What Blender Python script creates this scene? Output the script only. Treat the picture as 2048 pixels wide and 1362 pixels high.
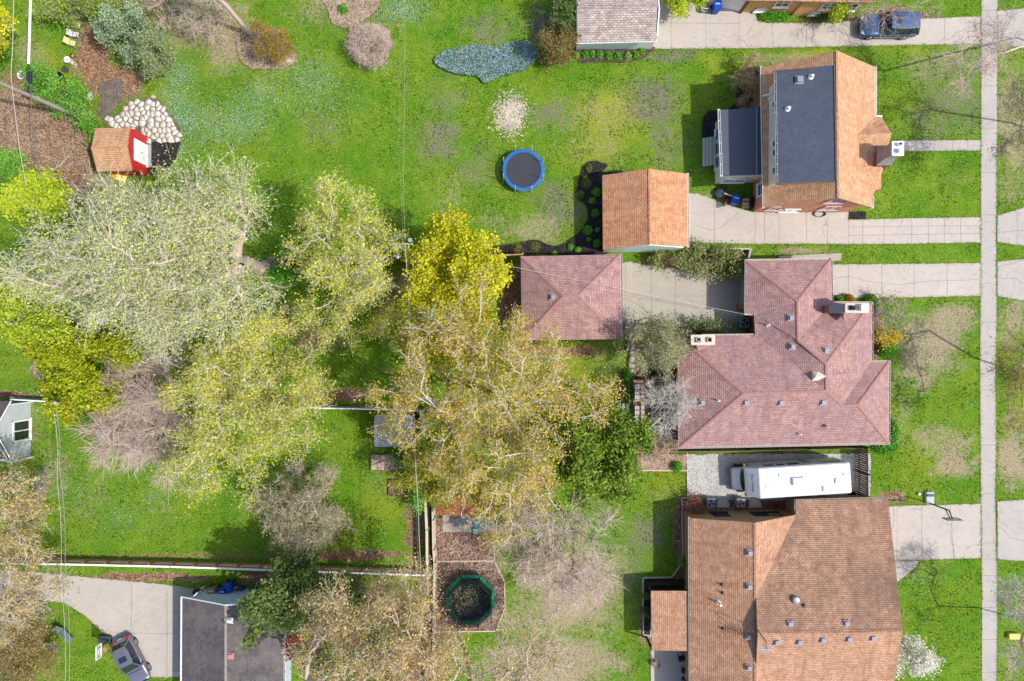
import bpy, bmesh, math, random
import numpy as np
from mathutils import Vector, Matrix

random.seed(7); RNG = np.random.default_rng(11)
S = bpy.context.scene
for o in list(bpy.data.objects): bpy.data.objects.remove(o)

# ------------------------------------------------------------------ camera, sky, sun, exposure
PXM = 24.0                      # photograph pixels per metre on the ground
H = 2048*24/36/PXM              # drone height, 56.9 m (24 mm lens)
cam_d = bpy.data.cameras.new('camera'); cam = bpy.data.objects.new('camera', cam_d)
S.collection.objects.link(cam); S.camera = cam
cam.location = (0, 0, H); cam.rotation_euler = (0, 0, 0)
cam_d.lens = 24; cam_d.sensor_width = 36; cam_d.clip_start = 1; cam_d.clip_end = 3000
SUN_EL = math.radians(53); SUN_AZ = math.radians(106)
SUNV = Vector((math.sin(SUN_AZ)*math.cos(SUN_EL), math.cos(SUN_AZ)*math.cos(SUN_EL), math.sin(SUN_EL)))
w = bpy.data.worlds.new('World'); S.world = w; w.use_nodes = True
wn = w.node_tree; bg = wn.nodes['Background']
sky = wn.nodes.new('ShaderNodeTexSky'); sky.sky_type = 'NISHITA'; sky.sun_disc = False
sky.sun_elevation = SUN_EL; sky.sun_rotation = SUN_AZ; sky.air_density = 1.0; sky.dust_density = 2.0
wn.links.new(sky.outputs[0], bg.inputs[0]); bg.inputs[1].default_value = 0.15
sd = bpy.data.lights.new('sun', 'SUN'); sd.energy = 3.0; sd.angle = math.radians(0.6); sd.color = (1, .955, .89)
so = bpy.data.objects.new('sun', sd); S.collection.objects.link(so)
so.rotation_euler = SUNV.to_track_quat('Z', 'Y').to_euler(); so.location = (40, -10, 60)
S.view_settings.view_transform = 'Standard'; S.view_settings.look = 'None'
S.view_settings.exposure = 0.60; S.view_settings.gamma = 1

# ------------------------------------------------------------------ helpers
def P(px, py, h=0.0):
    f = (H-h)/H/PXM
    return Vector(((px-1024)*f, (681-py)*f, h))
def lin(c):
    c = c/255.0
    return c/12.92 if c <= .04045 else ((c+.055)/1.055)**2.4
def C(r, g, b, k=.62): return (lin(r)*k, lin(g)*k, lin(b)*k, 1)

def tag(o, label=None, cat=None, group=None, kind=None):
    if label: o['label'] = label
    if cat: o['category'] = cat
    if group: o['group'] = group
    if kind: o['kind'] = kind
    return o
def thing(name, label, cat, loc=(0, 0, 0), rz=0, group=None):
    o = bpy.data.objects.new(name, None); S.collection.objects.link(o)
    o.location = loc; o.rotation_euler = (0, 0, rz); o.empty_display_size = .2
    return tag(o, label, cat, group)
def place(o, parent):
    """mesh built in world coordinates -> expressed in its unrotated root's frame"""
    if parent is None: return
    r = parent
    while r.parent is not None: r = r.parent
    o.parent = parent
    if not o.get('_local'): o.data.transform(Matrix.Translation(-Vector(r.location)))
    else: del o['_local']

class MB:
    def __init__(s): s.v = []; s.f = []; s.sm = False
    def add(s, vs, fs):
        n = len(s.v); s.v += [tuple(v) for v in vs]; s.f += [tuple(i+n for i in f) for f in fs]; return s
    def box(s, c, d, rz=0, rx=0):
        M = Matrix.Translation(Vector(c)) @ Matrix.Rotation(rz, 4, 'Z') @ Matrix.Rotation(rx, 4, 'X')
        x, y, z = d[0]/2, d[1]/2, d[2]/2
        vs = [M @ Vector(p) for p in ((-x,-y,-z),(x,-y,-z),(x,y,-z),(-x,y,-z),(-x,-y,z),(x,-y,z),(x,y,z),(-x,y,z))]
        return s.add(vs, [(0,3,2,1),(4,5,6,7),(0,1,5,4),(1,2,6,5),(2,3,7,6),(3,0,4,7)])
    def rbox(s, c, d, r=.05, rz=0, ch=None, n=3, taper=1.0):
        """box with rounded upright edges and a chamfered top"""
        M = Matrix.Translation(Vector(c)) @ Matrix.Rotation(rz, 4, 'Z')
        x, y, z = d[0]/2, d[1]/2, d[2]/2; ch = r*.5 if ch is None else ch
        def ring(ins, zz, k):
            out = []
            for (sx, sy, a0) in ((1,1,0),(-1,1,90),(-1,-1,180),(1,-1,270)):
                for i in range(n+1):
                    a = math.radians(a0+90*i/n); rr = max(r-ins, .002)
                    out.append(M @ Vector(((sx*(x-r)+rr*math.cos(a))*k, (sy*(y-r)+rr*math.sin(a))*k, zz)))
            return out
        R = [ring(0, -z, taper), ring(0, z-ch, 1), ring(ch, z, 1)]; m = len(R[0]); vs = sum(R, [])
        fs = [tuple(reversed(range(m))), tuple(range(2*m, 3*m))]
        for k in range(2):
            for i in range(m): fs.append((k*m+i, k*m+(i+1) % m, (k+1)*m+(i+1) % m, (k+1)*m+i))
        return s.add(vs, fs)
    def cyl(s, p0, p1, r0, r1=None, n=8, caps=True):
        r1 = r0 if r1 is None else r1
        p0 = Vector(p0); p1 = Vector(p1); d = (p1-p0)
        if d.length < 1e-6: return s
        q = d.to_track_quat('Z', 'Y'); vs = []
        for p, r in ((p0, r0), (p1, r1)):
            for i in range(n):
                a = 2*math.pi*i/n; vs.append(p+q @ Vector((r*math.cos(a), r*math.sin(a), 0)))
        fs = [(i, (i+1) % n, n+(i+1) % n, n+i) for i in range(n)]
        if caps: fs += [tuple(reversed(range(n))), tuple(range(n, 2*n))]
        return s.add(vs, fs)
    def tube(s, pts, r, n=6):
        for a, b in zip(pts[:-1], pts[1:]): s.cyl(a, b, r, r, n)
        return s
    def prism(s, pts, z0, z1):
        """pts: xy list"""
        n = len(pts)
        area = sum(pts[i][0]*pts[(i+1) % n][1]-pts[(i+1) % n][0]*pts[i][1] for i in range(n))
        if area < 0: pts = pts[::-1]
        vs = [(p[0], p[1], z0) for p in pts]+[(p[0], p[1], z1) for p in pts]
        fs = [tuple(range(n, 2*n))]+[(i, (i+1) % n, n+(i+1) % n, n+i) for i in range(n)]
        return s.add(vs, fs)
    def lathe(s, c, prof, n=16, sx=1, sy=1):
        c = Vector(c); vs = []
        for r, z in prof:
            for i in range(n):
                a = 2*math.pi*i/n; vs.append(c+Vector((r*math.cos(a)*sx, r*math.sin(a)*sy, z)))
        fs = []
        for k in range(len(prof)-1):
            for i in range(n): fs.append((k*n+i, k*n+(i+1) % n, (k+1)*n+(i+1) % n, (k+1)*n+i))
        fs.append(tuple(range((len(prof)-1)*n, len(prof)*n))); fs.append(tuple(reversed(range(n))))
        return s.add(vs, fs)
    def strip(s, pts, wd, z=None):
        """flat ribbon along pts"""
        for a, b in zip(pts[:-1], pts[1:]):
            a = Vector(a); b = Vector(b); d = (b-a)
            if d.length < 1e-5: continue
            n = Vector((-d.y, d.x, 0)).normalized()*wd/2
            s.add([a-n, b-n, b+n, a+n], [(0, 1, 2, 3)])
        return s
    def build(s, name, mat, parent=None, smooth=False, local=False, world=True):
        me = bpy.data.meshes.new(name); me.from_pydata(s.v, [], s.f); me.materials.append(mat)
        uv = me.uv_layers.new(name='UVMap'); V = me.vertices; up = Vector((0, 0, 1))
        for p in me.polygons:
            nrm = p.normal
            u = up.cross(nrm)
            if u.length < .05: u = Vector((1, 0, 0)); v = Vector((0, 1, 0))
            else: u.normalize(); v = nrm.cross(u)
            for li in p.loop_indices:
                co = V[me.loops[li].vertex_index].co; uv.data[li].uv = (co.dot(u), co.dot(v))
            p.use_smooth = smooth
        if smooth:
            try: me.set_sharp_from_angle(angle=math.radians(40))
            except Exception: pass
        o = bpy.data.objects.new(name, me); S.collection.objects.link(o)
        if local: o['_local'] = True
        if parent is not None: place(o, parent)
        elif '_local' in o: del o['_local']
        return o

# ------------------------------------------------------------------ materials
def nodes(name):
    m = bpy.data.materials.new(name); m.use_nodes = True
    t = m.node_tree; b = t.nodes['Principled BSDF']; return m, t, b
def N(t, typ, **kw):
    n = t.nodes.new(typ)
    for k, v in kw.items():
        if k in n.inputs: n.inputs[k].default_value = v
        else: setattr(n, k, v)
    return n
def mixc(t, fac, a, b, mode='MIX'):
    n = t.nodes.new('ShaderNodeMix'); n.data_type = 'RGBA'; n.blend_type = mode
    for sock, v in ((n.inputs[0], fac), (n.inputs[6], a), (n.inputs[7], b)):
        if hasattr(v, 'links') or hasattr(v, 'is_linked'): t.links.new(v, sock)
        else: sock.default_value = v
    return n.outputs[2]
def ramp(t, fac, stops, interp='LINEAR'):
    n = t.nodes.new('ShaderNodeValToRGB'); n.color_ramp.interpolation = interp
    e = n.color_ramp.elements
    while len(e) < len(stops): e.new(.5)
    for el, (p, c) in zip(e, stops): el.position = p; el.color = c if len(c) == 4 else (*c, 1)
    t.links.new(fac, n.inputs[0]); return n.outputs[0]
def g(v): return (v, v, v, 1)
def noise(t, scale, detail=4, rough=.6, vec=None, dist=0):
    n = N(t, 'ShaderNodeTexNoise', Scale=scale, Detail=detail, Roughness=rough, Distortion=dist)
    if vec is not None: t.links.new(vec, n.inputs['Vector'])
    return n.outputs[0]
def objvec(t): return t.nodes.new('ShaderNodeNewGeometry').outputs['Position']
def bump(t, b, h, strength=.3, dist=.02):
    n = N(t, 'ShaderNodeBump', Strength=strength, Distance=dist); t.links.new(h, n.inputs['Height']); t.links.new(n.outputs[0], b.inputs['Normal'])

_mc = {}
def M(name, col, rough=.7, var=.18, scale=4.0, metal=0, spec=.3, fine=40, bmp=0.0):
    if name in _mc: return _mc[name]
    m, t, b = nodes(name); v = objvec(t)
    n1 = noise(t, scale, 4, .6, v); n2 = noise(t, fine, 3, .6, v)
    c = mixc(t, n1, tuple(x*(1-var) for x in col[:3])+(1,), tuple(min(1, x*(1+var)) for x in col[:3])+(1,))
    c = mixc(t, .35*var/.18 if var < .5 else .6, c, ramp(t, n2, [(.3, g(.35)), (.7, g(.65))]), 'OVERLAY') if var > 0 else c
    t.links.new(c, b.inputs['Base Color']); b.inputs['Roughness'].default_value = rough
    b.inputs['Metallic'].default_value = metal; b.inputs['Specular IOR Level'].default_value = spec
    if bmp: bump(t, b, n2, bmp, .02)
    _mc[name] = m; return m

def shingle(name, c1, c2, dark, stain=None, amt=.5, bw=.30, rh=.15, gap=.25, sc=.35):
    m, t, b = nodes(name)
    uv = t.nodes.new('ShaderNodeUVMap').outputs[0]
    nz = N(t, 'ShaderNodeTexNoise', Scale=9.0, Detail=2.0); t.links.new(uv, nz.inputs['Vector'])
    vm = t.nodes.new('ShaderNodeVectorMath'); vm.operation = 'MULTIPLY_ADD'; t.links.new(nz.outputs['Color'], vm.inputs[0])
    vm.inputs[1].default_value = (.03, .03, 0); t.links.new(uv, vm.inputs[2])
    br = t.nodes.new('ShaderNodeTexBrick'); t.links.new(vm.outputs[0], br.inputs['Vector'])
    br.inputs['Scale'].default_value = 1; br.inputs['Brick Width'].default_value = bw; br.inputs['Row Height'].default_value = rh
    br.inputs['Mortar Size'].default_value = rh*gap*.5; br.inputs['Mortar Smooth'].default_value = .6; br.inputs['Bias'].default_value = -.05
    br.inputs['Color1'].default_value = c1; br.inputs['Color2'].default_value = c2; br.inputs['Mortar'].default_value = dark
    br.offset = .5
    vo = N(t, 'ShaderNodeTexVoronoi', Scale=3.1); t.links.new(uv, vo.inputs['Vector'])
    bwn = t.nodes.new('ShaderNodeSeparateColor'); t.links.new(vo.outputs['Color'], bwn.inputs[0])
    c = mixc(t, .22, br.outputs[0], bwn.outputs[0], 'SOFT_LIGHT')
    mp = t.nodes.new('ShaderNodeMapping'); mp.inputs['Scale'].default_value = (1.6, .22, 1); t.links.new(uv, mp.inputs[0])
    c = mixc(t, ramp(t, noise(t, 1.0, 5, .7, mp.outputs[0], .3), [(.45, g(0)), (.75, g(.45))]), c, tuple(x*.8 for x in dark[:3])+(1,))
    n1 = noise(t, sc, 5, .65, uv, .4); n2 = noise(t, 30, 3, .7, uv)
    st = stain or tuple(x*.6 for x in dark[:3])+(1,)
    f = ramp(t, n1, [(.42, g(0)), (.72, g(amt))])
    c = mixc(t, f, c, st)
    c = mixc(t, .75, c, ramp(t, n2, [(.3, g(.28)), (.7, g(.72))]), 'OVERLAY')
    t.links.new(c, b.inputs['Base Color']); b.inputs['Roughness'].default_value = .9; b.inputs['Specular IOR Level'].default_value = .15
    bump(t, b, br.outputs['Fac'], .6, -.015)
    return m
def brickwall(name, c1, c2, mortar, bw=.22, rh=.075):
    m, t, b = nodes(name); uv = t.nodes.new('ShaderNodeUVMap').outputs[0]
    br = t.nodes.new('ShaderNodeTexBrick'); t.links.new(uv, br.inputs['Vector'])
    br.inputs['Scale'].default_value = 1; br.inputs['Brick Width'].default_value = bw; br.inputs['Row Height'].default_value = rh
    br.inputs['Mortar Size'].default_value = .006
    br.inputs['Color1'].default_value = c1; br.inputs['Color2'].default_value = c2; br.inputs['Mortar'].default_value = mortar
    c = mixc(t, .5, br.outputs[0], ramp(t, noise(t, 14, 3, .7, uv), [(.3, g(.25)), (.7, g(.75))]), 'OVERLAY')
    t.links.new(c, b.inputs['Base Color']); b.inputs['Roughness'].default_value = .85; bump(t, b, br.outputs['Fac'], .4, -.008); return m
def siding(name, col, pitch=.14, dirt=.25):
    m, t, b = nodes(name); uv = t.nodes.new('ShaderNodeUVMap').outputs[0]
    sp = t.nodes.new('ShaderNodeSeparateXYZ'); t.links.new(uv, sp.inputs[0])
    mm = t.nodes.new('ShaderNodeMath'); mm.operation = 'DIVIDE'; mm.inputs[1].default_value = pitch; t.links.new(sp.outputs[1], mm.inputs[0])
    fr = t.nodes.new('ShaderNodeMath'); fr.operation = 'FRACT'; t.links.new(mm.outputs[0], fr.inputs[0])
    c = mixc(t, ramp(t, fr.outputs[0], [(0, g(1)), (.12, g(0))]), col, tuple(x*.55 for x in col[:3])+(1,))
    c = mixc(t, ramp(t, noise(t, 1.2, 5, .7, uv), [(.45, g(0)), (.75, g(dirt))]), c, (.12, .11, .1, 1))
    t.links.new(c, b.inputs['Base Color']); b.inputs['Roughness'].default_value = .6; bump(t, b, fr.outputs[0], .5, .015); return m
def concrete(name, col, crack=.5, speck=.3):
    m, t, b = nodes(name); v = objvec(t)
    n1 = noise(t, .35, 6, .65, v, .5); n2 = noise(t, 2.2, 5, .7, v); n3 = noise(t, 38, 3, .75, v)
    c = mixc(t, n1, tuple(x*.80 for x in col[:3])+(1,), tuple(x*1.12 for x in col[:3])+(1,))
    c = mixc(t, ramp(t, n2, [(.5, g(0)), (.8, g(.45))]), c, tuple(x*.62 for x in col[:3])+(1,))
    c = mixc(t, ramp(t, noise(t, .9, 6, .8, v, 1.2), [(.56, g(0)), (.70, g(.5))]), c, tuple(x*.52 for x in col[:3])+(1,))
    c = mixc(t, ramp(t, noise(t, 6, 4, .8, v), [(.60, g(0)), (.72, g(.4))]), c, (.16,.13,.1,1))
    c = mixc(t, speck, c, ramp(t, n3, [(.3, g(.2)), (.7, g(.8))]), 'OVERLAY')
    vo = N(t, 'ShaderNodeTexVoronoi', Scale=.42); vo.feature = 'DISTANCE_TO_EDGE'
    nv = N(t, 'ShaderNodeTexNoise', Scale=1.3, Detail=5.0); t.links.new(v, nv.inputs['Vector'])
    vm = t.nodes.new('ShaderNodeVectorMath'); vm.operation = 'MULTIPLY_ADD'; t.links.new(nv.outputs['Color'], vm.inputs[0]); vm.inputs[1].default_value = (1.2, 1.2, 0); t.links.new(v, vm.inputs[2])
    t.links.new(vm.outputs[0], vo.inputs['Vector'])
    cr = ramp(t, vo.outputs[0], [(.0, g(crack)), (.009, g(0))])
    gate = ramp(t, noise(t, .22, 1, .5, v), [(.55, g(0)), (.6, g(1))])
    mu = t.nodes.new('ShaderNodeMath'); mu.operation = 'MULTIPLY'; t.links.new(cr, mu.inputs[0]); t.links.new(gate, mu.inputs[1])
    c = mixc(t, mu.outputs[0], c, (.08, .07, .05, 1))
    t.links.new(c, b.inputs['Base Color']); b.inputs['Roughness'].default_value = .9; b.inputs['Specular IOR Level'].default_value = .2
    bump(t, b, n3, .25, .01); return m
def mulch(name, cols, scale=14, big=1.0):
    """voronoi chips; cols = list of (pos,colour)"""
    m, t, b = nodes(name); v = objvec(t)
    vo = N(t, 'ShaderNodeTexVoronoi', Scale=scale, Randomness=1.0); t.links.new(v, vo.inputs['Vector'])
    sep = t.nodes.new('ShaderNodeSeparateColor'); t.links.new(vo.outputs['Color'], sep.inputs[0])
    c = ramp(t, sep.outputs[0], cols)
    c = mixc(t, .6*big, c, ramp(t, noise(t, 1.1, 5, .7, v), [(.3, g(.25)), (.7, g(.75))]), 'OVERLAY')
    t.links.new(c, b.inputs['Base Color']); b.inputs['Roughness'].default_value = .95; b.inputs['Specular IOR Level'].default_value = .1
    bump(t, b, vo.outputs['Distance'], .8, .04); return m
def leafmat(name, stops, trans=.35, attr='rnd'):
    if name in _mc: return _mc[name]
    m = bpy.data.materials.new(name); m.use_nodes = True; t = m.node_tree; t.nodes.clear()
    out = t.nodes.new('ShaderNodeOutputMaterial'); a = t.nodes.new('ShaderNodeAttribute'); a.attribute_name = attr
    n = len(stops); c = ramp(t, a.outputs['Fac'], [(i/max(1, n-1), s) for i, s in enumerate(stops)])
    d = t.nodes.new('ShaderNodeBsdfDiffuse'); tr = t.nodes.new('ShaderNodeBsdfTranslucent'); mx = t.nodes.new('ShaderNodeMixShader')
    t.links.new(c, d.inputs[0]); t.links.new(c, tr.inputs[0]); mx.inputs[0].default_value = trans
    t.links.new(d.outputs[0], mx.inputs[1]); t.links.new(tr.outputs[0], mx.inputs[2]); t.links.new(mx.outputs[0], out.inputs[0])
    _mc[name] = m; return m
def glass(name, col=(.02, .03, .035, 1), rough=.08):
    if name in _mc: return _mc[name]
    m, t, b = nodes(name); b.inputs['Base Color'].default_value = col; b.inputs['Roughness'].default_value = rough
    b.inputs['Specular IOR Level'].default_value = .8; _mc[name] = m; return m
def net(name, col, alpha):
    m, t, b = nodes(name); b.inputs['Base Color'].default_value = col; b.inputs['Alpha'].default_value = alpha; b.inputs['Roughness'].default_value = .9; return m

WHITE = M('white_paint', C(235, 235, 232, .92), .5, .06); CREAM = M('cream_paint', C(225, 218, 200, .85), .55, .08)
DKMETAL = M('dark_metal', C(55, 58, 62), .45, .1, metal=.3); GREYM = M('grey_metal', C(165, 170, 172), .4, .1, metal=.4)
BLACK = M('black_plastic', C(38, 40, 44), .5, .1); GLASS = glass('window_glass'); VENT = M('vent_metal', C(175, 165, 175), .5, .12)
FLASH = M('lead_flashing', C(95, 95, 100), .5, .15); BLUEP = M('blue_plastic', C(25, 85, 205), .4, .08); TYRE = M('tyre_rubber', C(32, 32, 34), .85, .1)
RIM = M('alloy_rim', C(200, 200, 205), .3, .05, metal=.6); REDP = M('red_plastic', C(190, 35, 45), .4, .1)
BRICKRED = brickwall('red_brick', C(160, 85, 65), C(185, 110, 85), C(190, 175, 160))
WOODG = M('weathered_wood', C(200, 195, 185, .8), .85, .2, 2, fine=25); WOODO = M('cedar_wood', C(215, 165, 115), .8, .2, 1.5, fine=25)
CONC = concrete('drive_concrete', C(222, 210, 198)); CONC2 = concrete('walk_concrete', C(212, 203, 194), .4, .4)
CONC3 = concrete('old_concrete', C(205, 196, 180), .6, .5); JOINT = M('joint_dirt', C(142, 132, 118), .95, .25)

# ------------------------------------------------------------------ ground
def vnoise(x, y, sc, seed=0):
    xs = x*sc; ys = y*sc; xi = np.floor(xs).astype(int); yi = np.floor(ys).astype(int); fx = xs-xi; fy = ys-yi
    fx = fx*fx*(3-2*fx); fy = fy*fy*(3-2*fy)
    def h(a, b):
        n = (a*374761393+b*668265263+seed*974711) & 0x7fffffff
        n = ((n ^ (n >> 13))*1274126177) & 0x7fffffff
        return ((n ^ (n >> 16)) & 0xffff)/65535.0
    return (h(xi, yi)*(1-fx)+h(xi+1, yi)*fx)*(1-fy)+(h(xi, yi+1)*(1-fx)+h(xi+1, yi+1)*fx)*fy
def fbm(x, y, sc, seed=0, o=4):
    s = 0; a = .5; t = 0
    for i in range(o): s = s+a*vnoise(x, y, sc*2**i, seed+i*17); t += a; a *= .55
    return s/t
# patches: (px, py, rx, ry, strength)
DRY = [(1860,690,70,75,.8),(1835,740,50,45,.6),(1900,640,60,40,.6),(1905,930,45,35,.8),(1880,880,70,40,.5),(1810,850,30,60,.4),(2025,250,35,130,.65),(2020,370,30,60,.5),
       (2025,650,30,70,.8),(2025,900,30,90,.75),(2025,1330,25,60,.5),(1150,1180,110,110,.75),(1050,1240,60,60,.6),(1100,1330,140,60,.85),(1230,1330,40,40,.5),
       (1215,225,80,60,.4),(1190,290,90,50,.35),(1060,460,90,40,.5),(1850,130,80,40,.35),(1560,118,90,18,.6),(1600,500,60,10,.7),(1440,400,40,30,.4),(450,60,70,70,.7),(380,40,60,60,.7),
       (60,110,40,70,.45),(1000,440,60,35,.4),(900,420,50,50,.3),(1870,1040,30,15,.4),(1850,1150,60,40,.35),(1930,120,40,40,.4),(120,960,40,50,.45),(180,1000,60,60,.35),(75,830,25,60,.3),
       (1220,720,60,60,.35),(780,960,50,60,.3),(320,1040,60,40,.25),(1790,1060,40,20,.3),(640,20,60,60,.3),(800,380,60,60,.15),(1330,1010,60,80,.3),(1900,350,60,90,.1)]
WEED = [(1300,200,70,60,.55),(1340,290,60,80,.45),(1250,380,50,40,.3),(1110,395,60,30,.6),(1120,420,50,40,.6),(890,190,50,60,.45),(870,280,60,60,.5),(960,330,60,60,.4),(1110,230,60,40,.5),
        (980,60,60,40,.5),(1090,50,50,40,.6),(1330,115,50,15,.7),(1370,110,30,15,.6),(800,150,30,40,.3),(1880,170,80,80,.45),(1930,220,50,60,.5),(1860,240,70,60,.4),(1290,1080,50,70,.5),(1250,1130,60,80,.4),
        (1850,700,90,80,.35),(2030,150,30,60,.3),(1200,1000,60,60,.3),(70,990,12,40,1),(90,970,12,40,.8),(750,60,50,60,.3),(640,260,60,50,.35),(690,230,80,60,.2),(1870,1100,60,20,.4)]
FLOW = [(350,230,40,90,.8),(400,250,60,60,.6),(480,245,70,50,.7),(520,190,60,40,.5),(360,150,40,40,.7),(620,150,60,50,.5),(560,130,60,40,.3),(640,200,90,60,.35),(800,20,60,30,1),(340,330,30,50,.4),
        (1600,1045,1,1,0),(240,1030,50,50,.3),(300,990,30,30,.3)]
SOIL = [(70,270,110,95,1.2),(130,330,60,60,1),(190,130,50,60,.7),(235,165,60,45,.75),(185,100,40,70,.7),(30,170,50,40,.6),(300,20,60,40,.5),(480,60,50,40,.4),(690,1260,130,110,1),(820,1300,80,90,1),
        (540,1150,60,20,.9),(620,1160,60,25,.7),(400,1110,300,8,.5),(700,1110,120,12,.8),(980,840,90,90,.5),(1025,590,25,60,1.3),(820,590,50,60,.7),(660,790,100,14,1),(590,800,100,10,.8),(180,790,120,10,1),(250,760,40,50,.9),
        (830,1000,20,150,.8),(20,790,40,8,1),(575,540,35,25,.8),(1110,700,90,16,1),(1350,700,40,60,.7),(1330,740,60,20,1.2),(1310,905,45,20,.9),(1620,1015,200,12,1),(1360,1070,14,80,1),(1345,1165,45,12,1),(1290,1240,14,60,.8),
        (1395,525,50,14,.8),(1330,525,60,14,.9),(300,1155,120,10,1.1),(1750,655,20,60,.9),(1800,40,90,22,.9),(1660,38,60,12,1),(1780,990,30,12,.8),(1000,1140,20,20,.3),(1640,1400,1,1,0),(85,740,24,24,1),
        (1560,640,10,40,0),(30,1190,60,30,.6),(870,40,14,10,.3),(1420,650,60,25,.9),(670,690,40,30,.4),(1820,1010,20,8,.4),(1770,740,20,40,.3)]
YELL = [(1220,230,90,60,.8),(1190,300,80,60,.6),(1450,150,60,50,.4),(690,250,80,80,.3),(1150,330,60,60,.3),(1640,110,120,15,.6),(1800,100,120,20,.4),(1860,900,90,60,.4),(680,1060,60,60,.4),(760,1010,60,60,.5),(1150,720,80,60,.6),
        (1370,230,60,60,.3),(120,130,60,80,.4),(1700,508,100,10,.3),(100,830,40,60,.4)]
def field(x, y, blobs, seed):
    px = 1024+x*PXM; py = 681-y*PXM; out = np.zeros_like(x)
    wx = (fbm(x, y, .9, seed+5)-.5)*46; wy = (fbm(x, y, .9, seed+9)-.5)*46
    for (a, b, rx, ry, s) in blobs:
        d = np.sqrt(((px+wx*min(1, rx/30)-a)/rx)**2+((py+wy*min(1, ry/30)-b)/ry)**2)
        out = np.maximum(out, s*np.clip(1.45-d, 0, 1))
    return out
def make_ground():
    n1, n2 = 460, 320; xs = np.linspace(-50, 50, n1); ys = np.linspace(-34, 34, n2)
    xs = np.concatenate([[-900, -300, -120, -70], xs, [70, 120, 300, 900]]); ys = np.concatenate([[-900, -300, -120, -60], ys, [60, 120, 300, 900]])
    X, Y = np.meshgrid(xs, ys); x = X.ravel(); y = Y.ravel(); nx = len(xs); ny = len(ys)
    me = bpy.data.meshes.new('ground')
    idx = np.arange(nx*ny).reshape(ny, nx)
    q = np.stack([idx[:-1, :-1], idx[:-1, 1:], idx[1:, 1:], idx[1:, :-1]], -1).reshape(-1, 4)
    me.vertices.add(len(x)); me.vertices.foreach_set('co', np.stack([x, y, np.zeros_like(x)], 1).ravel())
    me.loops.add(q.size); me.loops.foreach_set('vertex_index', q.ravel().astype(np.int32))
    me.polygons.add(len(q)); me.polygons.foreach_set('loop_start', np.arange(0, q.size, 4, dtype=np.int32)); me.update()
    base = fbm(x, y, .22, 3); b2 = fbm(x, y, .5, 40)
    dry = field(x, y, DRY, 1)*(.55+.9*b2)+np.clip(base-.62, 0, 1)*1.2
    weed = field(x, y, WEED, 2)*(.5+1.0*fbm(x, y, .8, 60))
    for nm, a in (('dry', dry), ('weed', weed), ('flow', field(x, y, FLOW, 3)), ('soil', field(x, y, SOIL, 4)), ('yell', field(x, y, YELL, 5)+np.clip(fbm(x, y, .3, 90)-.6, 0, 1)*1.5)):
        at = me.attributes.new(nm, 'FLOAT', 'POINT'); at.data.foreach_set('value', a.astype(np.float32))
    m, t, b = nodes('lawn_grass'); v = objvec(t)
    def A(nm):
        a = t.nodes.new('ShaderNodeAttribute'); a.attribute_name = nm; return a.outputs['Fac']
    def thr(nm, nsc, lo=.0, hi=.45, amp=.5):
        """attribute + noise, softly thresholded so the patch breaks up into tufts"""
        ad = t.nodes.new('ShaderNodeMath'); ad.operation = 'MULTIPLY_ADD'; t.links.new(noise(t, nsc, 5, .75, v), ad.inputs[0]); ad.inputs[1].default_value = amp*2; ad.inputs[2].default_value = -amp
        s2 = t.nodes.new('ShaderNodeMath'); s2.operation = 'ADD'; t.links.new(ad.outputs[0], s2.inputs[0]); t.links.new(A(nm), s2.inputs[1])
        return ramp(t, s2.outputs[0], [(lo, g(0)), (hi, g(1))])
    n0 = noise(t, .28, 4, .6, v); n1_ = noise(t, 1.6, 5, .7, v); n2_ = noise(t, 9, 4, .8, v); n3 = noise(t, 42, 3, .8, v)
    c = mixc(t, ramp(t, n0, [(.35, g(0)), (.65, g(1))]), C(92, 150, 16), C(136, 168, 40))
    c = mixc(t, ramp(t, n1_, [(.35, g(0)), (.7, g(.65))]), c, C(62, 128, 12))
    c = mixc(t, ramp(t, n1_, [(.25, g(.5)), (.42, g(0))]), c, C(150, 172, 78))
    c = mixc(t, ramp(t, noise(t, 1.1, 6, .8, v, .6), [(.56, g(0)), (.74, g(.62))]), c, C(178, 168, 140))
    c = mixc(t, thr('yell', 3.5, .25, .9), c, C(165, 175, 50))
    c = mixc(t, thr('weed', 3.6, .26, .72, .8), c, C(140, 130, 124))
    c = mixc(t, thr('dry', 3.0, .28, .74, .85), c, C(184, 170, 142))
    dead = noise(t, 7, 5, .85, v)
    c = mixc(t, ramp(t, dead, [(.50, g(0)), (.68, g(.6))]), c, C(190, 184, 118))
    dk = noise(t, 5.3, 5, .85, v, .3)
    c = mixc(t, ramp(t, dk, [(.30, g(.6)), (.48, g(0))]), c, C(70, 105, 35))
    vo = N(t, 'ShaderNodeTexVoronoi', Scale=11.0, Randomness=1.0); t.links.new(v, vo.inputs['Vector'])
    sc_ = t.nodes.new('ShaderNodeSeparateColor'); t.links.new(vo.outputs['Color'], sc_.inputs[0])
    soilc = ramp(t, sc_.outputs[0], [(0, C(112, 90, 72)), (.4, C(155, 122, 98)), (.75, C(188, 155, 128)), (.95, C(212, 192, 168))])
    soilc = mixc(t, ramp(t, n1_, [(.4, g(0)), (.7, g(.6))]), soilc, C(105, 92, 84))
    c = mixc(t, thr('soil', 4, .35, .62), c, soilc)
    fl = t.nodes.new('ShaderNodeMath'); fl.operation = 'MULTIPLY'; t.links.new(thr('flow', 5, .2, .9), fl.inputs[0]); t.links.new(ramp(t, noise(t, 26, 2, .6, v), [(.5, g(0)), (.62, g(.22))]), fl.inputs[1])
    c = mixc(t, fl.outputs[0], c, C(200, 212, 215))
    c = mixc(t, 1, c, ramp(t, n2_, [(.34, g(.62)), (.5, g(1.0)), (.66, (1.5,1.42,1.3,1))]), 'MULTIPLY')
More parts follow.
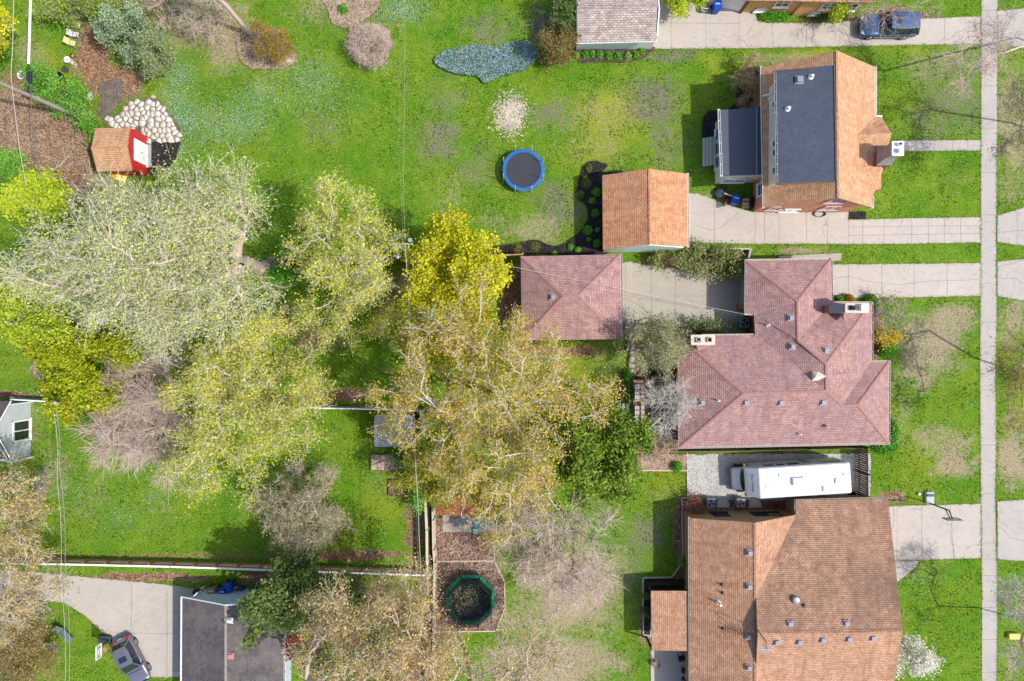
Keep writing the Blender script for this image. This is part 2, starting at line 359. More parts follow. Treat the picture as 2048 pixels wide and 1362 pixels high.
    c = mixc(t, 1, c, ramp(t, noise(t, 17, 3, .8, v), [(.36, g(.5)), (.5, g(1.0)), (.62, (1.7,1.6,1.5,1))]), 'MULTIPLY')
    c = mixc(t, .5, c, ramp(t, n3, [(.3, g(.2)), (.7, g(.8))]), 'OVERLAY')
    t.links.new(c, b.inputs['Base Color']); b.inputs['Roughness'].default_value = .95; b.inputs['Specular IOR Level'].default_value = .08
    bump(t, b, n3, .7, .06)
    me.materials.append(m); o = bpy.data.objects.new('ground', me); S.collection.objects.link(o); tag(o, kind='structure'); return o
make_ground()

ZC = [0.012]; EDGES = []
def smooth_poly(pts, k=4):
    n = len(pts); out = []
    for i in range(n):
        p0, p1, p2, p3 = (pts[(i-1) % n], pts[i], pts[(i+1) % n], pts[(i+2) % n])
        for j in range(k):
            u = j/k; q = []
            for a in range(2):
                q.append(.5*(2*p1[a]+(p2[a]-p0[a])*u+(2*p0[a]-5*p1[a]+4*p2[a]-p3[a])*u*u+(3*p1[a]-p0[a]-3*p2[a]+p3[a])*u**3))
            out.append(tuple(q))
    return out
def subdiv(pts, step=8, jit=0, closed=True):
    out = []; n = len(pts)
    for i in range(n if closed else n-1):
        a = pts[i]; b = pts[(i+1) % n]; L = math.hypot(b[0]-a[0], b[1]-a[1]); k = max(1, int(L/step))
        for j in range(k): out.append((a[0]+(b[0]-a[0])*j/k+random.uniform(-jit, jit), a[1]+(b[1]-a[1])*j/k+random.uniform(-jit, jit)))
    return out
def sheet(name, pts, mat, z=None, smooth=False, jit=0, tuft=True, kind='structure'):
    if z is None: ZC[0] += .0035; z = ZC[0]
    if smooth: pts = smooth_poly(pts)
    if jit: pts = subdiv(pts, 7, jit)
    xy = [tuple(P(a, b)[:2]) for a, b in pts]
    o = MB().prism(xy, -.03, z).build(name, mat); tag(o, kind=kind)
    if tuft: EDGES.append(xy+[xy[0]])
    return o, z
def joints(parent, lines, z, wd=.026):
    mb = MB()
    for ln in lines:
        ln = subdiv(ln, 12, .35, False)+[ln[-1]]
        mb.strip([(*P(a, b)[:2], z+.003) for a, b in ln], wd*random.uniform(.7, 1.2))
    mb.build('joint', JOINT, parent)
def crack(parent, lines, z, wd=.025):
    mb = MB()
    for ln in lines:
        q = subdiv(ln, 6, 1.3, False)+[ln[-1]]
        mb.strip([(*P(a, b)[:2], z+.005) for a, b in q], wd)
    mb.build('crack', JOINT, parent)

# pavements and drives ---------------------------------------------------------
o, z = sheet('sidewalk', [(1963,-80),(1995,-80),(1993,300),(1992,460),(1993,640),(1990,760),(1992,850),(1990,1000),(1993,1120),(1994,1240),(1992,1440),(1964,1440),(1964,1200),(1962,1000),(1961,900),(1960,760),(1961,600),(1962,300)], CONC2)
joints(o, [[(1963,y),(1993,y+random.uniform(-.6,.6))] for y in (21,88,172,257,345,430,567,645,780,890,987,1086,1118,1151,1215,1279,1345,1400)], z)
SW_Z = z
road, z = sheet('road', [(2140,-900),(2370,-900),(2370,2300),(2140,2300)], concrete('asphalt_road', C(120, 120, 122), .3), tuft=False)
def drive(pts, js=(), cs=(), mat=None, name='driveway', smooth=False, jit=.5):
    o, z = sheet(name, pts, mat or CONC, jit=jit, smooth=smooth)
    if js: joints(o, js, z)
    if cs: crack(o, cs, z)
    return o
drive([(1303,98),(1303,-80),(1478,-80),(1478,24),(1512,26),(1513,40),(1520,45),(1583,46),(1640,46),(1710,41),(1879,36),(1961,33),(1961,88),(1800,90.5),(1640,94),(1500,96.5),(1303,98)][:-1],
      [[(1342,-40),(1342,97)],[(1411,10),(1412,96)],[(1478,24),(1479,96)],[(1545,46),(1546,95)],[(1613,46),(1612,94)],[(1680,43),(1679,93)],[(1889,36),(1888,89)],[(1303,46),(1478,47)]],
      [[(1478,78),(1490,84),(1497,96)],[(1680,77),(1689,82),(1694,93)],[(1876,86),(1888,76),(1897,81),(1912,66),(1940,54)]])
drive([(1994,22),(2048,17),(2140,5),(2140,125),(2048,97),(1995,86)], [[(2060,17),(2060,98)]], [[(1995,32),(2030,28),(2048,20)]], CONC2)
o, z = sheet('front_walk', [(1795,281),(1961,280),(1961,301),(1795,303)], CONC2); joints(o, [[(x,281),(x,302)] for x in (1830,1868,1905,1935)], z)
drive([(1374,386),(1395,387),(1420,396),(1440,405),(1470,415),(1505,424),(1697,424),(1697,439),(1961,434),(1961,485),(1800,488),(1500,488),(1374,485)],
      [[(1428,400),(1429,487)],[(1510,424),(1510,487)],[(1529,424),(1529,487)],[(1558,424),(1558,487)],[(1612,424),(1613,487)],[(1654,424),(1655,487)],[(1697,439),(1697,488)],[(1725,439),(1725,488)],[(1768,438),(1768,487)],[(1823,437),(1823,487)],[(1856,436),(1856,486)],[(1889,436),(1889,486)],[(1921,435),(1921,486)],
       [(1697,454),(1961,451)],[(1697,471),(1961,467)]], [[(1440,457),(1458,440),(1478,424)],[(1390,450),(1420,460),(1440,457)]])
drive([(1994,431),(2048,415),(2140,385),(2140,520),(2048,492),(1994,484)], [[(2034,424),(2034,488)]], [[(1994,466),(2030,461),(2048,462)]], CONC2)
drive([(1560,530),(1662,529),(1961,526),(1961,592),(1800,595),(1662,597),(1560,597)],
      [[(1696,529),(1697,596)],[(1763,528),(1763,595)],[(1827,528),(1828,594)],[(1893,527),(1894,593)]], [[(1665,559),(1680,555),(1700,552),(1730,562),(1763,567),(1800,570),(1850,563),(1893,561),(1960,558)]])
drive([(1994,523),(2048,518),(2140,500),(2140,635),(2048,602),(1994,592)], (), [[(1994,534),(2030,525),(2048,521)],[(1994,556),(2030,558),(2048,568)]], CONC2)
drive([(1236,527),(1262,524),(1290,530),(1330,535),(1360,538),(1420,546),(1490,547),(1490,668),(1462,668),(1340,645),(1240,642)],
      [[(1251,528),(1251,643)],[(1302,531),(1303,644)],[(1350,540),(1351,646)],[(1420,546),(1421,640)],[(1350,592),(1490,592)]], [[(1260,600),(1290,620),(1330,640)]], CONC3, 'driveway', jit=1.2)
drive([(1768,1012),(1961,1007),(1961,1116),(1862,1118.5),(1795,1121),(1780,1121)], [[(1843,1010),(1843,1119)],[(1900,1009),(1903,1065),(1907,1118)],[(1784,1120),(1864,1117)],[(1794,1012),(1793,1120)]],
      [[(1786,1014),(1787,1040),(1784,1058)],[(1900,1060),(1903,1090),(1910,1117)]])
drive([(1994,1003),(2048,998),(2140,990),(2140,1135),(2048,1122),(1994,1118)], (), [[(1995,1050),(2020,1075),(2048,1080)]], CONC2)
o, z = sheet('front_walk', [(1785,1122),(1838,1121),(1830,1135),(1815,1147),(1793,1164),(1785,1166)], CONC2, jit=.4)
drive([(-90,1140),(0,1141),(60,1142),(130,1149),(200,1156),(290,1164),(350,1171),(400,1180),(420,1187),(420,1354),(262,1354),(238,1330),(226,1290),(222,1268),(205,1264),(192,1250),(175,1235),(150,1217),(128,1205),(100,1200),(0,1198),(-90,1200)],
      [[(264,1170),(263,1264)],[(226,1265),(362,1267)],[(335,1182),(335,1353)]], (), concrete('speckled_concrete', C(214, 204, 192), .2, .7), jit=1.0)
o, z = sheet('concrete_slab', [(345,1170),(400,1180),(430,1186),(430,1346),(345,1343)], concrete('grey_slab', C(185, 180, 172), .3, .6), tuft=False)
GRAV = mulch('pale_gravel', [(0, C(150, 148, 145)), (.3, C(205, 202, 196)), (.7, C(232, 228, 222)), (1, C(240, 238, 232))], 18, .5)
o, z = sheet('gravel_pad', [(1373,908),(1740,906),(1740,1006),(1376,1001),(1374,960)], GRAV, jit=1.5)
o, z = sheet('patio', [(1301,1298),(1384,1298),(1384,1440),(1301,1440)], CONC, jit=.3)
BRPAV = brickwall('patio_brick', C(160, 112, 92), C(185, 140, 118), C(140, 125, 110), .2, .1)
o, z = sheet('brick_patio', [(1266,757),(1366,757),(1366,882),(1266,882)], BRPAV)
o, z = sheet('concrete_pad', [(1556,512),(1682,506),(1682,522),(1556,524)], CONC3)
# mulch beds ---------------------------------------------------------------
BLKM = mulch('black_mulch', [(0, C(28, 27, 30)), (.5, C(52, 50, 54)), (.9, C(84, 78, 78)), (1, C(120, 105, 90))], 22)
REDM = mulch('bark_mulch', [(0, C(88, 68, 58)), (.35, C(132, 104, 90)), (.7, C(168, 138, 122)), (1, C(208, 184, 165))], 13)
LEAFM = mulch('leaf_litter', [(0, C(98, 80, 66)), (.3, C(150, 118, 96)), (.65, C(182, 144, 118)), (.9, C(212, 184, 158)), (1, C(130, 140, 60))], 14)
PINKM = mulch('pale_bark', [(0, C(130, 105, 88)), (.4, C(180, 152, 130)), (.8, C(215, 188, 168)), (1, C(120, 140, 70))], 13)
def bed(pts, mat, jit=1.0, name='mulch_bed', smooth=True): return sheet(name, pts, mat, smooth=smooth, jit=jit)[0]
bed([(1204,345),(1215,330),(1185,322),(1168,330),(1161,345),(1156,372),(1151,388),(1160,402),(1172,412),(1176,430),(1168,452),(1150,470),(1128,486),(1105,492),(1085,484),(1070,480),(1045,484),(1015,490),(990,492),(990,509),(1080,508),(1215,508),(1250,420),(1250,345)], BLKM, .8)
bed([(1500,135),(1482,147),(1474,165),(1473,185),(1472,205),(1460,215),(1440,222),(1420,222),(1407,234),(1405,255),(1406,278),(1432,280),(1500,240),(1530,180),(1530,140)], BLKM, .8)
bed([(297,278),(340,281),(360,283),(357,300),(346,325),(325,344),(300,350),(285,330)], BLKM, 1)
bed([(1135,95),(1150,104),(1160,125),(1185,125),(1225,125),(1260,124),(1285,117),(1300,104),(1308,96),(1250,92)], mulch('grey_mulch', [(0, C(60, 55, 52)), (.6, C(98, 90, 84)), (1, C(150, 135, 120))], 18), 1)
bed([(473,70),(500,62),(560,60),(575,90),(592,110),(590,128),(565,137),(530,139),(505,138),(485,125),(474,100)], PINKM, 1.5)
bed([(700,55),(740,45),(775,60),(782,90),(775,120),(750,132),(720,130),(700,110)], PINKM, 1.5)
bed([(630,-40),(755,-40),(757,10),(745,30),(720,45),(690,57),(665,45),(655,20)], PINKM, 1.5)
bed([(1699,424),(1731,423),(1731,438),(1697,439)], BLKM, .4, smooth=False)
bed([(868,1035),(1006,1030),(989,1060),(990,1122),(1009,1165),(1010,1216),(992,1263),(868,1264)], REDM, 1, smooth=False)
bed([(200,170),(240,160),(245,190),(235,215),(210,235),(195,220),(205,195)], mulch('grey_soil', [(0, C(95, 85, 78)), (1, C(165, 150, 138))], 20), 2)
bed([(0,195),(50,192),(120,225),(160,245),(175,290),(178,340),(120,345),(60,345),(0,320)], LEAFM, 3)
bed([(535,520),(570,512),(590,540),(585,570),(560,578),(538,565)], PINKM, 2)
bed([(1262,745),(1310,740),(1356,745),(1356,762),(1266,760),(1246,770),(1240,800),(1238,760)], mulch('dark_soil', [(0, C(50, 40, 36)), (.6, C(88, 70, 62)), (1, C(140, 110, 95))], 16), 1.2)
bed([(1274,908),(1372,908),(1372,941),(1274,941)], PINKM, 1.2, smooth=False)
bed([(1362,1000),(1590,1000),(1590,1025),(1362,1025)], mulch('yard_litter', [(0, C(80, 62, 52)), (.5, C(140, 110, 92)), (1, C(170, 150, 130))], 14), 1, smooth=False)
bed([(1290,1158),(1378,1158),(1378,1190),(1300,1190),(1300,1272),(1286,1272)], BLKM, .6, smooth=False)
bed([(60,735),(85,712),(112,715),(125,735),(95,760),(75,755)], PINKM, 2)
sheet('patio', [(886,1020),(988,1020),(988,1063),(886,1063)], CONC3, jit=.4)
# bare sand spot and stone paving ------------------------------------------
SAND = mulch('pale_sand', [(0, C(170, 155, 120)), (.4, C(215, 200, 175)), (1, C(238, 226, 208))], 12, .7)
mb = MB()
for i in range(5200):
    a = random.uniform(0, 6.283); r = abs(random.gauss(0, .46))*random.uniform(.8, 1.25)
    cx, cy = 1021+r*35*math.cos(a), 229+r*40*math.sin(a)
    c = P(cx, cy, 0); s_ = random.uniform(.03, .09); th = random.uniform(0, 3); k = random.randint(3, 5)
    mb.add([(c.x+s_*math.cos(th+6.283*j/k)*random.uniform(.6, 1.3), c.y+s_*math.sin(th+6.283*j/k)*random.uniform(.6, 1.3), .004+i*3e-6) for j in range(k)], [tuple(range(k))])
tag(mb.build('sand_patch', SAND), kind='structure')
mort = mulch('path_soil', [(0, C(105, 92, 80)), (1, C(160, 145, 130))], 18)
STP = [(213,238),(240,228),(252,212),(275,202),(300,197),(318,200),(335,222),(350,238),(361,258),(361,280),(335,284),(305,284),(292,288),(280,262),(215,254)]
bed(STP, mort, .6)
STONE = leafmat('flagstone', [C(222, 212, 196), C(240, 230, 214), C(246, 240, 228), C(228, 208, 192)], 0)
def inpoly(x, y, poly):
    c = False; n = len(poly)
    for i in range(n):
        x1, y1 = poly[i]; x2, y2 = poly[(i+1) % n]
        if (y1 > y) != (y2 > y) and x < (x2-x1)*(y-y1)/(y2-y1)+x1: c = not c
    return c
def np_obj(name, verts, faces, mat, parent=None, rnd=None, smooth=False, local=False):
    """faces: list of int arrays (n,k)"""
    me = bpy.data.meshes.new(name); verts = np.asarray(verts, dtype=np.float32)
    faces = [f for f in faces if len(f)]
    me.vertices.add(len(verts)); me.vertices.foreach_set('co', verts.ravel())
    li = np.concatenate([f.ravel() for f in faces]).astype(np.int32); me.loops.add(len(li)); me.loops.foreach_set('vertex_index', li)
    ks = np.concatenate([np.full(len(f), f.shape[1], dtype=np.int32) for f in faces]); st = np.concatenate([[0], np.cumsum(ks)[:-1]]).astype(np.int32)
    me.polygons.add(len(ks)); me.polygons.foreach_set('loop_start', st); me.update()
    if rnd is None: rnd = RNG.random(len(ks))
    at = me.attributes.new('rnd', 'FLOAT', 'FACE'); at.data.foreach_set('value', rnd.astype(np.float32))
    if smooth: me.polygons.foreach_set('use_smooth', np.ones(len(ks), dtype=bool))
    me.materials.append(mat); o = bpy.data.objects.new(name, me); S.collection.objects.link(o)
    if local: o['_local'] = True
    if parent is not None: place(o, parent)
    elif '_local' in o: del o['_local']
    return o
def stones(poly, step, name, zt=.235, shrink=.88, mat=STONE):
    """irregular flags: a jittered voronoi cut by brute force"""
    xs = [p[0] for p in poly]; ys = [p[1] for p in poly]; seeds = []
    yy = min(ys)-step
    while yy < max(ys)+step:
        xx = min(xs)-step
        while xx < max(xs)+step:
            seeds.append((xx+random.uniform(-.45, .45)*step, yy+random.uniform(-.45, .45)*step)); xx += step
        yy += step
    V = []; F = {}; R = []
    for (sx, sy) in seeds:
        if not inpoly(sx, sy, poly): continue
        cell = [(sx-step*1.3, sy-step*1.3), (sx+step*1.3, sy-step*1.3), (sx+step*1.3, sy+step*1.3), (sx-step*1.3, sy+step*1.3)]
        for (qx, qy) in seeds:
            d = math.hypot(qx-sx, qy-sy)
            if d < 1e-6 or d > step*3: continue
            mx, my = (sx+qx)/2, (sy+qy)/2; nx, ny = (qx-sx)/d, (qy-sy)/d; out = []
            for i in range(len(cell)):
                a = cell[i]; b = cell[(i+1) % len(cell)]
                da = (a[0]-mx)*nx+(a[1]-my)*ny; db = (b[0]-mx)*nx+(b[1]-my)*ny
                if da <= 0: out.append(a)
                if (da < 0) != (db < 0):
                    u = da/(da-db); out.append((a[0]+(b[0]-a[0])*u, a[1]+(b[1]-a[1])*u))
            cell = out
            if len(cell) < 3: break
        if len(cell) < 3: continue
        cx = sum(p[0] for p in cell)/len(cell); cy = sum(p[1] for p in cell)/len(cell); k = shrink*random.uniform(.9, 1.04)
        pts = [P(cx+(p[0]-cx)*k+random.uniform(-.4, .4), cy+(p[1]-cy)*k+random.uniform(-.4, .4)) for p in cell]
        n = len(pts); b0 = len(V); zz = zt+random.uniform(-.012, .012)
        V += [(p.x, p.y, 0) for p in pts]+[(p.x, p.y, zz) for p in pts]; ar = sum(pts[i].x*pts[(i+1) % n].y-pts[(i+1) % n].x*pts[i].y for i in range(n))
        idx = list(range(n)) if ar > 0 else list(range(n))[::-1]; r = random.random()
        F.setdefault(n, []).append([b0+n+i for i in idx])
        for i in range(n): F.setdefault(4, []).append([b0+idx[i], b0+idx[(i+1) % n], b0+n+idx[(i+1) % n], b0+n+idx[i]])
    o = np_obj(name, V, [np.array(F[k]) for k in sorted(F)], mat); return tag(o, kind='structure')
stones(STP, 10.5, 'flagstone_patio'); stones([(1252,643),(1281,643),(1279,740),(1262,742),(1254,715)], 11, 'flagstone_path', mat=leafmat('path_flag', [C(198, 186, 170), C(218, 206, 190)], 0), shrink=.9)

# ================================================================== buildings
SH_OR = shingle('orange_shingle', C(240,180,138,.7), C(222,154,112,.7), C(150,98,70), C(222,172,138), .3)
SH_TAN = shingle('tan_shingle', C(240,190,148,.7), C(224,166,124,.7), C(158,115,88), C(226,180,146), .3)
SH_PINK = shingle('pink_shingle', C(208,166,156,.7), C(189,147,139,.7), C(128,92,92), C(170,145,155), .5)
SH_BRN = shingle('brown_shingle', C(228,180,146,.7), C(206,154,120,.7), C(136,100,80), C(174,136,114), .4)
SH_BRN2 = shingle('shaded_stained_shingle', C(212,168,138,.7), C(188,144,116,.7), C(124,96,80), C(120,98,90), .75, sc=.22)  # darker brown copy: north slope's shade painted into its colour, plus blotchy stains
SH_WHT = shingle('pale_shingle', C(218,204,194,.7), C(184,163,152,.7), C(132,116,106), C(190,180,175), .4, bw=.34, rh=.17)
SH_DRK = shingle('charcoal_shingle', C(122,115,117), C(104,98,102), C(72,68,70), C(150,142,134), .6)
MEMB = M('roof_membrane', C(78, 86, 104), .75, .4, 1.4, fine=9); MEMB2 = M('porch_membrane', C(98, 104, 118), .7, .25, 1.5, fine=20)
GUT = M('cream_gutter', C(225, 218, 205), .5, .08)

def pip(x, y, poly): return inpoly(x, y, poly)
class Roof:
    def __init__(s, parent, planes, mat, name='roof', th=.14, cap=None, capmat=None):
        """planes: list of [(px,py,h)...]"""
        s.planes = planes; s.parent = parent
        top = {}; V = []; F = []
        def vid(p):
            k = (round(p[0], 1), round(p[1], 1), round(p[2], 2))
            if k not in top: top[k] = len(V); V.append(P(*p))
            return top[k]
        for pl in planes:
            f = [vid(p) for p in pl]; a = V[f[0]]
            nz = sum((V[f[i]].x*V[f[(i+1) % len(f)]].y-V[f[(i+1) % len(f)]].x*V[f[i]].y) for i in range(len(f)))
            F.append(tuple(f if nz > 0 else f[::-1]))
        n = len(V); ec = {}
        for f in F:
            for i in range(len(f)): e = (f[i], f[(i+1) % len(f)]); ec[e] = 1
        sides = []; bot = [tuple(reversed([i+n for i in f])) for f in F]
        s.edges = []
        for (a, b) in ec:
            if (b, a) not in ec: sides.append((b, a, a+n, b+n)); s.edges.append((V[a], V[b]))
        mb = MB(); mb.add(V+[v-Vector((0, 0, th)) for v in V], F+bot+sides)
        s.obj = mb.build(name, mat, parent)
        if cap:
            cb = MB()
            for a, b in cap:
                a = P(*a); b = P(*b); d = b-a; L = d.length; q = d.normalized(); side = Vector((-q.y, q.x, 0)).normalized()
                k = int(L/.28)+1
                for i in range(k):
                    u0 = a+q*(L*i/k); u1 = a+q*(L*(i+1)/k+.02); zz = Vector((0, 0, .035+.012*(i % 2)))
                    cb.add([u0-side*.11+zz-Vector((0,0,.035)), u1-side*.11+zz-Vector((0,0,.035)), u1+zz, u0+zz, u1+side*.11+zz-Vector((0,0,.035)), u0+side*.11+zz-Vector((0,0,.035))], [(0,1,2,3), (3,2,4,5)])
            cb.build('ridge_cap', capmat or mat, s.obj)
    def at(s, px, py):
        for pl in s.planes:
            if pip(px, py, [(p[0], p[1]) for p in pl]):
                W = [P(*p) for p in pl]; nrm = Vector((0, 0, 0))
                for i in range(1, len(W)-1): nrm += (W[i]-W[0]).cross(W[i+1]-W[0])
                c = sum(W, Vector())/len(W)
                o = Vector((0, 0, H)); d = P(px, py, 0)-o; t_ = (c-o).dot(nrm)/d.dot(nrm); return o+d*t_
        return P(px, py, 3)
    def gutter(s, segs, mat=None, wd=.13, name='gutter'):
        for a, b in segs:
            mb = MB()
            a = P(*a); b = P(*b); d = (b-a).normalized(); L = (b-a).length
            ang = math.atan2(d.y, d.x); m_ = (a+b)/2
            for off in (-wd/2, wd/2):
                nn = Vector((-d.y, d.x, 0)); mb.box(m_+nn*off+Vector((0, 0, .0)), (L+wd, .022, .12), ang)
            mb.box(m_+Vector((0, 0, -.04)), (L+wd, wd, .02), ang)
            k = int(L/.75)
            for i in range(k+1): mb.box(a+d*(L*i/max(1, k))+Vector((0, 0, .05)), (.04, wd+.03, .02), ang)
            mb.build(name, mat or GUT, s.parent)
    def vents(s, pts, size=(.33, .33, .18), mat=None, name='roof_vent'):
        for (px, py) in pts:
            p = s.at(px, py); mb = MB(); mb.rbox(p+Vector((0, 0, size[2]*.6)), (size[0], size[1], size[2]), .04)
            mb.box(p+Vector((0, 0, .03)), (size[0]+.18, size[1]+.16, .05)); mb.build(name, mat or VENT, s.parent)
    def pipes(s, pts, r=.055, h=.45, mat=None, name='vent_pipe'):
        for (px, py) in pts:
            p = s.at(px, py); mb = MB(); mb.cyl(p-Vector((0, 0, .1)), p+Vector((0, 0, h)), r, r, 10); mb.cyl(p-Vector((0, 0, .05)), p+Vector((0, 0, .1)), r*2.4, r*1.3, 10)
            mb.build(name, mat or WHITE, s.parent, smooth=True)
def inset(pts, d):
    """pts world xy (any winding) pulled in by d"""
    n = len(pts); ar = sum(pts[i][0]*pts[(i+1) % n][1]-pts[(i+1) % n][0]*pts[i][1] for i in range(n))
    if ar < 0: pts = pts[::-1]
    out = []
    for i in range(n):
        a = Vector(pts[i-1][:2]); b = Vector(pts[i][:2]); c = Vector(pts[(i+1) % n][:2])
        e1 = (b-a).normalized(); e2 = (c-b).normalized(); n1 = Vector((-e1.y, e1.x)); n2 = Vector((-e2.y, e2.x))
        k = (n1+n2); k = k/max(.3, k.dot(n1)) if k.length > .01 else n1
        out.append((b.x+k.x*d, b.y+k.y*d))
    return out
def walls(parent, fp, h, mat, name='wall', z0=-.1): return MB().prism(fp, z0, h).build(name, mat, parent)
def gable(parent, a, b, apex, mat, depth, name='gable_wall'):
    """triangular wall a-b-apex, extruded by depth vector"""
    d = Vector(depth); v = [Vector(a), Vector(b), Vector(apex)]; v2 = [p+d for p in v]
    return MB().add(v+v2, [(0,1,2), (5,4,3), (0,3,4,1), (1,4,5,2), (2,5,3,0)]).build(name, mat, parent)
def window(parent, c, along, out, wd, z0, z1, frame=WHITE, mull=1, name='window', fr=.09, sill=True, rail=True):
    """c: wall xy centre; along/out: unit xy"""
    al = Vector((*along, 0)).normalized(); ou = Vector((*out, 0)).normalized(); ang = math.atan2(al.y, al.x); c = Vector((c[0], c[1], 0))
    mb = MB(); zc = (z0+z1)/2; hh = z1-z0
    for sx in (-1, 1): mb.box(c+al*sx*(wd/2-fr/2)+ou*.03+Vector((0,0,zc)), (fr, .08, hh), ang)
    for zz in (z0+fr/2, z1-fr/2): mb.box(c+ou*.032+Vector((0,0,zz)), (wd, .084, fr), ang)
    for i in range(1, mull+1): mb.box(c+al*(wd*i/(mull+1)-wd/2)+ou*.028+Vector((0,0,zc)), (fr*.7, .07, hh-fr), ang)
    if rail: mb.box(c+ou*.026+Vector((0,0,zc)), (wd-fr, .06, .05), ang)
    f = mb.build(name, frame, parent)
    MB().box(c+ou*.012+Vector((0,0,zc)), (wd-fr, .03, hh-fr), ang).build('pane', GLASS, f)
    if sill: MB().box(c+ou*.07+Vector((0,0,z0-.03)), (wd+.12, .16, .06), ang).build('sill', frame, f)
    return f

# -- red shed ---------------------------------------------------------------
REDS = siding('red_siding', C(205, 40, 42, .8), .2, .1)
t = thing('garden_shed', 'small bright red shed with tan shingle roof and white door beside flagstones', 'shed', P(240, 310))
r = Roof(t, [[(190.3,256.7,2.4),(258.8,255.2,2.4),(254,292,3.15),(182.3,295.9,3.15)], [(182.3,295.9,3.15),(254,292,3.15),(263.6,341,2.4),(194,343.3,2.4)]], SH_TAN, cap=[((182.3,295.9,3.15),(254,292,3.15))])
x0, x1, y0, y1 = -33.05, -30.32, 13.72, 16.95
walls(t, [(x0,y0),(x1,y0),(x1,y1),(x0,y1)], 2.28, REDS)
gable(t, (x1,y0,2.28),(x1,y1,2.28),(x1,(y0+y1)/2,3.0), REDS, (-.1,0,0)); gable(t, (x0,y0,2.28),(x0,y1,2.28),(x0,(y0+y1)/2,3.0), REDS, (.1,0,0))
mb = MB(); mb.box((x1+.03, 15.35, 1.08), (.06, 1.75, 2.1)); dd = mb.build('door', WHITE, t)
MB().box((x1+.08, 15.35, 1.1), (.03, .05, .2)).build('handle', DKMETAL, dd)
mb = MB(); mb.box((x1+.17, 15.35, .1), (.3, 1.9, .14)); mb.build('ramp', M('grey_ramp', C(175,180,172), .8, .2), t)

# -- pale garage, top centre ------------------------------------------------
t = thing('garage', 'white garage with pale speckled shingle roof at the top edge', 'garage', P(1230, 40))
NR = 28.2; py = lambda y, h: 681-y*PXM*H/(H-h)
r = Roof(t, [[(1154,14.5,3.5),(1315,12.9,3.5),(1311,81.4,2.65),(1154.3,85,2.65)], [(1154,14.5,3.5),(1154,-44,2.65),(1318,-46,2.65),(1315,12.9,3.5)]], SH_WHT, cap=[((1154,14.5,3.5),(1315,12.9,3.5))])
r.gutter([((1154.3,86,2.6),(1311.5,82.2,2.6))], WHITE)
LAPW = siding('white_siding', C(236, 236, 234, .95), .12, .12)
xa, xb, ya, yb = 5.32, 11.6, 24.2, 28.3
walls(t, [(xa,ya-.02),(xb,ya+.08),(xb,yb+.08),(xa,yb)], 2.6, LAPW)
gable(t, (xa,ya,2.6),(xa,yb,2.6),(xa,26.0,3.4), LAPW, (.1,0,0)); gable(t, (xb,ya,2.6),(xb,yb,2.6),(xb,26.0,3.4), LAPW, (-.1,0,0))
MB().box((xb+.03, 26.1, 1.1), (.05, 2.6, 2.15)).build('garage_door', siding('garage_door_white', C(225,225,222), .5, .1), t)
MB().box((xa-.06, 25.7, 2.3), (.12, .16, .22)).build('wall_lamp', BLACK, t)

# -- brick house at the top edge ---------------------------------------------
YB = brickwall('yellow_brick', C(232, 190, 120, .9), C(204, 156, 92, .9), C(150, 125, 95))
t = thing('brick_house', 'yellow brick house with white window sills at the top edge', 'house', P(1590, -20))
fp = [(18.95,27.35),(20.35,27.35),(23.3,27.2),(23.3,27.05),(28.2,27.05),(28.2,36),(18.95,36)]
walls(t, fp, 2.9, YB)
gx = lambda x, y, h: (1024+x*PXM*H/(H-h), 681-y*PXM*H/(H-h), h)
r = Roof(t, [[gx(18.5,26.85,3),gx(28.7,26.7,3),gx(26,31.4,5.2),gx(21.5,31.4,5.2)],[gx(18.5,26.85,3),gx(21.5,31.4,5.2),gx(21.5,31.4,5.2),gx(18.5,36.4,3)][:2]+[gx(18.5,36.4,3)],[gx(28.7,26.7,3),gx(28.7,36.4,3),gx(26,31.4,5.2)],[gx(18.5,36.4,3),gx(21.5,31.4,5.2),gx(26,31.4,5.2),gx(28.7,36.4,3)]], SH_BRN)
for cx, yy, wd, z0, z1 in ((20.6,27.33,1.1,.25,.75),(21.9,27.27,1.2,1.2,2.3),(25.0,27.05,.9,.25,.7),(25.6,27.05,1.2,1.2,2.3),(27.4,27.05,1.2,1.0,2.2)):
    window(t, (cx,yy), (1,0), (0,-1), wd, z0, z1, WHITE)
MB().box((19.02,27.27,1.4),(.1,.1,2.9)).build('downspout', M('brown_pipe', C(90,75,62), .6, .1), t)
t2 = thing('porch_wing', 'pale grey walled rear porch joined to the yellow brick house', 'porch', P(1445, 0))
MB().prism([(15.9,28.1),(18.9,27.4),(18.9,31),(15.9,31)], 0, 2.3).build('wall', LAPW, t2); MB().prism([(15.7,27.95),(18.94,27.2),(18.94,31.2),(15.7,31.2)], 2.3, 2.45).build('roof', SH_BRN, t2)

# -- tan cape cod house -------------------------------------------------------
t = thing('dormer_house', 'tan shingled brick house with long dark flat dormer and front chimney', 'house', P(1640, 280))
SALM = brickwall('salmon_brick', C(232,160,118,.85), C(212,134,96,.85), C(205,165,140))
EN, ES = 3.6, 6.6
planes = [[(1522.7,134.4,3.6),(1674.7,101.3,6.6),(1677.5,396,6.6),(1528,415.8,3.6)],
          [(1674.7,101.3,6.6),(1750,133.8,3.6),(1750,233,3.6),(1716,270,4.9),(1745,393,3.6),(1743.4,414.5,3.6),(1677.5,396,6.6)]]
r = Roof(t, planes, SH_TAN, cap=[((1674.7,101.3,6.6),(1677.5,396,6.6))])
fr = Roof(t, [[(1750,233,3.6),(1763,233.8,3.6),(1782.7,266.4,4.95),(1716,270,4.95)],[(1716,270,4.95),(1782.7,266.4,4.95),(1764,345,3.6),(1745,393,3.6)]], SH_TAN, name='front_gable_roof')
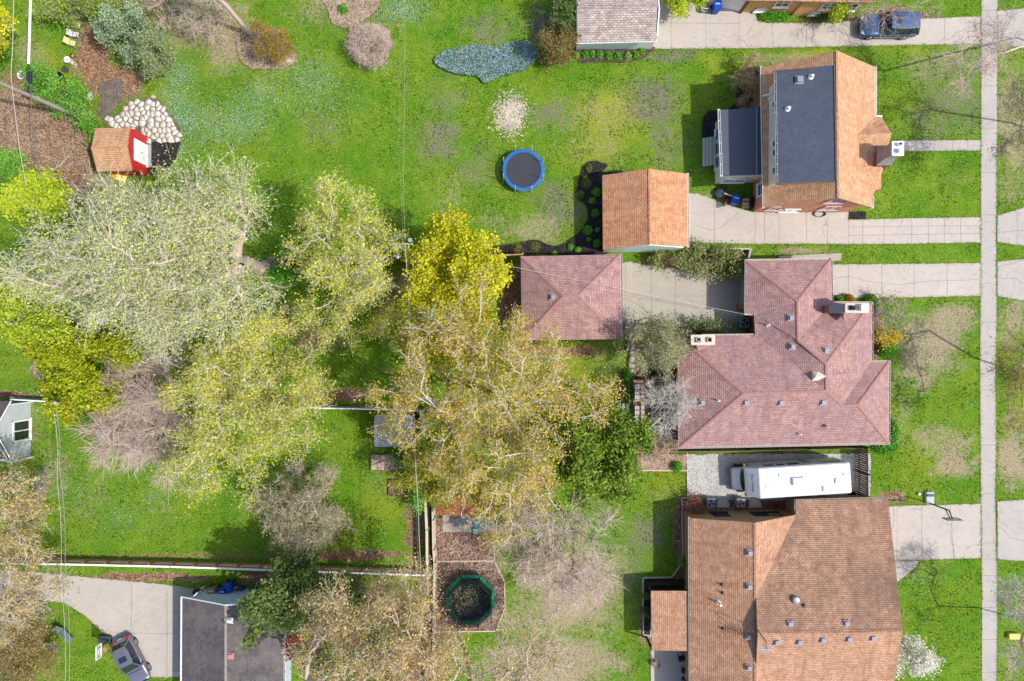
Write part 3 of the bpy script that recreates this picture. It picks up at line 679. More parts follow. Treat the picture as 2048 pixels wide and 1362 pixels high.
r.gutter([((1751,134,3.55),(1751,232,3.55)),((1751,233,3.55),(1763,233,3.55)),((1522,134.5,3.55),(1527,415,3.55)),((1745,394,3.55),(1744.5,415,3.55))], WHITE)
xa, xb = 20.08, 27.9; ya, yb = 10.72, 21.1
walls(t, [(xa,ya),(xb,ya),(xb,yb),(xa,yb)], 3.5, SALM)
xr = 24.0
gable(t, (xa,ya,3.5),(xb,ya,3.5),(xr,ya,6.35), SALM, (0,.12,0)); gable(t, (xa,yb,3.5),(xb,yb,3.5),(xr,yb,6.35), SALM, (0,-.12,0))
walls(t, [(xb-.3,11.6),(28.9,11.9),(28.9,17.5),(xb-.3,17.5)], 3.45, SALM, 'front_bay_wall')
# dormer
DS = siding('dormer_siding', C(230, 226, 212, .85), .13, .12)
d = MB().prism([(19.95,12.0),(23.6,12.15),(23.6,19.9),(19.95,19.6)], 3.6, 6.22).build('dormer', DS, t)
dr = Roof(t, [[(1550.5,143.6,6.3),(1668,130.4,6.62),(1672,361.6,6.62),(1554.4,369.6,6.3)]], MEMB, name='dormer_roof', th=.16)
dr.gutter([((1549.6,143,6.25),(1553.5,370,6.25))], M('dark_white_gutter', C(205,205,200), .5, .1))
dr.pipes([(1622,154),(1575.5,218)], .1, .35); dr.vents([(1598,160)], (.45,.45,.25), GREYM, 'roof_hatch')
mb = MB()
for a, b in (((1550.5,143.6,6.3),(1668,130.4,6.62)),((1672,361.6,6.62),(1554.4,369.6,6.3)),((1668,130.4,6.62),(1672,361.6,6.62))):
    a = P(*a); b = P(*b); mb.box((a+b)/2+Vector((0,0,.03)), ((b-a).length, .09, .07), math.atan2((b-a).y, (b-a).x))
mb.build('roof_edging', M('brown_flashing', C(110,88,75), .6, .15), t)
mb = MB()
for i in range(10):   # faint membrane seams
    y = 12.3+i*.78; mb.box((22.3, y, 6.62), (4.6, .03, .0))
for cx, cy in ((19.95,17.95),(19.95,14.95),(19.95,14.25),(19.95,12.9)):
    window(t, (19.95,cy), (0,1), (-1,0), .62, 4.7, 5.8, WHITE, 0)
for cx, z0, z1, wd in ((21.2,1.1,2.3,1.0),(24.9,4.0,5.2,1.5),(25.7,1.2,2.4,1.5),(22.0,.8,1.2,.9)):
    window(t, (cx,ya), (1,0), (0,-1), wd, z0, z1, M('pink_trim', C(228,195,190), .6, .08))
for cx in (22.9,):
    window(t, (cx,ya), (1,0), (0,-1), 1.5, .3, 1.3, WHITE)
mb = MB(); mb.lathe((25.6, ya-.2, -.02), [(.5,0),(.5,.28),(.46,.28),(.46,.05)], 18, 1, .55); mb.build('window_well', GREYM, t)
window(t, (xa,18.3), (0,1), (-1,0), 1.5, 1.2, 2.6, M('pink_trim', (0,0,0,1)), 1); window(t, (xa,12.2), (0,1), (-1,0), 1.1, 1.2, 2.4, WHITE, 0)
mb = MB(); q = [P(1523.5,160,3.5), P(1524.5,168,3.5)]; mb.cyl(P(1523.5,166,3.4), Vector((20.0,18.6,3.9)), .06); mb.cyl((19.9,19.0,4.3),(19.9,19.0,6.2),.05); mb.cyl((19.45,19.0,3.85),(19.9,19.0,4.3),.06); mb.build('downspout', WHITE, t)
# chimney
CH = thing('chimney_group', 'x', 'x'); bpy.data.objects.remove(CH)
STN = brickwall('grey_stone_block', C(185,180,175), C(160,155,152), C(210,205,200), .4, .2)
ch = MB().prism([(27.85,13.4),(28.95,13.4),(28.95,14.85),(27.85,14.85)], 0, 4.75).build('chimney', brickwall('dark_red_brick', C(175,62,70), C(150,48,58), C(165,100,100)), t)
mb = MB(); mb.add([(27.82,13.36,4.75),(28.98,13.36,4.75),(28.98,14.9,4.75),(27.82,14.9,4.75),(28.0,13.65,5.7),(28.75,13.65,5.7),(28.75,14.6,5.7),(28.0,14.6,5.7)], [(0,1,5,4),(1,2,6,5),(2,3,7,6),(3,0,4,7),(4,5,6,7),(0,3,2,1)])
mb.prism([(28.0,13.65),(28.75,13.65),(28.75,14.6),(28.0,14.6)], 5.7, 6.6); mb.build('chimney_stack', STN, ch)
mb = MB(); mb.box((28.38,14.12,6.66),(.86,1.06,.12)); mb.cyl((28.4,14.38,6.7),(28.4,14.38,7.0),.16,.14,12); mb.box((28.42,13.9,6.9),(.3,.3,.36)); mb.build('chimney_cap', WHITE, ch)
MB().cyl((28.4,14.38,7.0),(28.4,14.38,7.03),.1,.1,12).build('flue_opening', M('soot', (.03,.012,.008,1), .95, .1), ch)
# sunroom
sw = [(16.9,13.05),(20.06,13.15),(20.06,18.3),(16.9,18.1)]
walls(t, sw, 2.8, DS, 'sunroom_wall')
sr = Roof(t, [[(1438,220,2.95),(1536,214,3.25),(1538.6,348.4,3.25),(1443.4,351,2.95)]], MEMB2, name='sunroom_roof', th=.16)
sr.gutter([((1437.5,220,2.9),(1442.9,351,2.9))], WHITE, .16); MB().box(((P(1512,216,3.2)+P(1514,349,3.2))/2+Vector((0,0,.02))), (.12, 5.3, .03), .0).build('roof_seam', GREYM, t)
for cy in (16.9,15.75,14.6,13.7)[:3]: window(t, (16.9,cy), (0,1), (-1,0), 1.08, .35, 1.75, WHITE, 0)
window(t, (18.1,13.06), (1,0), (0,-1), 1.9, .7, 1.8, WHITE, 1)
mb = MB()
for i in range(4): mb.box((16.78-.24*i-.12, 15.65, .62-.15*i), (.24, 2.35, .06))
for i in range(4): mb.box((16.78-.24*i-.01, 15.65, .55-.15*i), (.02, 2.35, .12))
mb.build('steps', WOODG, t)

# -- orange garage -----------------------------------------------------------
t = thing('garage', 'pale green walled garage under orange shingle gable roof beside a black mulch bed', 'garage', P(1290, 420))
r = Roof(t, [[(1204.6,350.8,2.8),(1299,337.3,4.5),(1300.3,488.4,4.5),(1206,499,2.8)],[(1299,337.3,4.5),(1374.5,347.4,2.8),(1375.5,493.4,2.8),(1300.3,488.4,4.5)]], SH_OR, cap=[((1299,337.3,4.5),(1300.3,488.4,4.5))])
r.gutter([((1375.3,348,2.75),(1376.3,493,2.75))], WHITE)
MINT = siding('mint_siding', C(208, 238, 228, .9), .12, .08)
xa, xb, ya, yb = 7.55, 13.6, 7.35, 13.0
walls(t, [(xa,ya),(xb,ya),(xb,yb),(xa,yb)], 2.7, MINT)
gable(t, (xa,ya,2.7),(xb,ya,2.7),(10.55,ya,4.3), MINT, (0,.1,0)); gable(t, (xa,yb,2.7),(xb,yb,2.7),(10.55,yb,4.3), MINT, (0,-.1,0))
MB().box((xb+.03,(ya+yb)/2,1.1),(.05,4.2,2.2)).build('garage_door', siding('door_panel', C(225,222,215), .5, .1), t)

# -- pink hip garage -----------------------------------------------------------
t = thing('garage', 'square garage with dusty pink hipped shingle roof beside the concrete court', 'garage', P(1142, 595))
e = 2.75; a_, b_, c_, d_ = (1041.6,512.8,e),(1241.5,508.6,e),(1243,678,e),(1043.4,681,e); R1, R2 = (1126.6,592,4.25),(1157,591.3,4.25)
capP = M('pink_cap', C(190,142,134), .9, .2)
r = Roof(t, [[a_,b_,R2,R1],[b_,c_,R2],[c_,d_,R1,R2],[d_,a_,R1]], SH_PINK, cap=[(a_,R1),(b_,R2),(c_,R2),(d_,R1),(R1,R2)], capmat=capP)
r.gutter([((1242.5,509,e-.05),(1244,679,e-.05))], GUT); r.vents([(1106,594.5)])
BRP = BRICKRED
walls(t, inset([P(*p)[:2] for p in (a_,b_,c_,d_)], .35), 2.7, BRP)
MB().box((8.4,3.5,1.1),(.06,4.6,2.15)).build('garage_door', siding('door_cream', C(222,215,200), .5, .1), t)

# -- pink hip house -----------------------------------------------------------
t = thing('hipped_house', 'large house with dusty pink hipped roof, cream gutters and pale capped chimney', 'house', P(1580, 730))
e = 3.0
a,b,c,d = (1491.3,520.4,e),(1662.7,517.9,e),(1663.9,604.9,e),(1743.8,605.2,e)
e_,f,g_,h_ = (1743.6,723,e),(1779,723,e),(1777.6,887,e),(1358.4,895.6,e)
i_,j,k_,l = (1356.5,671,e),(1511.8,669.2,3.08),(1510.7,628.5,3.2),(1490.4,628.5,e)
A1,A2,A3,A4,A5 = (1595.1,602.3,4.5),(1596.5,680.5,4.5),(1652.2,727.6,4.95),(1653,782,4.95),(1487,787,4.95)
B1,B2 = (1684,811,4.45),(1716.2,809.6,4.45)
planes = [[a,b,A1],[b,c,A2,A1],[c,d,A3,A2],[d,e_,B1,A4,A3],[e_,f,B2,B1],[f,g_,B2],[g_,h_,A5,A4,B1,B2],[h_,i_,A5],[i_,j,A4,A5],[k_,l,a,A1,A2],[j,k_,A2,A3],[j,A3,A4]]
r = Roof(t, planes, SH_PINK, cap=[(a,A1),(b,A1),(A1,A2),(A2,A3),(A3,A4),(d,A3),(A4,A5),(i_,A5),(h_,A5),(A4,B1),(B1,B2),(f,B2),(g_,B2)], capmat=capP)
mbv = MB()
gl = [(a,b),(b,c),(c,d),(d,e_),(e_,f),(f,g_),(g_,h_),(h_,i_),(i_,j),(j,k_),(k_,l),(l,a)]
r.gutter([((p[0],p[1],p[2]-.03),(q[0],q[1],q[2]-.03)) for p, q in gl], GUT)
walls(t, inset([P(*p)[:2] for p in (a,b,c,d,e_,f,g_,h_,i_,j,k_,l)], .5), 2.92, BRICKRED)
r.vents([(1582,636),(1585,693),(1652,701),(1492,805.5),(1562,805.5),(1646,804.6),(1405,805)]); r.pipes([(1535,650),(1436,801),(1598,868)]); r.vents([(1649,851)], (.14,.14,.25), FLASH, 'flue')
p = r.at(1632, 752); MB().add([p+Vector((-.3,-.36,-.05)), p+Vector((.1,-.36,.1)), p+Vector((.1,.36,.1)), p+Vector((-.3,.36,-.05)), p+Vector((-.22,0,.5)), p+Vector((.65,0,.36))], [(0,4,3),(0,1,5,4),(4,5,2,3),(1,2,5)]).build('dormer_vent', CREAM, t)
# garage opening on the west side of the north wing
MB().box((18.86,4.45,1.15),(.08,2.9,2.3)).build('garage_door', M('grey_door', C(170,172,172), .6, .1), t)
MB().box((18.78,6.1,1.4),(.3,.4,2.8)).build('brick_pier', BRICKRED, t); MB().box((18.78,2.75,1.4),(.3,.45,2.8)).build('brick_pier', BRICKRED, t)
def chimney(parent, pts, z1, mat, capmat, flues, capz=.1, z0=0, over=.06):
    c = MB().prism(pts, z0, z1-capz).build('chimney', mat, parent)
    MB().prism(inset(pts, -over), z1-capz, z1).build('chimney_cap', capmat, c)
    for (fx, fy) in flues:
        mb = MB(); 
        for sx, sy, w_, d_ in ((-.16,0,.05,.36),(.16,0,.05,.36),(0,-.16,.36,.05),(0,.16,.36,.05)): mb.box((fx+sx, fy+sy, z1+.09), (w_, d_, .18))
        mb.build('flue', M('pale_flue', C(225,200,180), .8, .1), c); MB().box((fx,fy,z1+.012),(.27,.27,.02)).build('flue_opening', M('soot', (.03,.012,.008,1), .95, .1), c)
    return c
hc = 5.3
q = [P(1383.5,671.5,hc), P(1428.5,671,hc), P(1428.5,688,hc), P(1383.5,688.5,hc)]
PCAP = M('pale_cap', C(236,226,208), .8, .1)
chimney(t, [v[:2] for v in q], hc, BRICKRED, PCAP, [P(1397,680,hc+.1)[:2], P(1419,679.5,hc+.1)[:2]])
cr = P(1390,695,4.2)
MB().add([P(1383,688,3.75),P(1428,688,3.75)+Vector((0,0,.02)),P(1397,702,3.98),P(1392,689,4.15)], [(0,3,2),(3,1,2)]).build('chimney_cricket', SH_PINK, t)
# wide stone chimney at the front
hc = 6.0
q = [P(1662.5,609.5,5.0), P(1690,608,5.0), P(1690,623,5.0), P(1664,624,5.0)]
STN2 = M('speckled_stone', C(170,165,175), .85, .3, 12, fine=35)
cc = MB().prism([(24.35,2.13),(26.6,2.13),(26.6,2.72),(24.35,2.72)], 0, 4.6).build('chimney', BRICKRED, t)
mb = MB(); mb.add([(24.3,2.1,4.6),(24.95,2.1,5.75),(24.95,2.75,5.75),(24.3,2.75,4.6),(26.63,2.1,4.6),(26.63,2.1,5.75),(26.63,2.75,5.75),(26.63,2.75,4.6)], [(0,3,2,1),(0,1,5,4),(3,7,6,2),(1,2,6,5),(4,5,6,7)]); mb.build('chimney_shoulder', STN2, cc)
MB().box((25.8,2.43,5.82),(1.78,.74,.12)).build('chimney_cap', PCAP, cc)
MB().rbox((26.12,2.43,6.08),(.46,.46,.42),.05).build('chimney_pot', WHITE, cc)
mb = MB(); mb.box((25.38,2.43,5.98),(.34,.34,.22)); mb.build('flue', M('terracotta', (0,0,0,1)), cc); MB().box((25.38,2.43,6.105),(.22,.22,.02)).build('flue_opening', M('soot', (0,0,0,1)), cc)
MB().add([P(1681,624,4.05),P(1716,624,4.0),P(1688,644,4.25),P(1687,625,4.62)], [(0,3,2),(3,1,2)]).build('chimney_cricket', SH_PINK, t)

# -- big brown-roofed house, bottom right ----------------------------------------
t = thing('gabled_house', 'large tan brick house with broad brown shingled intersecting gable roofs', 'house', P(1600, 1230))
W1,W2,W3 = (1379,1036,3.0),(1510,1045.5,5.0),(1592,1030,3.3)
M1,M2,M3,M4,M5,M6 = (1590,1001,3.0),(1776,995.4,3.0),(1805.4,1261,5.6),(1515,1266,5.6),(1512,1197,5.0),(1592,1030,3.3)
SWp,SR = (1381,1478,3.0),(1512,1480,5.0)
S1,S2,S3,S4 = (1512.5,1325,5.0),(1594,1470,3.2),(1600,1481,3.0),(1770,1481,3.0)
r = Roof(t, [[W1,W2,SR,SWp],[W2,W3,M5],[SR,S1,S2],[W2,M5,S1,SR][:0] or [M5,S1,SR,W2]], SH_BRN, cap=[(W2,SR)])
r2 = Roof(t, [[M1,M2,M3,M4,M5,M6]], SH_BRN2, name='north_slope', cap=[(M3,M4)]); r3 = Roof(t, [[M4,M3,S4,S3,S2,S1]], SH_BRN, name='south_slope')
r.gutter([((1378,1036,2.95),(1380,1478,2.95))], GUT); r2.gutter([((1590,1000.5,2.95),(1776,995,2.95)),((1589.5,1001,2.95),(1591,1028,3.2))], M('grey_gutter', C(170,172,165), .5, .1))
TB = brickwall('tan_brick', C(214,172,120), C(190,146,98), C(175,150,115))
walls(t, [(14.3,-14.15),(22.7,-14.05),(22.7,-13.0),(29.4,-12.8),(28.95,-30.8),(14.3,-30.8)], 2.9, TB)
gable(t, (14.3,-14.15,2.9),(22.5,-14.05,2.9),(18.47,-14.1,4.75), TB, (0,-.12,0))
gable(t, (29.35,-12.9,2.9),(28.95,-30.6,2.9),(29.15,-21.8,5.4), TB, (-.12,0,0))
mb = MB(); A_=P(*M5); B_=P(*M4); C_=P(*S1); mb.add([A_+Vector((.12,0,-.15)),B_+Vector((.12,0,-.15)),C_+Vector((.12,0,-.15)),A_+Vector((.12,0,-.7)),C_+Vector((.12,0,-.7))], [(0,1,2),(0,2,4,3)]); mb.build('gable_wall', WHITE, t)
mb = MB()
for u, v in ((A_,B_),(B_,C_)): mb.cyl(u+Vector((-.04,0,.02)), v+Vector((-.04,0,.02)), .06, .06, 4)
mb.build('verge_board', M('dark_verge', C(95,88,80), .7, .1), t)
for cx, wd in ((16.9,1.3),(20.0,1.1),(21.2,1.1)): window(t, (cx,-14.1), (1,0), (0,1), wd, 1.2, 2.2, DKMETAL)
r.vents([(1499.5,1105.5),(1499,1173),(1498,1273),(1498.5,1335)]); r.pipes([(1444,1169),(1445.5,1185.5),(1446,1257)], .07, .25, FLASH); r.pipes([(1437.5,1205)], .09, .6)
r2.vents([(1579.5,1247.5),(1692.5,1246.5)]); r3.vents([(1553.5,1284.5),(1599,1283.5),(1645.5,1279.5),(1698,1278),(1745.5,1276)]); r2.pipes([(1607.5,1211)], .08, .2, FLASH)
p = r2.at(1590, 1199); mb = MB(); mb.lathe(p, [(.3,-.1),(.28,.05),(.32,.08),(.32,.14),(.24,.26),(.05,.3)], 18); mb.build('turbine_vent', GREYM, t, smooth=True)
# antenna
p = P(1517, 1262, 5.7); tp = P(1533.5, 1299, 6.6)
an = MB(); an.cyl((p.x,p.y,5.0),(p.x-.1,p.y,7.6),.03); an.cyl((p.x-.1,p.y,7.5),tp,.025); an.build('antenna_mast', DKMETAL, t)
an = MB(); an.cyl(P(1521,1298,6.6),P(1548,1300,6.6),.05)
for i in range(9): q = P(1521+3.2*i,1298.5,6.6); an.cyl(q-Vector((0,.28,0)),q+Vector((0,.28,0)),.025)
an.build('antenna', M('pale_alu', C(210,205,198), .5, .1), t)
# lean-to porch
pr = Roof(t, [[(1302,1182,2.5),(1377,1182,2.85),(1377,1302,2.85),(1303.5,1301,2.5)]], SH_BRN, name='porch_roof', th=.12)
mb = MB()
for xx, yy in ((11.2,-20.1),(11.2,-22.4),(11.2,-24.7)): mb.box((xx,yy,1.2),(.14,.14,2.4))
mb.box((12.7,-20.0,2.3),(3.1,.1,.2)); mb.box((12.7,-20.0,.5),(3.1,.08,.9)); mb.build('porch_frame', M('dark_porch_wood', C(70,58,52), .8, .2), t)
MB().box((12.7,-22.3,.06),(3.1,4.8,.1)).build('porch_floor', WOODG, t)

# -- charcoal garage, bottom left ------------------------------------------------
t = thing('garage', 'pale blue walled garage with long charcoal shingle roof in the bottom left', 'garage', P(460, 1290))
r = Roof(t, [[(364.6,1194,2.75),(451,1210.5,4.1),(451,1470,4.1),(363,1470,2.75)],[(451,1210.5,4.1),(567,1198,2.6),(569,1470,2.6),(451,1470,4.1)]], SH_DRK, cap=[((451,1210.5,4.1),(451,1470,4.1))], capmat=M('pale_ridge', C(170,160,150), .9, .15))
LB = siding('pale_blue_siding', C(200, 215, 230, .95), .14, .1)
r.gutter([((363.5,1194,2.7),(362,1470,2.7)),((568,1200,2.55),(570,1470,2.55))], WHITE, .1)
mb = MB()
for u, v in (((364.6,1194,2.77),(451,1210.5,4.12)),((451,1210.5,4.12),(567,1198,2.62))): mb.cyl(P(*u), P(*v), .05, .05, 4)
mb.build('verge_board', WHITE, t)
xa, xb, ya = -25.9, -18.4, -20.72
walls(t, [(xa,ya),(xb,ya),(xb,-31),(xa,-31)], 2.6, LB); gable(t, (xa,ya,2.6),(xb,ya,2.6),(-22.15,ya,3.95), LB, (0,-.1,0))
r.vents([(460,1240.5)], (.34,.3,.14), WHITE); r.vents([(461,1312)], (.38,.34,.14), M('pink_vent', C(215,150,150), .6, .1))
mb = MB(); mb.tube([P(378,1195,2.8), P(386,1194,2.8), P(394,1186,2.8), (-25.6,-20.6,2.3), (-25.6,-20.6,.3)], .05); mb.build('downspout', WHITE, t)

# -- grey house at left edge -------------------------------------------------------
t = thing('sided_house', 'blue grey sided house gable with white framed glass door on the left edge', 'house', P(-60, 860))
r = Roof(t, [[(22,802,2.6),(-11,860,4.4),(-220,860,4.4),(-220,802,2.6)],[(-11,860,4.4),(21,918,2.6),(-220,918,2.6),(-220,860,4.4)]], SH_DRK)
GS = siding('blue_grey_siding', C(205, 214, 220, .8), .16, .2)
walls(t, [(-40.1,-5.15),(-40.1,-9.65),(-49,-9.65),(-49,-5.15)], 2.5, GS); gable(t, (-40.1,-5.15,2.5),(-40.1,-9.65,2.5),(-40.1,-7.4,4.2), GS, (-.1,0,0))
window(t, (-40.1,-7.35), (0,1), (1,0), 1.75, .12, 2.1, WHITE, 1, name='patio_door', fr=.14, rail=False)
MB().box((-39.95,-9.7,1.2),(.14,.14,2.5)).build('corner_post', WHITE, t); MB().cyl((-39.95,-5.1,0),(-39.95,-5.1,2.5),.05).build('downspout', WHITE, t)
mb = MB()
for u, v in (((22,802,2.62),(-11,860,4.42)),((-11,860,4.42),(21,918,2.62))): mb.cyl(P(*u), P(*v), .06, .06, 4)
mb.build('verge_board', WHITE, t)

# -- little metal shed ------------------------------------------------------------
t = thing('metal_shed', 'small pale grey metal shed beside the white fence under the orange birch', 'shed', P(785, 862))
MS = M('galvanised_roof', C(185, 195, 205), .45, .25, 2.5, fine=9, metal=.25)
r = Roof(t, [[(749.3,830.4,2.1),(826,830.4,2.1),(826,862,2.4),(747.5,862,2.4)],[(747.5,862,2.4),(826,862,2.4),(825,893.5,2.1),(749.3,893.5,2.1)]], MS, th=.06)
walls(t, [(-10.9,-6.1),(-8.05,-6.1),(-8.05,-8.35),(-10.9,-8.35)], 2.05, siding('grey_ribbed', C(178,184,188), .2, .15))
# -- playhouse under the birch ------------------------------------------------------
t = thing('playhouse', 'cedar shed with orange tan shingle roof below the orange birch', 'shed', P(925, 1000))
SO2 = shingle('rust_shingle', C(216,138,98), C(192,112,76), C(120,75,55), C(205,150,115), .4)
r = Roof(t, [[(868,958,2.2),(988,960,2.2),(988,993,2.75),(868,992,2.75)],[(868,992,2.75),(988,993,2.75),(986,1032,2.2),(872,1029.5,2.2)]], SO2, cap=[((868,992,2.75),(988,993,2.75))])
walls(t, [(-5.9,-11.4),(-1.65,-11.4),(-1.65,-13.95),(-5.9,-13.95)], 2.15, WOODO)
MB().box((-3.6,-13.98,1.0),(.9,.06,1.9)).build('door', DKMETAL, t)

# ================================================================== fences, pergola
def fence(name, label, pts, h, mat, post=2.4, th=.04, side=None, rail=None, group=None, bw=.15, gap=.006, vary=.0, postmat=None, cap=True):
    """pts: fence TOP as seen in the picture, at height h"""
    W = [P(a, b, h) for a, b in pts]; t = thing(name, label, 'fence', (W[0].x, W[0].y, 0), group=group)
    pb = MB()
    for a, b in zip(W[:-1], W[1:]):
        d = (b-a); L = d.length; d.normalize(); ang = math.atan2(d.y, d.x); k = max(1, int(L/bw)); nn = Vector((-d.y, d.x, 0))
        for i in range(k):
            c = a+d*(L*(i+.5)/k); hh = h+random.uniform(-vary, vary); pb.box((c.x, c.y, hh/2), (L/k-gap, th, hh-.04), ang)
    pb.build('panel', mat, t)
    rb = MB()
    for a, b in zip(W[:-1], W[1:]):
        d = (b-a); L = d.length; d.normalize(); ang = math.atan2(d.y, d.x); nn = Vector((-d.y, d.x, 0))*(side or 1)
        for z in (.35, h-.3): rb.box(((a+b)/2).to_2d().to_3d()+nn*.06+Vector((0,0,z)), (L, .05, .09), ang)
        if cap: 
            MB().box(((a+b)/2).to_2d().to_3d()+Vector((0,0,h+.0)), (L+.05, .14 if cap is True else cap, .04), ang).build('top_rail', rail or mat, t)
    rb.build('rail', postmat or mat, t)
    for a, b in zip(W[:-1], W[1:]):
        d = (b-a); L = d.length; d.normalize(); k = max(1, int(L/post)); nn = Vector((-d.y, d.x, 0))*(side or 1); ang = math.atan2(d.y, d.x)
        for i in range(k+1):
            c = a+d*(L*i/k)+nn*.1; MB().box((c.x, c.y, h/2), (.1, .1, h-.02), ang).build('post', postmat or mat, t)
    return t
FB = M('fence_boards', C(232, 208, 174, 1.1), .85, .3, 1.5, fine=20); FBR = M('fence_rust_post', C(185,125,78, .9), .85, .2)
fence('board_fence', 'long tan board fence with white cap rail along the bottom left yard', [(-60,1127),(120,1128.5),(340,1133.5),(560,1141),(720,1146.5),(853,1151)], 1.35, FB, 0.93*1.0+.65, side=-1 if False else 1, rail=WHITE, postmat=FBR, cap=.14)
fence('white_fence', 'thin white railed fence crossing behind the yellow green tree and bare shrub', [(20,799),(105,803.5),(300,808),(560,814.5),(720,818),(848,822)], 1.25, M('grey_white_boards', C(200,200,198), .8, .2), 2.4, rail=WHITE, cap=.1)
FG = M('grey_fence_boards', C(205, 192, 175, .85), .85, .25, 1.5, fine=20)
fence('wooden_fence', 'grey wooden fence right of the small raised beds, nearer to them', [(841,822),(845,900),(849,980),(853,1060),(854,1150)], 1.8, FG, 2.2, rail=FG, cap=.16)
fence('wooden_fence', 'pale wooden fence just left of the bark play area', [(864,985),(865,1040),(866,1100),(868,1125),(866,1290),(868,1440)], 1.6, FG, 2.2, rail=FG, cap=.1)
fence('cedar_fence', 'short orange cedar fence between the bright yellow tree and the pink garage', [(560,527),(800,514),(990,511),(1046,508.5)], 1.7, WOODO, 2.4, rail=WOODO, cap=.1)
fence('pale_fence', 'pale board fence between orange garage and pink house', [(1372,495),(1440,496),(1500,498)], 1.7, M('pale_boards', C(212,200,182), .85, .2, 1.5), 2.2, cap=.12)
fence('pale_fence', 'short pale fence panel meeting the pink house corner', [(1501,498),(1497,520)], 1.7, M('pale_boards', C(0,0,0)), 1.0, cap=.12)
BRF = M('brown_slats', C(105, 82, 72), .85, .2, 2); TNF = M('tan_slats', C(185, 165, 140), .85, .25, 2)
fence('slat_fence', 'narrow slatted fence between the pink house and the motorhome', [(1346,904),(1500,902),(1620,899.5),(1728,897)], 1.1, TNF, 2.4, bw=.12, gap=.06, cap=False, postmat=BRF)
fence('slat_gate', 'dark brown slatted gate behind the motorhome', [(1736,896),(1737,950),(1737,1003)], 1.9, BRF, 1.2, bw=.17, gap=.04, cap=False)
def frame_line(name, label, pts, h, mat, wd=.09, cat='edging', z=None):
    t = thing(name, label, cat, P(*pts[0], 0)); mb = MB()
    for a, b in zip(pts[:-1], pts[1:]):
        a = P(*a, h); b = P(*b, h); d = b-a; mb.box(((a+b)/2).to_2d().to_3d()+Vector((0,0,h/2)), (d.length+wd*.9, wd, h), math.atan2(d.y, d.x))
    mb.build('timber', mat, t); return t
PALT = M('pale_timber', C(232, 215, 195), .8, .15, 2)
frame_line('timber_edging', 'pale timber edging angling round the green trampoline bark area', [(868,1123),(989,1122),(1009,1165),(1010,1216),(992,1262.5),(876,1264)], .15, PALT)
frame_line('timber_edging', 'straight pale timber edging between concrete slab and trampoline area', [(989,1032),(989,1120)], .15, PALT)
frame_line('timber_edging', 'white timber edging left of the gravel motorhome pad', [(1272,941),(1373,941.5)], .15, PALT)
frame_line('timber_edging', 'grey timber edging around bed left of the brown porch', [(1376,996),(1364,996),(1366,1110),(1362,1130),(1344,1155),(1286,1156),(1287,1270),(1300,1271)], .15, WOODG)
frame_line('timber_edging', 'thin timber edge between gravel pad and the neighbouring lawn', [(1374,905),(1375,998)], .12, PALT, .05)
# pergola
DW = M('dark_grey_wood', C(120, 122, 120), .8, .2, 2)
t = thing('pergola', 'grey pergola with open rafters over brick patio beside the pink house', 'pergola', P(1325, 820))
for (px_, py_) in ((1306,764),(1306,876),(1352,764),(1352,876)):
    c = P(px_, py_, 2.3); MB().box((c.x, c.y, 1.15), (.12, .12, 2.3)).build('post', DW, t)
for px_ in (1303, 1355):
    a = P(px_, 760, 2.35); b = P(px_, 880, 2.35); MB().box((a+b)/2, (.1, (b-a).length, .16)).build('beam', DW, t)
for i in range(12):
    a = P(1299, 762+i*10.5, 2.48); b = P(1358, 762+i*10.5, 2.48); MB().box((a+b)/2, ((b-a).length, .06, .12)).build('rafter', DW, t)
MB().box((P(1304,762,2.2)+P(1304,878,2.2))/2+Vector((-.1,0,0)), (.28, (P(1304,762,2.2)-P(1304,878,2.2)).length, .1)).build('side_beam', M('slate_board', C(120,128,138), .7, .15), t)
fence('wire_fence', 'thin wire fence enclosing the brick patio by the pergola', [(1264,758),(1264,878)], .9, DKMETAL, 1.2, th=.02, bw=.2, gap=.17, cap=.05)
WW = M('whitewashed_wood', C(232, 228, 220), .8, .15, 2)
def bench(label, px0, py0, px1, py1):
    a = P(px0, py0, .45); b = P(px1, py1, .45); c = (a+b)/2; L = abs(a.y-b.y); wd = abs(b.x-a.x)
    t = thing('bench', label, 'bench', (c.x, c.y, 0), group='whitewashed patio benches')
    mb = MB(); k = 3
    for i in range(k): mb.box((-wd/2+wd*(i+.5)/k, 0, .45), (wd/k-.025, L, .04))
    mb.build('seat', WW, t, local=True)
    for s_ in (-1, 1): MB().box((0, s_*(L/2-.25), .21), (wd*.85, .07, .42)).build('leg', WW, t, local=True)
bench('short wide white slatted bench at the top left of the brick patio', 1269.5, 768, 1279, 802); bench('long wide white slatted bench at the bottom left of the brick patio', 1269.5, 812, 1279, 855)
bench('short narrow white bench nearer the pergola, upper one', 1282.5, 776, 1287, 796); bench('long narrow white bench nearer the pergola, lower one', 1282.5, 805, 1289, 846)

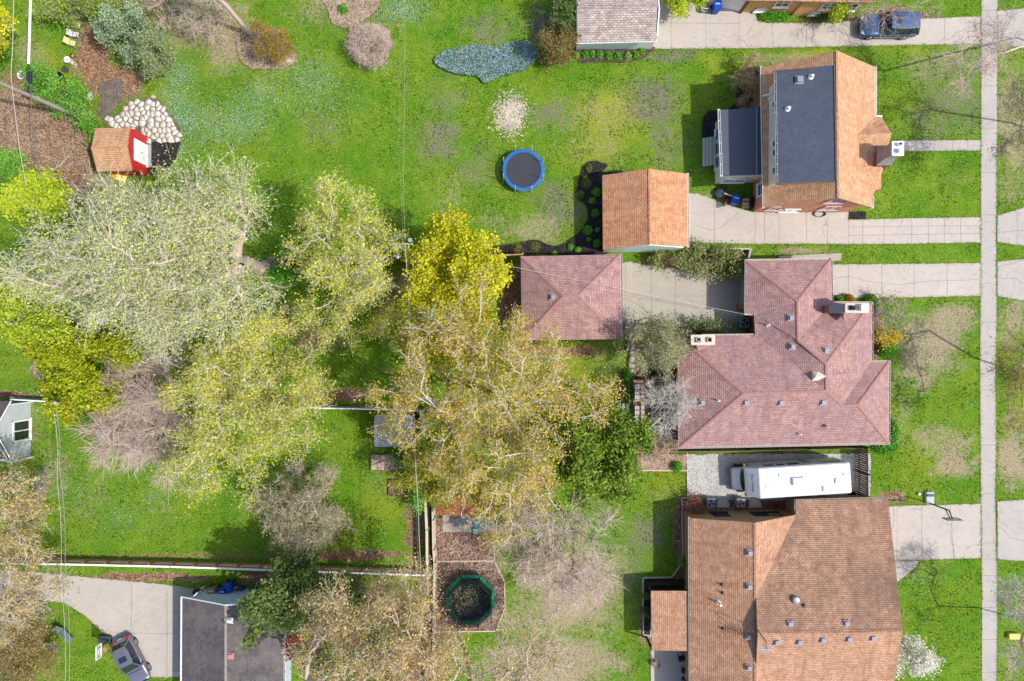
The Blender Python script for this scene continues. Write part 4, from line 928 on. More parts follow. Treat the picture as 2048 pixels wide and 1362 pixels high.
# ================================================================== trees and plants
def rand_unit(n, up=0.0):
    v = RNG.normal(size=(n, 3)); v[:, 2] += up; return v/np.linalg.norm(v, axis=1, keepdims=True)
def leaf_quads(pos, size, up=.6, asp=.6, clus=1, spread=0.0):
    """pos (n,3) -> verts, faces of randomly turned leaf blades"""
    if clus > 1: pos = np.repeat(pos, clus, 0)+RNG.normal(scale=spread, size=(len(pos)*clus, 3))
    n = len(pos); nr = rand_unit(n, up); a = rand_unit(n); u = np.cross(nr, a); u /= np.linalg.norm(u, axis=1, keepdims=True)+1e-9; v = np.cross(nr, u)
    s = (size*(.6+.8*RNG.random(n)))[:, None]
    q = np.stack([pos-u*s*.5, pos+v*s*.5*asp, pos+u*s*.5, pos-v*s*.5*asp], 1).reshape(-1, 3)
    return q, np.arange(4*n).reshape(n, 4)
def crown_points(blobs, n, shell=.5, clump=6):
    W = np.array([b[3]**2*b[4] if len(b) < 6 else b[3]**2*b[4]*b[5] for b in blobs], float); W /= W.sum(); out = []
    for b, w_ in zip(blobs, W):
        k = max(3, int(n*w_)); c = P(b[0], b[1], b[2]); f = (H-b[2])/H/PXM; R = b[3]*f*1.06; E = np.array([R, R, b[4]])
        m = max(2, k//clump); d = rand_unit(m); r = RNG.random(m)**(1/3.0*(1-shell)+.02); cl = d*(r*(.8+.4*RNG.random(m)))[:, None]*E
        i = RNG.integers(0, m, k); out.append(np.array(c)+cl[i]+RNG.normal(size=(k, 3))*np.array([1, 1, .7])*np.clip(R*.14, .12, .42))
    out = np.concatenate(out); out[:, 2] = np.maximum(out[:, 2], .25); return out
def grow(base, trunk, pts, bf=.35):
    """greedy spanning tree with a path-length penalty (Cuntz)"""
    nodes_ = [np.array(base, float)]; par = [-1]; pl = [0.0]
    for p in trunk:
        p = np.array(p, float); nodes_.append(p); par.append(len(nodes_)-2); pl.append(pl[-1]+np.linalg.norm(p-nodes_[-2]))
    nt = len(nodes_); n = len(pts); P_ = np.asarray(pts)
    best = np.full(n, 1e9); bp = np.zeros(n, int); done = np.zeros(n, bool)
    for i in range(max(1, nt//2), nt):
        d = np.linalg.norm(P_-nodes_[i], axis=1); c = d+bf*(pl[i]+d)
        m = c < best; best[m] = c[m]; bp[m] = i
    for _ in range(n):
        j = int(np.argmin(np.where(done, 1e9, best))); done[j] = True; i = bp[j]; p = P_[j]
        nodes_.append(p); par.append(i); pl.append(pl[i]+np.linalg.norm(p-nodes_[i])); k = len(nodes_)-1
        d = np.linalg.norm(P_-p, axis=1); c = d+bf*(pl[k]+d); m = (~done) & (c < best); best[m] = c[m]; bp[m] = k
    return np.array(nodes_), np.array(par), nt
def tubes(nodes_, par, rad, sides=5, wob=.0):
    V = []; F = []; n = len(nodes_); off = 0
    idx = np.arange(1, n); A = nodes_[par[idx]]; B = nodes_[idx]; D = B-A; L = np.linalg.norm(D, axis=1); ok = L > 1e-4
    idx, A, B, D, L = idx[ok], A[ok], B[ok], D[ok], L[ok]; D = D/L[:, None]
    ref = np.where(np.abs(D[:, 2:3]) > .9, np.array([[1., 0, 0]]), np.array([[0, 0, 1.]])); U = np.cross(D, ref); U /= np.linalg.norm(U, axis=1, keepdims=True); W = np.cross(D, U)
    ra = np.minimum(rad[par[idx]], rad[idx]*1.35); rb = rad[idx]; M_ = (A+B)/2+RNG.normal(scale=1, size=A.shape)*(L*wob)[:, None]; rm = (ra+rb)/2
    a = np.arange(sides)*2*np.pi/sides; cs, sn = np.cos(a), np.sin(a); rings = []
    for c_, r_ in ((A, ra), (M_, rm), (B, rb)): rings.append(c_[:, None, :]+r_[:, None, None]*(U[:, None, :]*cs[None, :, None]+W[:, None, :]*sn[None, :, None]))
    V = np.stack(rings, 1).reshape(-1, 3); m = len(A); b0 = np.arange(m)[:, None]*(3*sides); i = np.arange(sides)[None, :]; i2 = (i+1) % sides
    F = [np.stack([b0+k*sides+i, b0+k*sides+i2, b0+(k+1)*sides+i2, b0+(k+1)*sides+i], -1).reshape(-1, 4) for k in (0, 1)]
    return V, np.concatenate(F)
BARK = {'grey': M('grey_bark', C(222, 212, 200, .75), .9, .25, 3, fine=18), 'brown': M('brown_bark', C(172, 152, 135), .9, .25, 3, fine=18), 'white': M('white_bark', C(238, 230, 218), .85, .25, 2.5, fine=10),
        'pink': M('pinkish_bark', C(225, 202, 188, .72), .9, .2, 3, fine=18), 'dark': M('dark_bark', C(95, 82, 72), .9, .25, 3, fine=18)}
def tree(name, label, base, th, blobs, leaf, nleaf=12000, ls=.14, nn=260, rt=.22, bark='grey', twig=(2500, .9, .022, 'grey'), bf=.3, cat='tree', group=None, lean=None, shell=.55, clus=1, spread=.1, up=.6, asp=.6, outward=.6, spur=.35, trans=.35, wob=.06, rtip=.012, z0=0, lift=0.0, hug=.22, drop=0.0, clump=6):
    twig = (int(twig[0]*.55), twig[1], twig[2]*1.12, twig[3]); ls = ls*1.22; nleaf = int(nleaf*.86)
    b = P(*base, z0); t = thing(name, label, cat, (b.x, b.y, z0), group=group)
    top = P(*lean, th) if lean else Vector((b.x, b.y, th)); tr = [b+(top-b)*(i/4)+Vector((random.uniform(-1, 1), random.uniform(-1, 1), 0))*.05*th*.2 for i in range(1, 5)]
    pts = crown_points(blobs, nn, shell, clump); nd, par, nt = grow(b, tr, pts, bf)
    ch = np.zeros(len(nd)); 
    r = np.full(len(nd), 0.0)
    kids = np.bincount(par[1:], minlength=len(nd)); r[kids == 0] = 1.0; e = 2.3
    acc = np.where(kids == 0, 1.0, 0.0)
    for i in range(len(nd)-1, 0, -1): acc[par[i]] += acc[i]
    r = acc**(1/e); r = rtip+(r-1)/(r[1]-1+1e-9)*(rt-rtip); r[0] = r[1]*1.25
    V, F = tubes(nd, par, r, 6 if rt > .15 else 5, wob); np_obj('trunk', V, [F], BARK[bark], t, smooth=True)
    # twigs spring from the thinner limbs, pointing away from the parent
    idx = np.arange(nt, len(nd)); D = nd[idx]-nd[par[idx]]; L = np.linalg.norm(D, axis=1)+1e-6
    n, tl, tw, tb = twig; w_ = L*np.where(r[idx] < rt*.4, 1, .25); pick = RNG.choice(len(idx), size=n, p=w_/w_.sum()); u = RNG.random(n)**.7
    S0 = nd[par[idx[pick]]]+D[pick]*u[:, None]; dr = D[pick]/L[pick][:, None]*outward+rand_unit(n)*.75; dr[:, 2] += lift; dr /= np.linalg.norm(dr, axis=1, keepdims=True)
    ln = tl*(.4+.9*RNG.random(n)); E0 = S0+dr*ln[:, None]; E0[:, 2] = np.maximum(E0[:, 2], .05)
    if tw > 0:
        # main twig plus side twigs, as slim three-cornered blades
        k = 3; s1 = [S0]; e1 = [E0]; 
        for j in range(k):
            uu = RNG.random(n)*.7+.15; s_ = S0+(E0-S0)*uu[:, None]; d2 = dr*.7+rand_unit(n)*.6; d2 /= np.linalg.norm(d2, axis=1, keepdims=True); s1.append(s_); e1.append(s_+d2*(ln*.5)[:, None])
        s1 = np.concatenate(s1); e1 = np.concatenate(e1); e1[:, 2] = np.maximum(e1[:, 2], .04); dd = e1-s1; side = np.cross(dd, rand_unit(len(dd), 0)); side /= np.linalg.norm(side, axis=1, keepdims=True)+1e-9
        ww = np.concatenate([np.full(n, tw), np.full(n*k, tw*.7)])[:, None]
        Vt = np.stack([s1-side*ww*.5, s1+side*ww*.5, e1+side*ww*.18, e1-side*ww*.18], 1).reshape(-1, 3); np_obj('twigs', Vt, [np.arange(len(Vt)).reshape(-1, 4)], BARK[tb], t)
    if nleaf:
        pk = RNG.choice(n, size=nleaf); uu = RNG.random(nleaf)**.6; lp = S0[pk]+(E0[pk]-S0[pk])*uu[:, None]+RNG.normal(scale=hug, size=(nleaf, 3)); lp[:, 2] = np.maximum(lp[:, 2]-drop, .05)
        q, f = leaf_quads(lp, ls, up, asp, clus, spread)
        # neighbouring leaves share a tone
        cc = q[f[:, 0]]; tone = vnoise(cc[:, 0]*1.0+cc[:, 2]*.7, cc[:, 1]*1.0+cc[:, 2]*.5, 1.3, 5)*.45+RNG.random(len(f))*.62
        np_obj('leaves', q, [f], leaf, t, rnd=np.clip(tone, 0, 1))
    return t
def shrub(name, label, px, py, r, h, leaf, n=700, ls=.12, cat='shrub', group=None, squash=1.0, up=.8, stems=14, bark='brown', z0=0, flat=False, seedtone=None):
    """small plant: stems and leaf shell, base at (px,py)"""
    b = P(px, py, z0); R = r/PXM; t = thing(name, label, cat, (b.x, b.y, z0), group=group)
    d = rand_unit(n, .25); d[:, 2] = np.abs(d[:, 2]); rr = RNG.random(n)**.4*(.85+.3*RNG.random(n)); pos = d*rr[:, None]*np.array([R, R*squash, h]); pos[:, 2] += .05
    pos += np.array([b.x, b.y, z0]); q, f = leaf_quads(pos, ls, up, .65)
    np_obj('leaves', q, [f], leaf, t)
    mb = MB()
    for i in range(stems):
        a = random.uniform(0, 6.283); k = random.uniform(.4, .85); mb.cyl((b.x+.03*math.cos(a), b.y+.03*math.sin(a), z0), (b.x+R*k*math.cos(a), b.y+R*squash*k*math.sin(a), z0+h*random.uniform(.4, .9)), .014, .005, 4, False)
    mb.build('stems', BARK[bark], t); return t

def LM(name, *cols, k=.98, trans=.4): return leafmat(name, [C(*c, k) for c in cols], trans)
L_WIL = LM('willow_leaf', (85,98,55), (150,160,95), (200,208,115), (218,224,135), (212,212,180))
L_LIME = LM('lime_leaf', (110,135,30), (160,185,45), (195,210,60), (215,222,80))
L_ARB = LM('arborvitae_leaf', (60,90,20), (130,150,30), (185,190,50), (210,206,78), k=1.0)
L_YG = LM('yellow_green_leaf', (80,108,25), (155,165,45), (205,205,78), (226,222,98), (235,230,125))
L_YEL = LM('bright_yellow_leaf', (110,120,25), (168,172,30), (205,203,38), (228,222,52), (236,232,95))
L_BIR = LM('birch_orange_leaf', (80,100,25), (150,160,50), (200,185,75), (228,190,100), (226,192,115))
L_BIRG = LM('birch_green_leaf', (120,135,35), (165,165,40), (195,180,60))
L_HOL = LM('holly_leaf', (40,70,22), (90,125,42), (145,170,65), (182,188,92), k=.9)
L_TAN = LM('tan_catkin', (70,88,40), (135,138,75), (200,172,105), (220,190,125), (230,205,150))
L_DGR = LM('dark_green_leaf', (60,85,45), (95,120,60), (130,150,85), (150,165,95))
L_SPR = LM('blue_green_needle', (110,135,100), (145,168,130), (175,192,155), (190,200,165))
L_GOLD = LM('golden_leaf', (120,100,40), (160,135,45), (185,155,60), (150,140,50))
L_BRN = LM('brown_bud', (150,120,95), (180,150,120), (200,172,145))
L_RED = LM('red_leaf', (120,50,50), (155,70,65), (175,95,85))
L_GRN = LM('fresh_green_leaf', (60,120,30), (95,160,45), (130,190,70), (160,205,95))
L_OLV = LM('olive_leaf', (70,80,40), (120,125,75), (145,150,95), (175,172,120), (200,195,150))
L_WHT = LM('white_blossom', (200,195,175), (232,228,215), (245,242,232), (180,185,110))
L_FOR = LM('forsythia_blossom', (200,170,40), (232,205,50), (245,220,80))
L_BLU = LM('bluebell_flower', (110,150,110), (130,165,120), (165,180,205), (180,195,220))

# -- big trees -----------------------------------------------------------------
tree('willow_tree', 'huge pale grey and yellow willow leaning left from its thick forked trunk', (528,536), 7, 
     [(280,480,14,95,3.5),(190,480,12,75,2.8),(120,530,11,75,3),(370,560,13,95,3.5),(260,580,13,90,3.2),(400,440,12,70,3),(470,400,10,60,2.5),(370,380,10,50,2.2),(440,600,10,75,2.5),(350,660,9,60,2.2),(490,590,9,50,2.2),(120,600,9,60,2),(262,425,11,55,2.3),(60,560,8,55,2),(425,505,12,48,2.5)],
     L_WIL, 50000, .13, 900, .55, 'pink', (7200, 1.7, .026, 'grey'), .45, lean=(470,520), up=.5, hug=.28)
tree('lime_tree', 'small lime yellow tree with flat layered leaves beside the dead stump', (80,430), 1.5, [(70,405,3.4,58,1.2),(30,400,3,30,.8),(105,395,3,35,.9),(60,440,2.6,40,.9)], L_LIME, 7000, .2, 130, .09, 'grey', (700, .8, .015, 'brown'), up=1.6)
tree('lime_tree', 'lime green tree edge poking out left below the huge willow', (70,650), 3, [(60,610,7,60,2),(110,640,6,45,1.8),(20,590,7,40,2)], L_LIME, 12000, .16, 160, .14, 'grey', (1200, .9, .015, 'brown'), up=.8)
tree('arborvitae', 'dense golden green evergreen, the upper clump left of the brown leaf strip', (175,690), 2.5, [(170,680,4.5,85,2.2),(120,680,4,55,2),(220,690,4,45,2)], L_ARB, 30000, .17, 160, .16, 'brown', (2000, .5, 0, 'brown'), up=.9, hug=.25, trans=.1)
tree('arborvitae', 'dense golden green evergreen, the lower clump reaching the white fence', (180,760), 2.5, [(175,750,4.5,85,2.2),(130,775,3.6,50,1.8),(215,735,4,45,2),(160,800,3,35,1.5)], L_ARB, 28000, .17, 160, .16, 'brown', (2000, .5, 0, 'brown'), up=.9, hug=.25, trans=.1)
tree('bare_shrub_tree', 'leafless pinkish grey tree with fine twigs fanning left across the white fence', (372,805), .8, [(290,770,4,65,1.6),(280,840,4,75,1.6),(240,860,3.6,50,1.4),(320,890,4,55,1.5),(250,790,3.5,50,1.4),(330,740,3.5,40,1.4),(235,815,3,40,1.2),(350,850,4.5,40,1.4)], None, 0, .1, 420, .12, 'pink', (7000, 1.5, .026, 'pink'), .5, outward=1.1, shell=.7)
tree('hornbeam_tree', 'wide pale yellow green tree straddling the white fence in the left middle', (548,772), 4, [(500,750,9,95,2.6),(420,770,8,70,2.2),(590,760,8,60,2.2),(540,690,8,60,2.2),(600,820,7.5,60,2),(440,720,8,50,2),(500,850,8,60,2),(400,910,7.5,70,2),(470,950,7,50,1.8),(360,960,6.5,35,1.5),(560,860,7,50,1.8),(370,830,7,35,1.5)],
     L_YG, 42000, .15, 620, .26, 'grey', (5200, 1.0, .02, 'grey'), .4, lean=(510,765), asp=.4)
tree('elm_tree', 'pale yellow tree with open feathery crown just left of the utility pole', (762,543), 4, [(680,440,10,60,2.4),(640,500,10,60,2.2),(700,510,11,75,2.6),(670,590,9,60,2.2),(690,640,8,50,1.8),(720,460,9,40,2),(650,395,8,35,1.6),(720,600,8,50,2)], L_YG, 21000, .15, 420, .24, 'grey', (2800, 1.0, .018, 'grey'), .4, lean=(725,535), asp=.4, outward=.9)
tree('maple_tree', 'round bright yellow tree above the orange birch, right of the pole', (925,575), 3.5, [(905,540,7.5,78,2.4),(955,580,7,52,2),(870,610,7,52,2),(905,652,7,58,2),(895,480,6.5,45,1.8),(855,520,6.5,40,1.6),(985,545,6,28,1.4)], L_YEL, 34000, .15, 380, .2, 'grey', (3600, .6, .016, 'pink'), .35, clus=1, up=1.0, asp=.8, clump=2)
tree('young_maple', 'small yellow green sapling crown left of the orange birch by the wires', (815,650), 2, [(790,645,5,38,1.5),(830,655,5,30,1.3),(855,640,4.5,25,1.2)], L_YG, 5000, .15, 110, .08, 'grey', (700, .8, .016, 'grey'), up=.8)
tree('birch_tree', 'giant orange tinted birch with white limbs in the centre of the yards', (1005,790), 6, [(985,780,15,80,3),(900,700,13,80,2.8),(960,640,12,60,2.5),(1060,700,12,70,2.6),(1100,640,10,35,1.8),(860,790,12,70,2.5),(790,780,11,50,2.2),(760,850,9,40,1.8),(870,870,11,70,2.4),(1000,880,13,80,2.8),(1090,800,12,70,2.6),(1160,790,10,55,2.2),(1200,820,9,35,1.8),(950,960,11,60,2.4),(1060,930,11,60,2.4),(1040,1010,10,50,2.2),(1110,980,9,40,1.8),(990,1060,8,40,1.8),(850,690,10,40,2),(1080,870,12,50,2.2)],
     L_BIR, 56000, .125, 1000, .3, 'white', (4200, 1.0, .018, 'white'), 1.1, lean=(1000,800), outward=.8, wob=.04, rtip=.014, drop=.35)
tree('green_birch', 'yellow green tree crown overhanging the playhouse and wooden fence', (905,945), 2.5, [(890,940,5.5,60,1.4),(840,930,5,40,1.2),(930,960,5,45,1.2),(860,970,4.5,35,1.1)], L_BIRG, 15000, .14, 200, .13, 'white', (1500, .8, .018, 'white'), up=.8)
tree('holly_tree', 'dense dark green broadleaf tree right of the orange birch', (1195,925), 2.5, [(1200,915,6,75,2.6),(1170,960,5,55,2.2),(1235,880,5.5,50,2.2),(1150,900,5,50,2),(1230,960,4.5,45,1.8),(1190,830,5,50,2),(1245,840,4.5,35,1.8)], L_HOL, 32000, .2, 260, .2, 'brown', (2600, .55, .012, 'brown'), up=.9, hug=.25, trans=.15)
tree('bare_tree', 'leafless pinkish grey tree below the birch with dark forking limbs', (1120,1010), 2.5, [(1090,1080,6,75,1.7),(1150,1110,5.5,70,1.7),(1040,1100,5.5,55,1.6),(1180,1060,5.5,45,1.5),(1110,1170,4.5,60,1.4),(1060,1040,6,50,1.5),(1180,1140,4.5,35,1.3)], None, 0, .1, 420, .15, 'brown', (6200, 1.1, .024, 'pink'), .4, outward=.7, shell=.6)
tree('fuzzy_shrub_tree', 'rounded brownish budding shrub tree in the bottom left lawn', (625,1035), 1.2, [(620,1025,4,80,2),(580,1000,3.5,50,1.6),(660,1060,3.5,45,1.6),(560,1050,3,35,1.4),(640,960,3,35,1.4)], L_OLV, 16000, .1, 380, .12, 'pink', (5200, .7, .022, 'pink'), .3, up=.6)
tree('dark_bush', 'small grey leafless bush above the rounded brownish shrub tree', (602,950), .3, [(600,940,1.6,24,.7)], L_BRN, 500, .09, 50, .04, 'grey', (600, .4, .016, 'grey'))
tree('leaning_oak', 'dark green leafy tree leaning over the charcoal garage roof', (618,1160), 3.5, [(580,1150,6,35,1.6),(560,1190,7,45,1.8),(535,1230,7,42,1.6),(515,1262,6.5,22,1.2),(600,1140,5,35,1.4),(570,1240,6,35,1.4),(620,1170,5,40,1.5)], L_DGR, 19000, .2, 230, .17, 'dark', (1900, .7, .018, 'brown'), .3, lean=(590,1180), up=.8, trans=.2)
tree('spruce_sapling', 'small dark blue green conifer between charcoal garage and tan trees', (610,1240), .8, [(615,1238,2.6,20,1.8)], L_DGR, 2600, .14, 60, .06, 'dark', (400, .4, 0, 'dark'))
tree('tan_tree', 'tan budding tree with long pale limbs right of the charcoal garage', (760,1400), 5, [(680,1230,11,65,2.2),(730,1290,12,60,2.4),(640,1290,10,50,2),(700,1345,11,60,2.2),(770,1340,12,50,2.2),(620,1345,9,45,2),(640,1210,9,35,1.6)], L_TAN, 10500, .13, 430, .26, 'pink', (1500, 1.1, .018, 'grey'), 1.0, outward=.9, wob=.08)
tree('tan_tree', 'tan budding tree with upright pale limbs beside the timber trampoline area', (830,1420), 5, [(830,1190,9,55,2),(790,1240,11,50,2.2),(850,1260,11,45,2.2),(780,1180,9,35,1.8),(840,1330,12,50,2.4),(890,1310,11,45,2),(880,1350,10,50,2)], L_TAN, 10500, .13, 420, .24, 'pink', (1500, 1.1, .018, 'grey'), 1.0, outward=.9, wob=.08)
tree('tan_tree', 'sparse tan tree at the bottom edge right of the green trampoline', (1010,1420), 4, [(1060,1320,8,55,1.8),(1100,1310,7.5,35,1.6),(1010,1345,8,50,1.8),(960,1350,8,40,1.6)], L_TAN, 4600, .12, 240, .17, 'pink', (1600, 1.0, .02, 'grey'), .45, outward=.9)
tree('understory_shrub', 'deep green undergrowth shrub beneath the tan trees, near the cap rail fence', (690,1180), .6, [(700,1190,1.6,50,.9),(660,1220,1.6,50,.9)], L_DGR, 6000, .18, 90, .05, 'brown', (600, .5, .012, 'brown'))
tree('understory_shrub', 'deep green undergrowth shrub beneath the tan trees at the bottom edge', (740,1310), .6, [(720,1310,1.8,60,1),(790,1280,1.6,45,.9),(650,1320,1.6,35,.9)], L_DGR, 6500, .18, 110, .05, 'brown', (700, .5, .012, 'brown'))
tree('edge_tan_tree', 'tan tinted tree with white limbs at the left edge above the driveway', (-40,1010), 4, [(30,980,9,42,1.8),(25,1060,9,50,2),(65,1040,8,32,1.5),(50,1110,8,42,1.6),(10,950,8,30,1.5),(20,1150,8,40,1.4)], L_TAN, 8500, .125, 300, .18, 'white', (1200, 1.0, .018, 'white'), 1.0, outward=.9, wob=.09)
tree('edge_tan_tree', 'sparse tan tree with white limbs over the left end of driveway', (-50,1230), 4, [(30,1200,8,45,1.6),(80,1180,7,35,1.3),(20,1240,8,35,1.5),(100,1150,6,30,1.2)], L_TAN, 4200, .12, 200, .16, 'white', (1200, 1.0, .018, 'white'), 1.0, outward=.9)
tree('weeping_shrub', 'drooping brown and green shrub mass in the bottom left corner', (20,1310), 1.5, [(30,1290,4,60,1.6),(60,1330,3.5,50,1.4),(0,1340,4,50,1.5),(60,1250,3,35,1.2)], LM('weeping_leaf', (110,100,45), (150,135,65), (185,165,90), (200,180,110)), 16000, .16, 260, .14, 'brown', (3200, 1.1, .02, 'brown'), asp=.35)
tree('blue_spruce', 'blue green spruce in the top left bed, larger upper one', (262,80), 1.2, [(262,72,3.2,44,2.2),(240,62,2.4,30,1.4)], L_SPR, 12000, .14, 120, .1, 'brown', (1200, .5, 0, 'brown'), up=.8, hug=.2, trans=.1)
tree('blue_spruce', 'grey green spruce in the top left bed, smaller lower right one', (312,108), 1.0, [(310,105,2.6,32,1.8)], LM('grey_needle', (115,130,90), (150,162,118), (178,185,140)), 7000, .13, 80, .08, 'brown', (800, .45, 0, 'brown'), up=.8, hug=.2, trans=.1)
tree('multi_stem_tree', 'pinkish multi stemmed tree leaving the frame at the top left', (500,68), .3, [(380,-60,10,35,1.2),(440,-100,11,30,1.2),(487,-90,10,20,1)], L_BRN, 1200, .1, 60, .17, 'pink', (500, 1.0, .02, 'pink'), 2.5, wob=.02, rtip=.05)
tree('golden_shrub', 'golden olive round shrub in the pale bark bed at the top', (538,86), .6, [(540,84,1.9,34,1.3)], L_GOLD, 6500, .09, 150, .05, 'brown', (1800, .5, .014, 'brown'), up=.9)
tree('bare_round_shrub', 'round leafless brown shrub on the bark circle at the top', (740,90), .3, [(740,90,1.5,38,.9)], L_BRN, 1600, .07, 220, .06, 'pink', (2600, .6, .018, 'pink'), up=.6)
tree('mixed_shrub', 'brown green shrub beside the white top garage', (1105,98), .6, [(1105,92,2.2,32,1.5),(1120,115,1.6,22,1)], LM('bronze_leaf', (110,95,50), (150,130,75), (175,160,100)), 6000, .12, 110, .06, 'brown', (1200, .5, .014, 'brown'), up=.8)
tree('mixed_shrub', 'dark green shrub tucked against the west wall of the white top garage', (1132,62), .6, [(1132,62,2.0,22,1.2),(1120,5,2.4,22,1.4)], L_DGR, 4500, .14, 80, .05, 'brown', (600, .5, .014, 'brown'), up=.8)
tree('yellow_green_shrub', 'bright yellow green conifer at the top edge right of the pale garage', (1372,-8), .8, [(1370,-4,2.5,34,1.4)], L_LIME, 5000, .2, 70, .06, 'brown', (600, .5, .012, 'brown'), up=.9, asp=.4)
tree('vine_shrub', 'olive green climbing shrub spilling over the pale fence onto concrete', (1440,512), 1, [(1385,515,1.8,28,.7),(1425,518,1.9,24,.8),(1460,520,1.8,20,.8),(1408,538,1.5,16,.6),(1458,543,1.4,12,.6),(1345,511,1.3,24,.5),(1310,510,1.1,18,.4)], LM('vine_leaf', (85,100,45), (130,145,75), (165,170,105), (195,195,140)), 7500, .14, 170, .06, 'brown', (1600, .6, .014, 'brown'), up=.8)
tree('serviceberry', 'grey green speckled tree between the stone path and pink house', (1318,690), 1.8, [(1320,680,5,48,1.8),(1350,690,4.2,30,1.5),(1290,670,4,30,1.4)], L_OLV, 13000, .11, 300, .1, 'grey', (2800, .6, .016, 'grey'), .3, up=.6)
tree('bare_white_tree', 'leafless whitish tree spreading over the grey pergola rafters', (1281,872), 1.5, [(1330,820,5,42,1.2),(1365,800,5.2,32,1.1),(1320,780,4.6,30,1.1),(1370,830,5,25,1),(1350,770,4.5,25,1)], None, 0, .1, 260, .11, 'white', (2200, .7, .02, 'white'), .5, outward=.8)
tree('brush_shrub', 'tangled brown shrub below the pergola beside the bark bed', (1310,895), .4, [(1320,892,1.2,30,.6),(1290,890,1.2,18,.6)], L_BRN, 1500, .1, 120, .04, 'pink', (1500, .5, .018, 'pink'))
tree('bare_red_tree', 'reddish leafless street tree reaching over the top right sidewalk', (2080,90), 3, [(1970,90,7.5,50,1.3),(1930,120,7,35,1.1),(1990,60,7.5,40,1.2),(1960,140,6.5,40,1.1),(1985,105,8,30,1)], L_BRN, 400, .08, 230, .08, 'pink', (1500, .9, .018, 'pink'), .6, outward=.9)
tree('bare_red_tree', 'reddish bare branches shading the front bed above the blue car', (1760,-30), 1.5, [(1770,20,4,50,1.1),(1730,15,4,35,1),(1810,30,3.8,40,1),(1850,15,3.6,30,.9)], L_RED, 0, .08, 110, .03, 'brown', (700, .8, .013, 'pink'), .5, outward=.9)
tree('street_tree', 'leafless olive grey street tree at the upper right edge', (2070,260), 3, [(2035,230,6.5,35,1.5),(2040,290,6,35,1.4),(2045,190,6,30,1.2)], L_OLV, 1800, .1, 170, .08, 'brown', (1300, .8, .017, 'brown'), .5, outward=.8)
tree('street_tree', 'sparse yellow green leaved street tree at the right edge beside the sidewalk', (2085,760), 3, [(2030,720,6.5,32,1.4),(2045,780,7,32,1.5),(2030,840,6,26,1.2),(2045,680,6,22,1.1)], LM('street_leaf', (120,125,40), (175,170,60), (205,195,80)), 3200, .11, 190, .09, 'brown', (1300, .8, .016, 'brown'), .4, up=.8)
tree('street_tree', 'leafless grey street tree at the lower right edge by the yellow box', (2080,1250), 2.5, [(2045,1210,6,34,1.2),(2030,1190,5.5,28,1),(2050,1310,5.5,25,1.1)], L_OLV, 500, .09, 170, .07, 'brown', (1100, .9, .018, 'grey'), .5, outward=.9)
tree('magnolia', 'white flowering magnolia against the east wall of the brown roofed house', (1822,1325), 1, [(1825,1305,2.6,34,1.3),(1812,1280,2.2,22,1),(1845,1320,2.2,20,1),(1815,1340,2,24,1)], L_WHT, 5600, .14, 130, .08, 'brown', (900, .5, .014, 'brown'), up=1.2)
tree('red_shrub', 'small red leaved tree beside the east eave of the charcoal garage', (590,1275), .8, [(588,1268,2.2,18,1),(580,1295,1.8,14,.8)], L_RED, 2400, .13, 60, .05, 'dark', (400, .4, .014, 'dark'), up=1)
tree('plum_shrub', 'dull purple red shrub in the shade between the willow and the pole', (590,660), .5, [(580,650,1.7,26,.8),(610,680,1.6,26,.8)], L_RED, 1500, .08, 120, .05, 'brown', (1300, .6, .014, 'brown'))
tree('edge_tree', 'bright yellow leaved branches entering at the top left edge', (-50,60), 2, [(-5,50,5.5,24,1),(0,90,5,26,1),(10,30,5,14,.8)], L_YEL, 2600, .17, 80, .1, 'grey', (400, .7, .014, 'grey'), .4, up=.9)
tree('edge_shrub', 'light green leafy shrub at the left edge above the lime yellow tree', (-10,350), 1.2, [(5,345,3,28,1),(20,330,2.5,20,.8)], L_GRN, 3000, .15, 70, .06, 'brown', (400, .5, .014, 'brown'), up=.9)
tree('thicket', 'yellow green thicket along the top edge left of the spruces', (180,5), .8, [(115,0,2.2,34,1),(175,-14,2.4,38,1),(240,5,2.2,36,1),(95,15,1.6,18,.7)], LM('thicket_leaf', (110,135,45), (150,170,60), (180,190,90)), 8500, .15, 190, .06, 'brown', (1500, .8, .016, 'grey'), up=.8)
tree('thicket', 'brown twiggy thicket at the top edge between spruces and stems', (360,15), .8, [(330,20,2,50,.9),(400,30,2,50,.9),(300,-5,2,30,.9)], L_OLV, 2600, .1, 200, .05, 'pink', (2600, .8, .02, 'pink'))
tree('thicket', 'leafy green thicket between the timber pole and the red shed', (130,190), .6, [(110,180,1.5,40,.7),(150,215,1.6,35,.8),(175,240,1.5,25,.7),(80,165,1.3,30,.6),(195,270,1.2,12,.5)], L_GRN, 9000, .14, 170, .04, 'brown', (1500, .6, .014, 'brown'), up=.9)
tree('thicket', 'bare brown thicket below the red shed beside the dead stump', (190,370), .5, [(185,378,1.5,26,.6),(205,385,1.5,24,.6),(160,390,1.4,24,.6)], L_OLV, 1100, .11, 130, .05, 'pink', (2300, .9, .02, 'pink'))
tree('hedge_shrub', 'green ground shrubs in the shade right of the willow trunk', (580,545), .4, [(570,560,.9,28,.5),(610,550,.9,25,.5),(650,565,.8,25,.4),(585,505,.9,20,.5)], L_GRN, 6500, .13, 110, .03, 'brown', (900, .4, .012, 'brown'), up=1)
tree('fence_vine', 'green vine growing over the wooden fence beside the raised beds', (838,985), 1, [(835,900,2,14,.5),(830,960,1.8,16,.6),(840,1000,1.8,14,.6),(822,880,1.6,16,.6),(806,920,1.2,14,.4)], L_GRN, 4200, .14, 130, .035, 'brown', (800, .45, .014, 'brown'), up=.9)
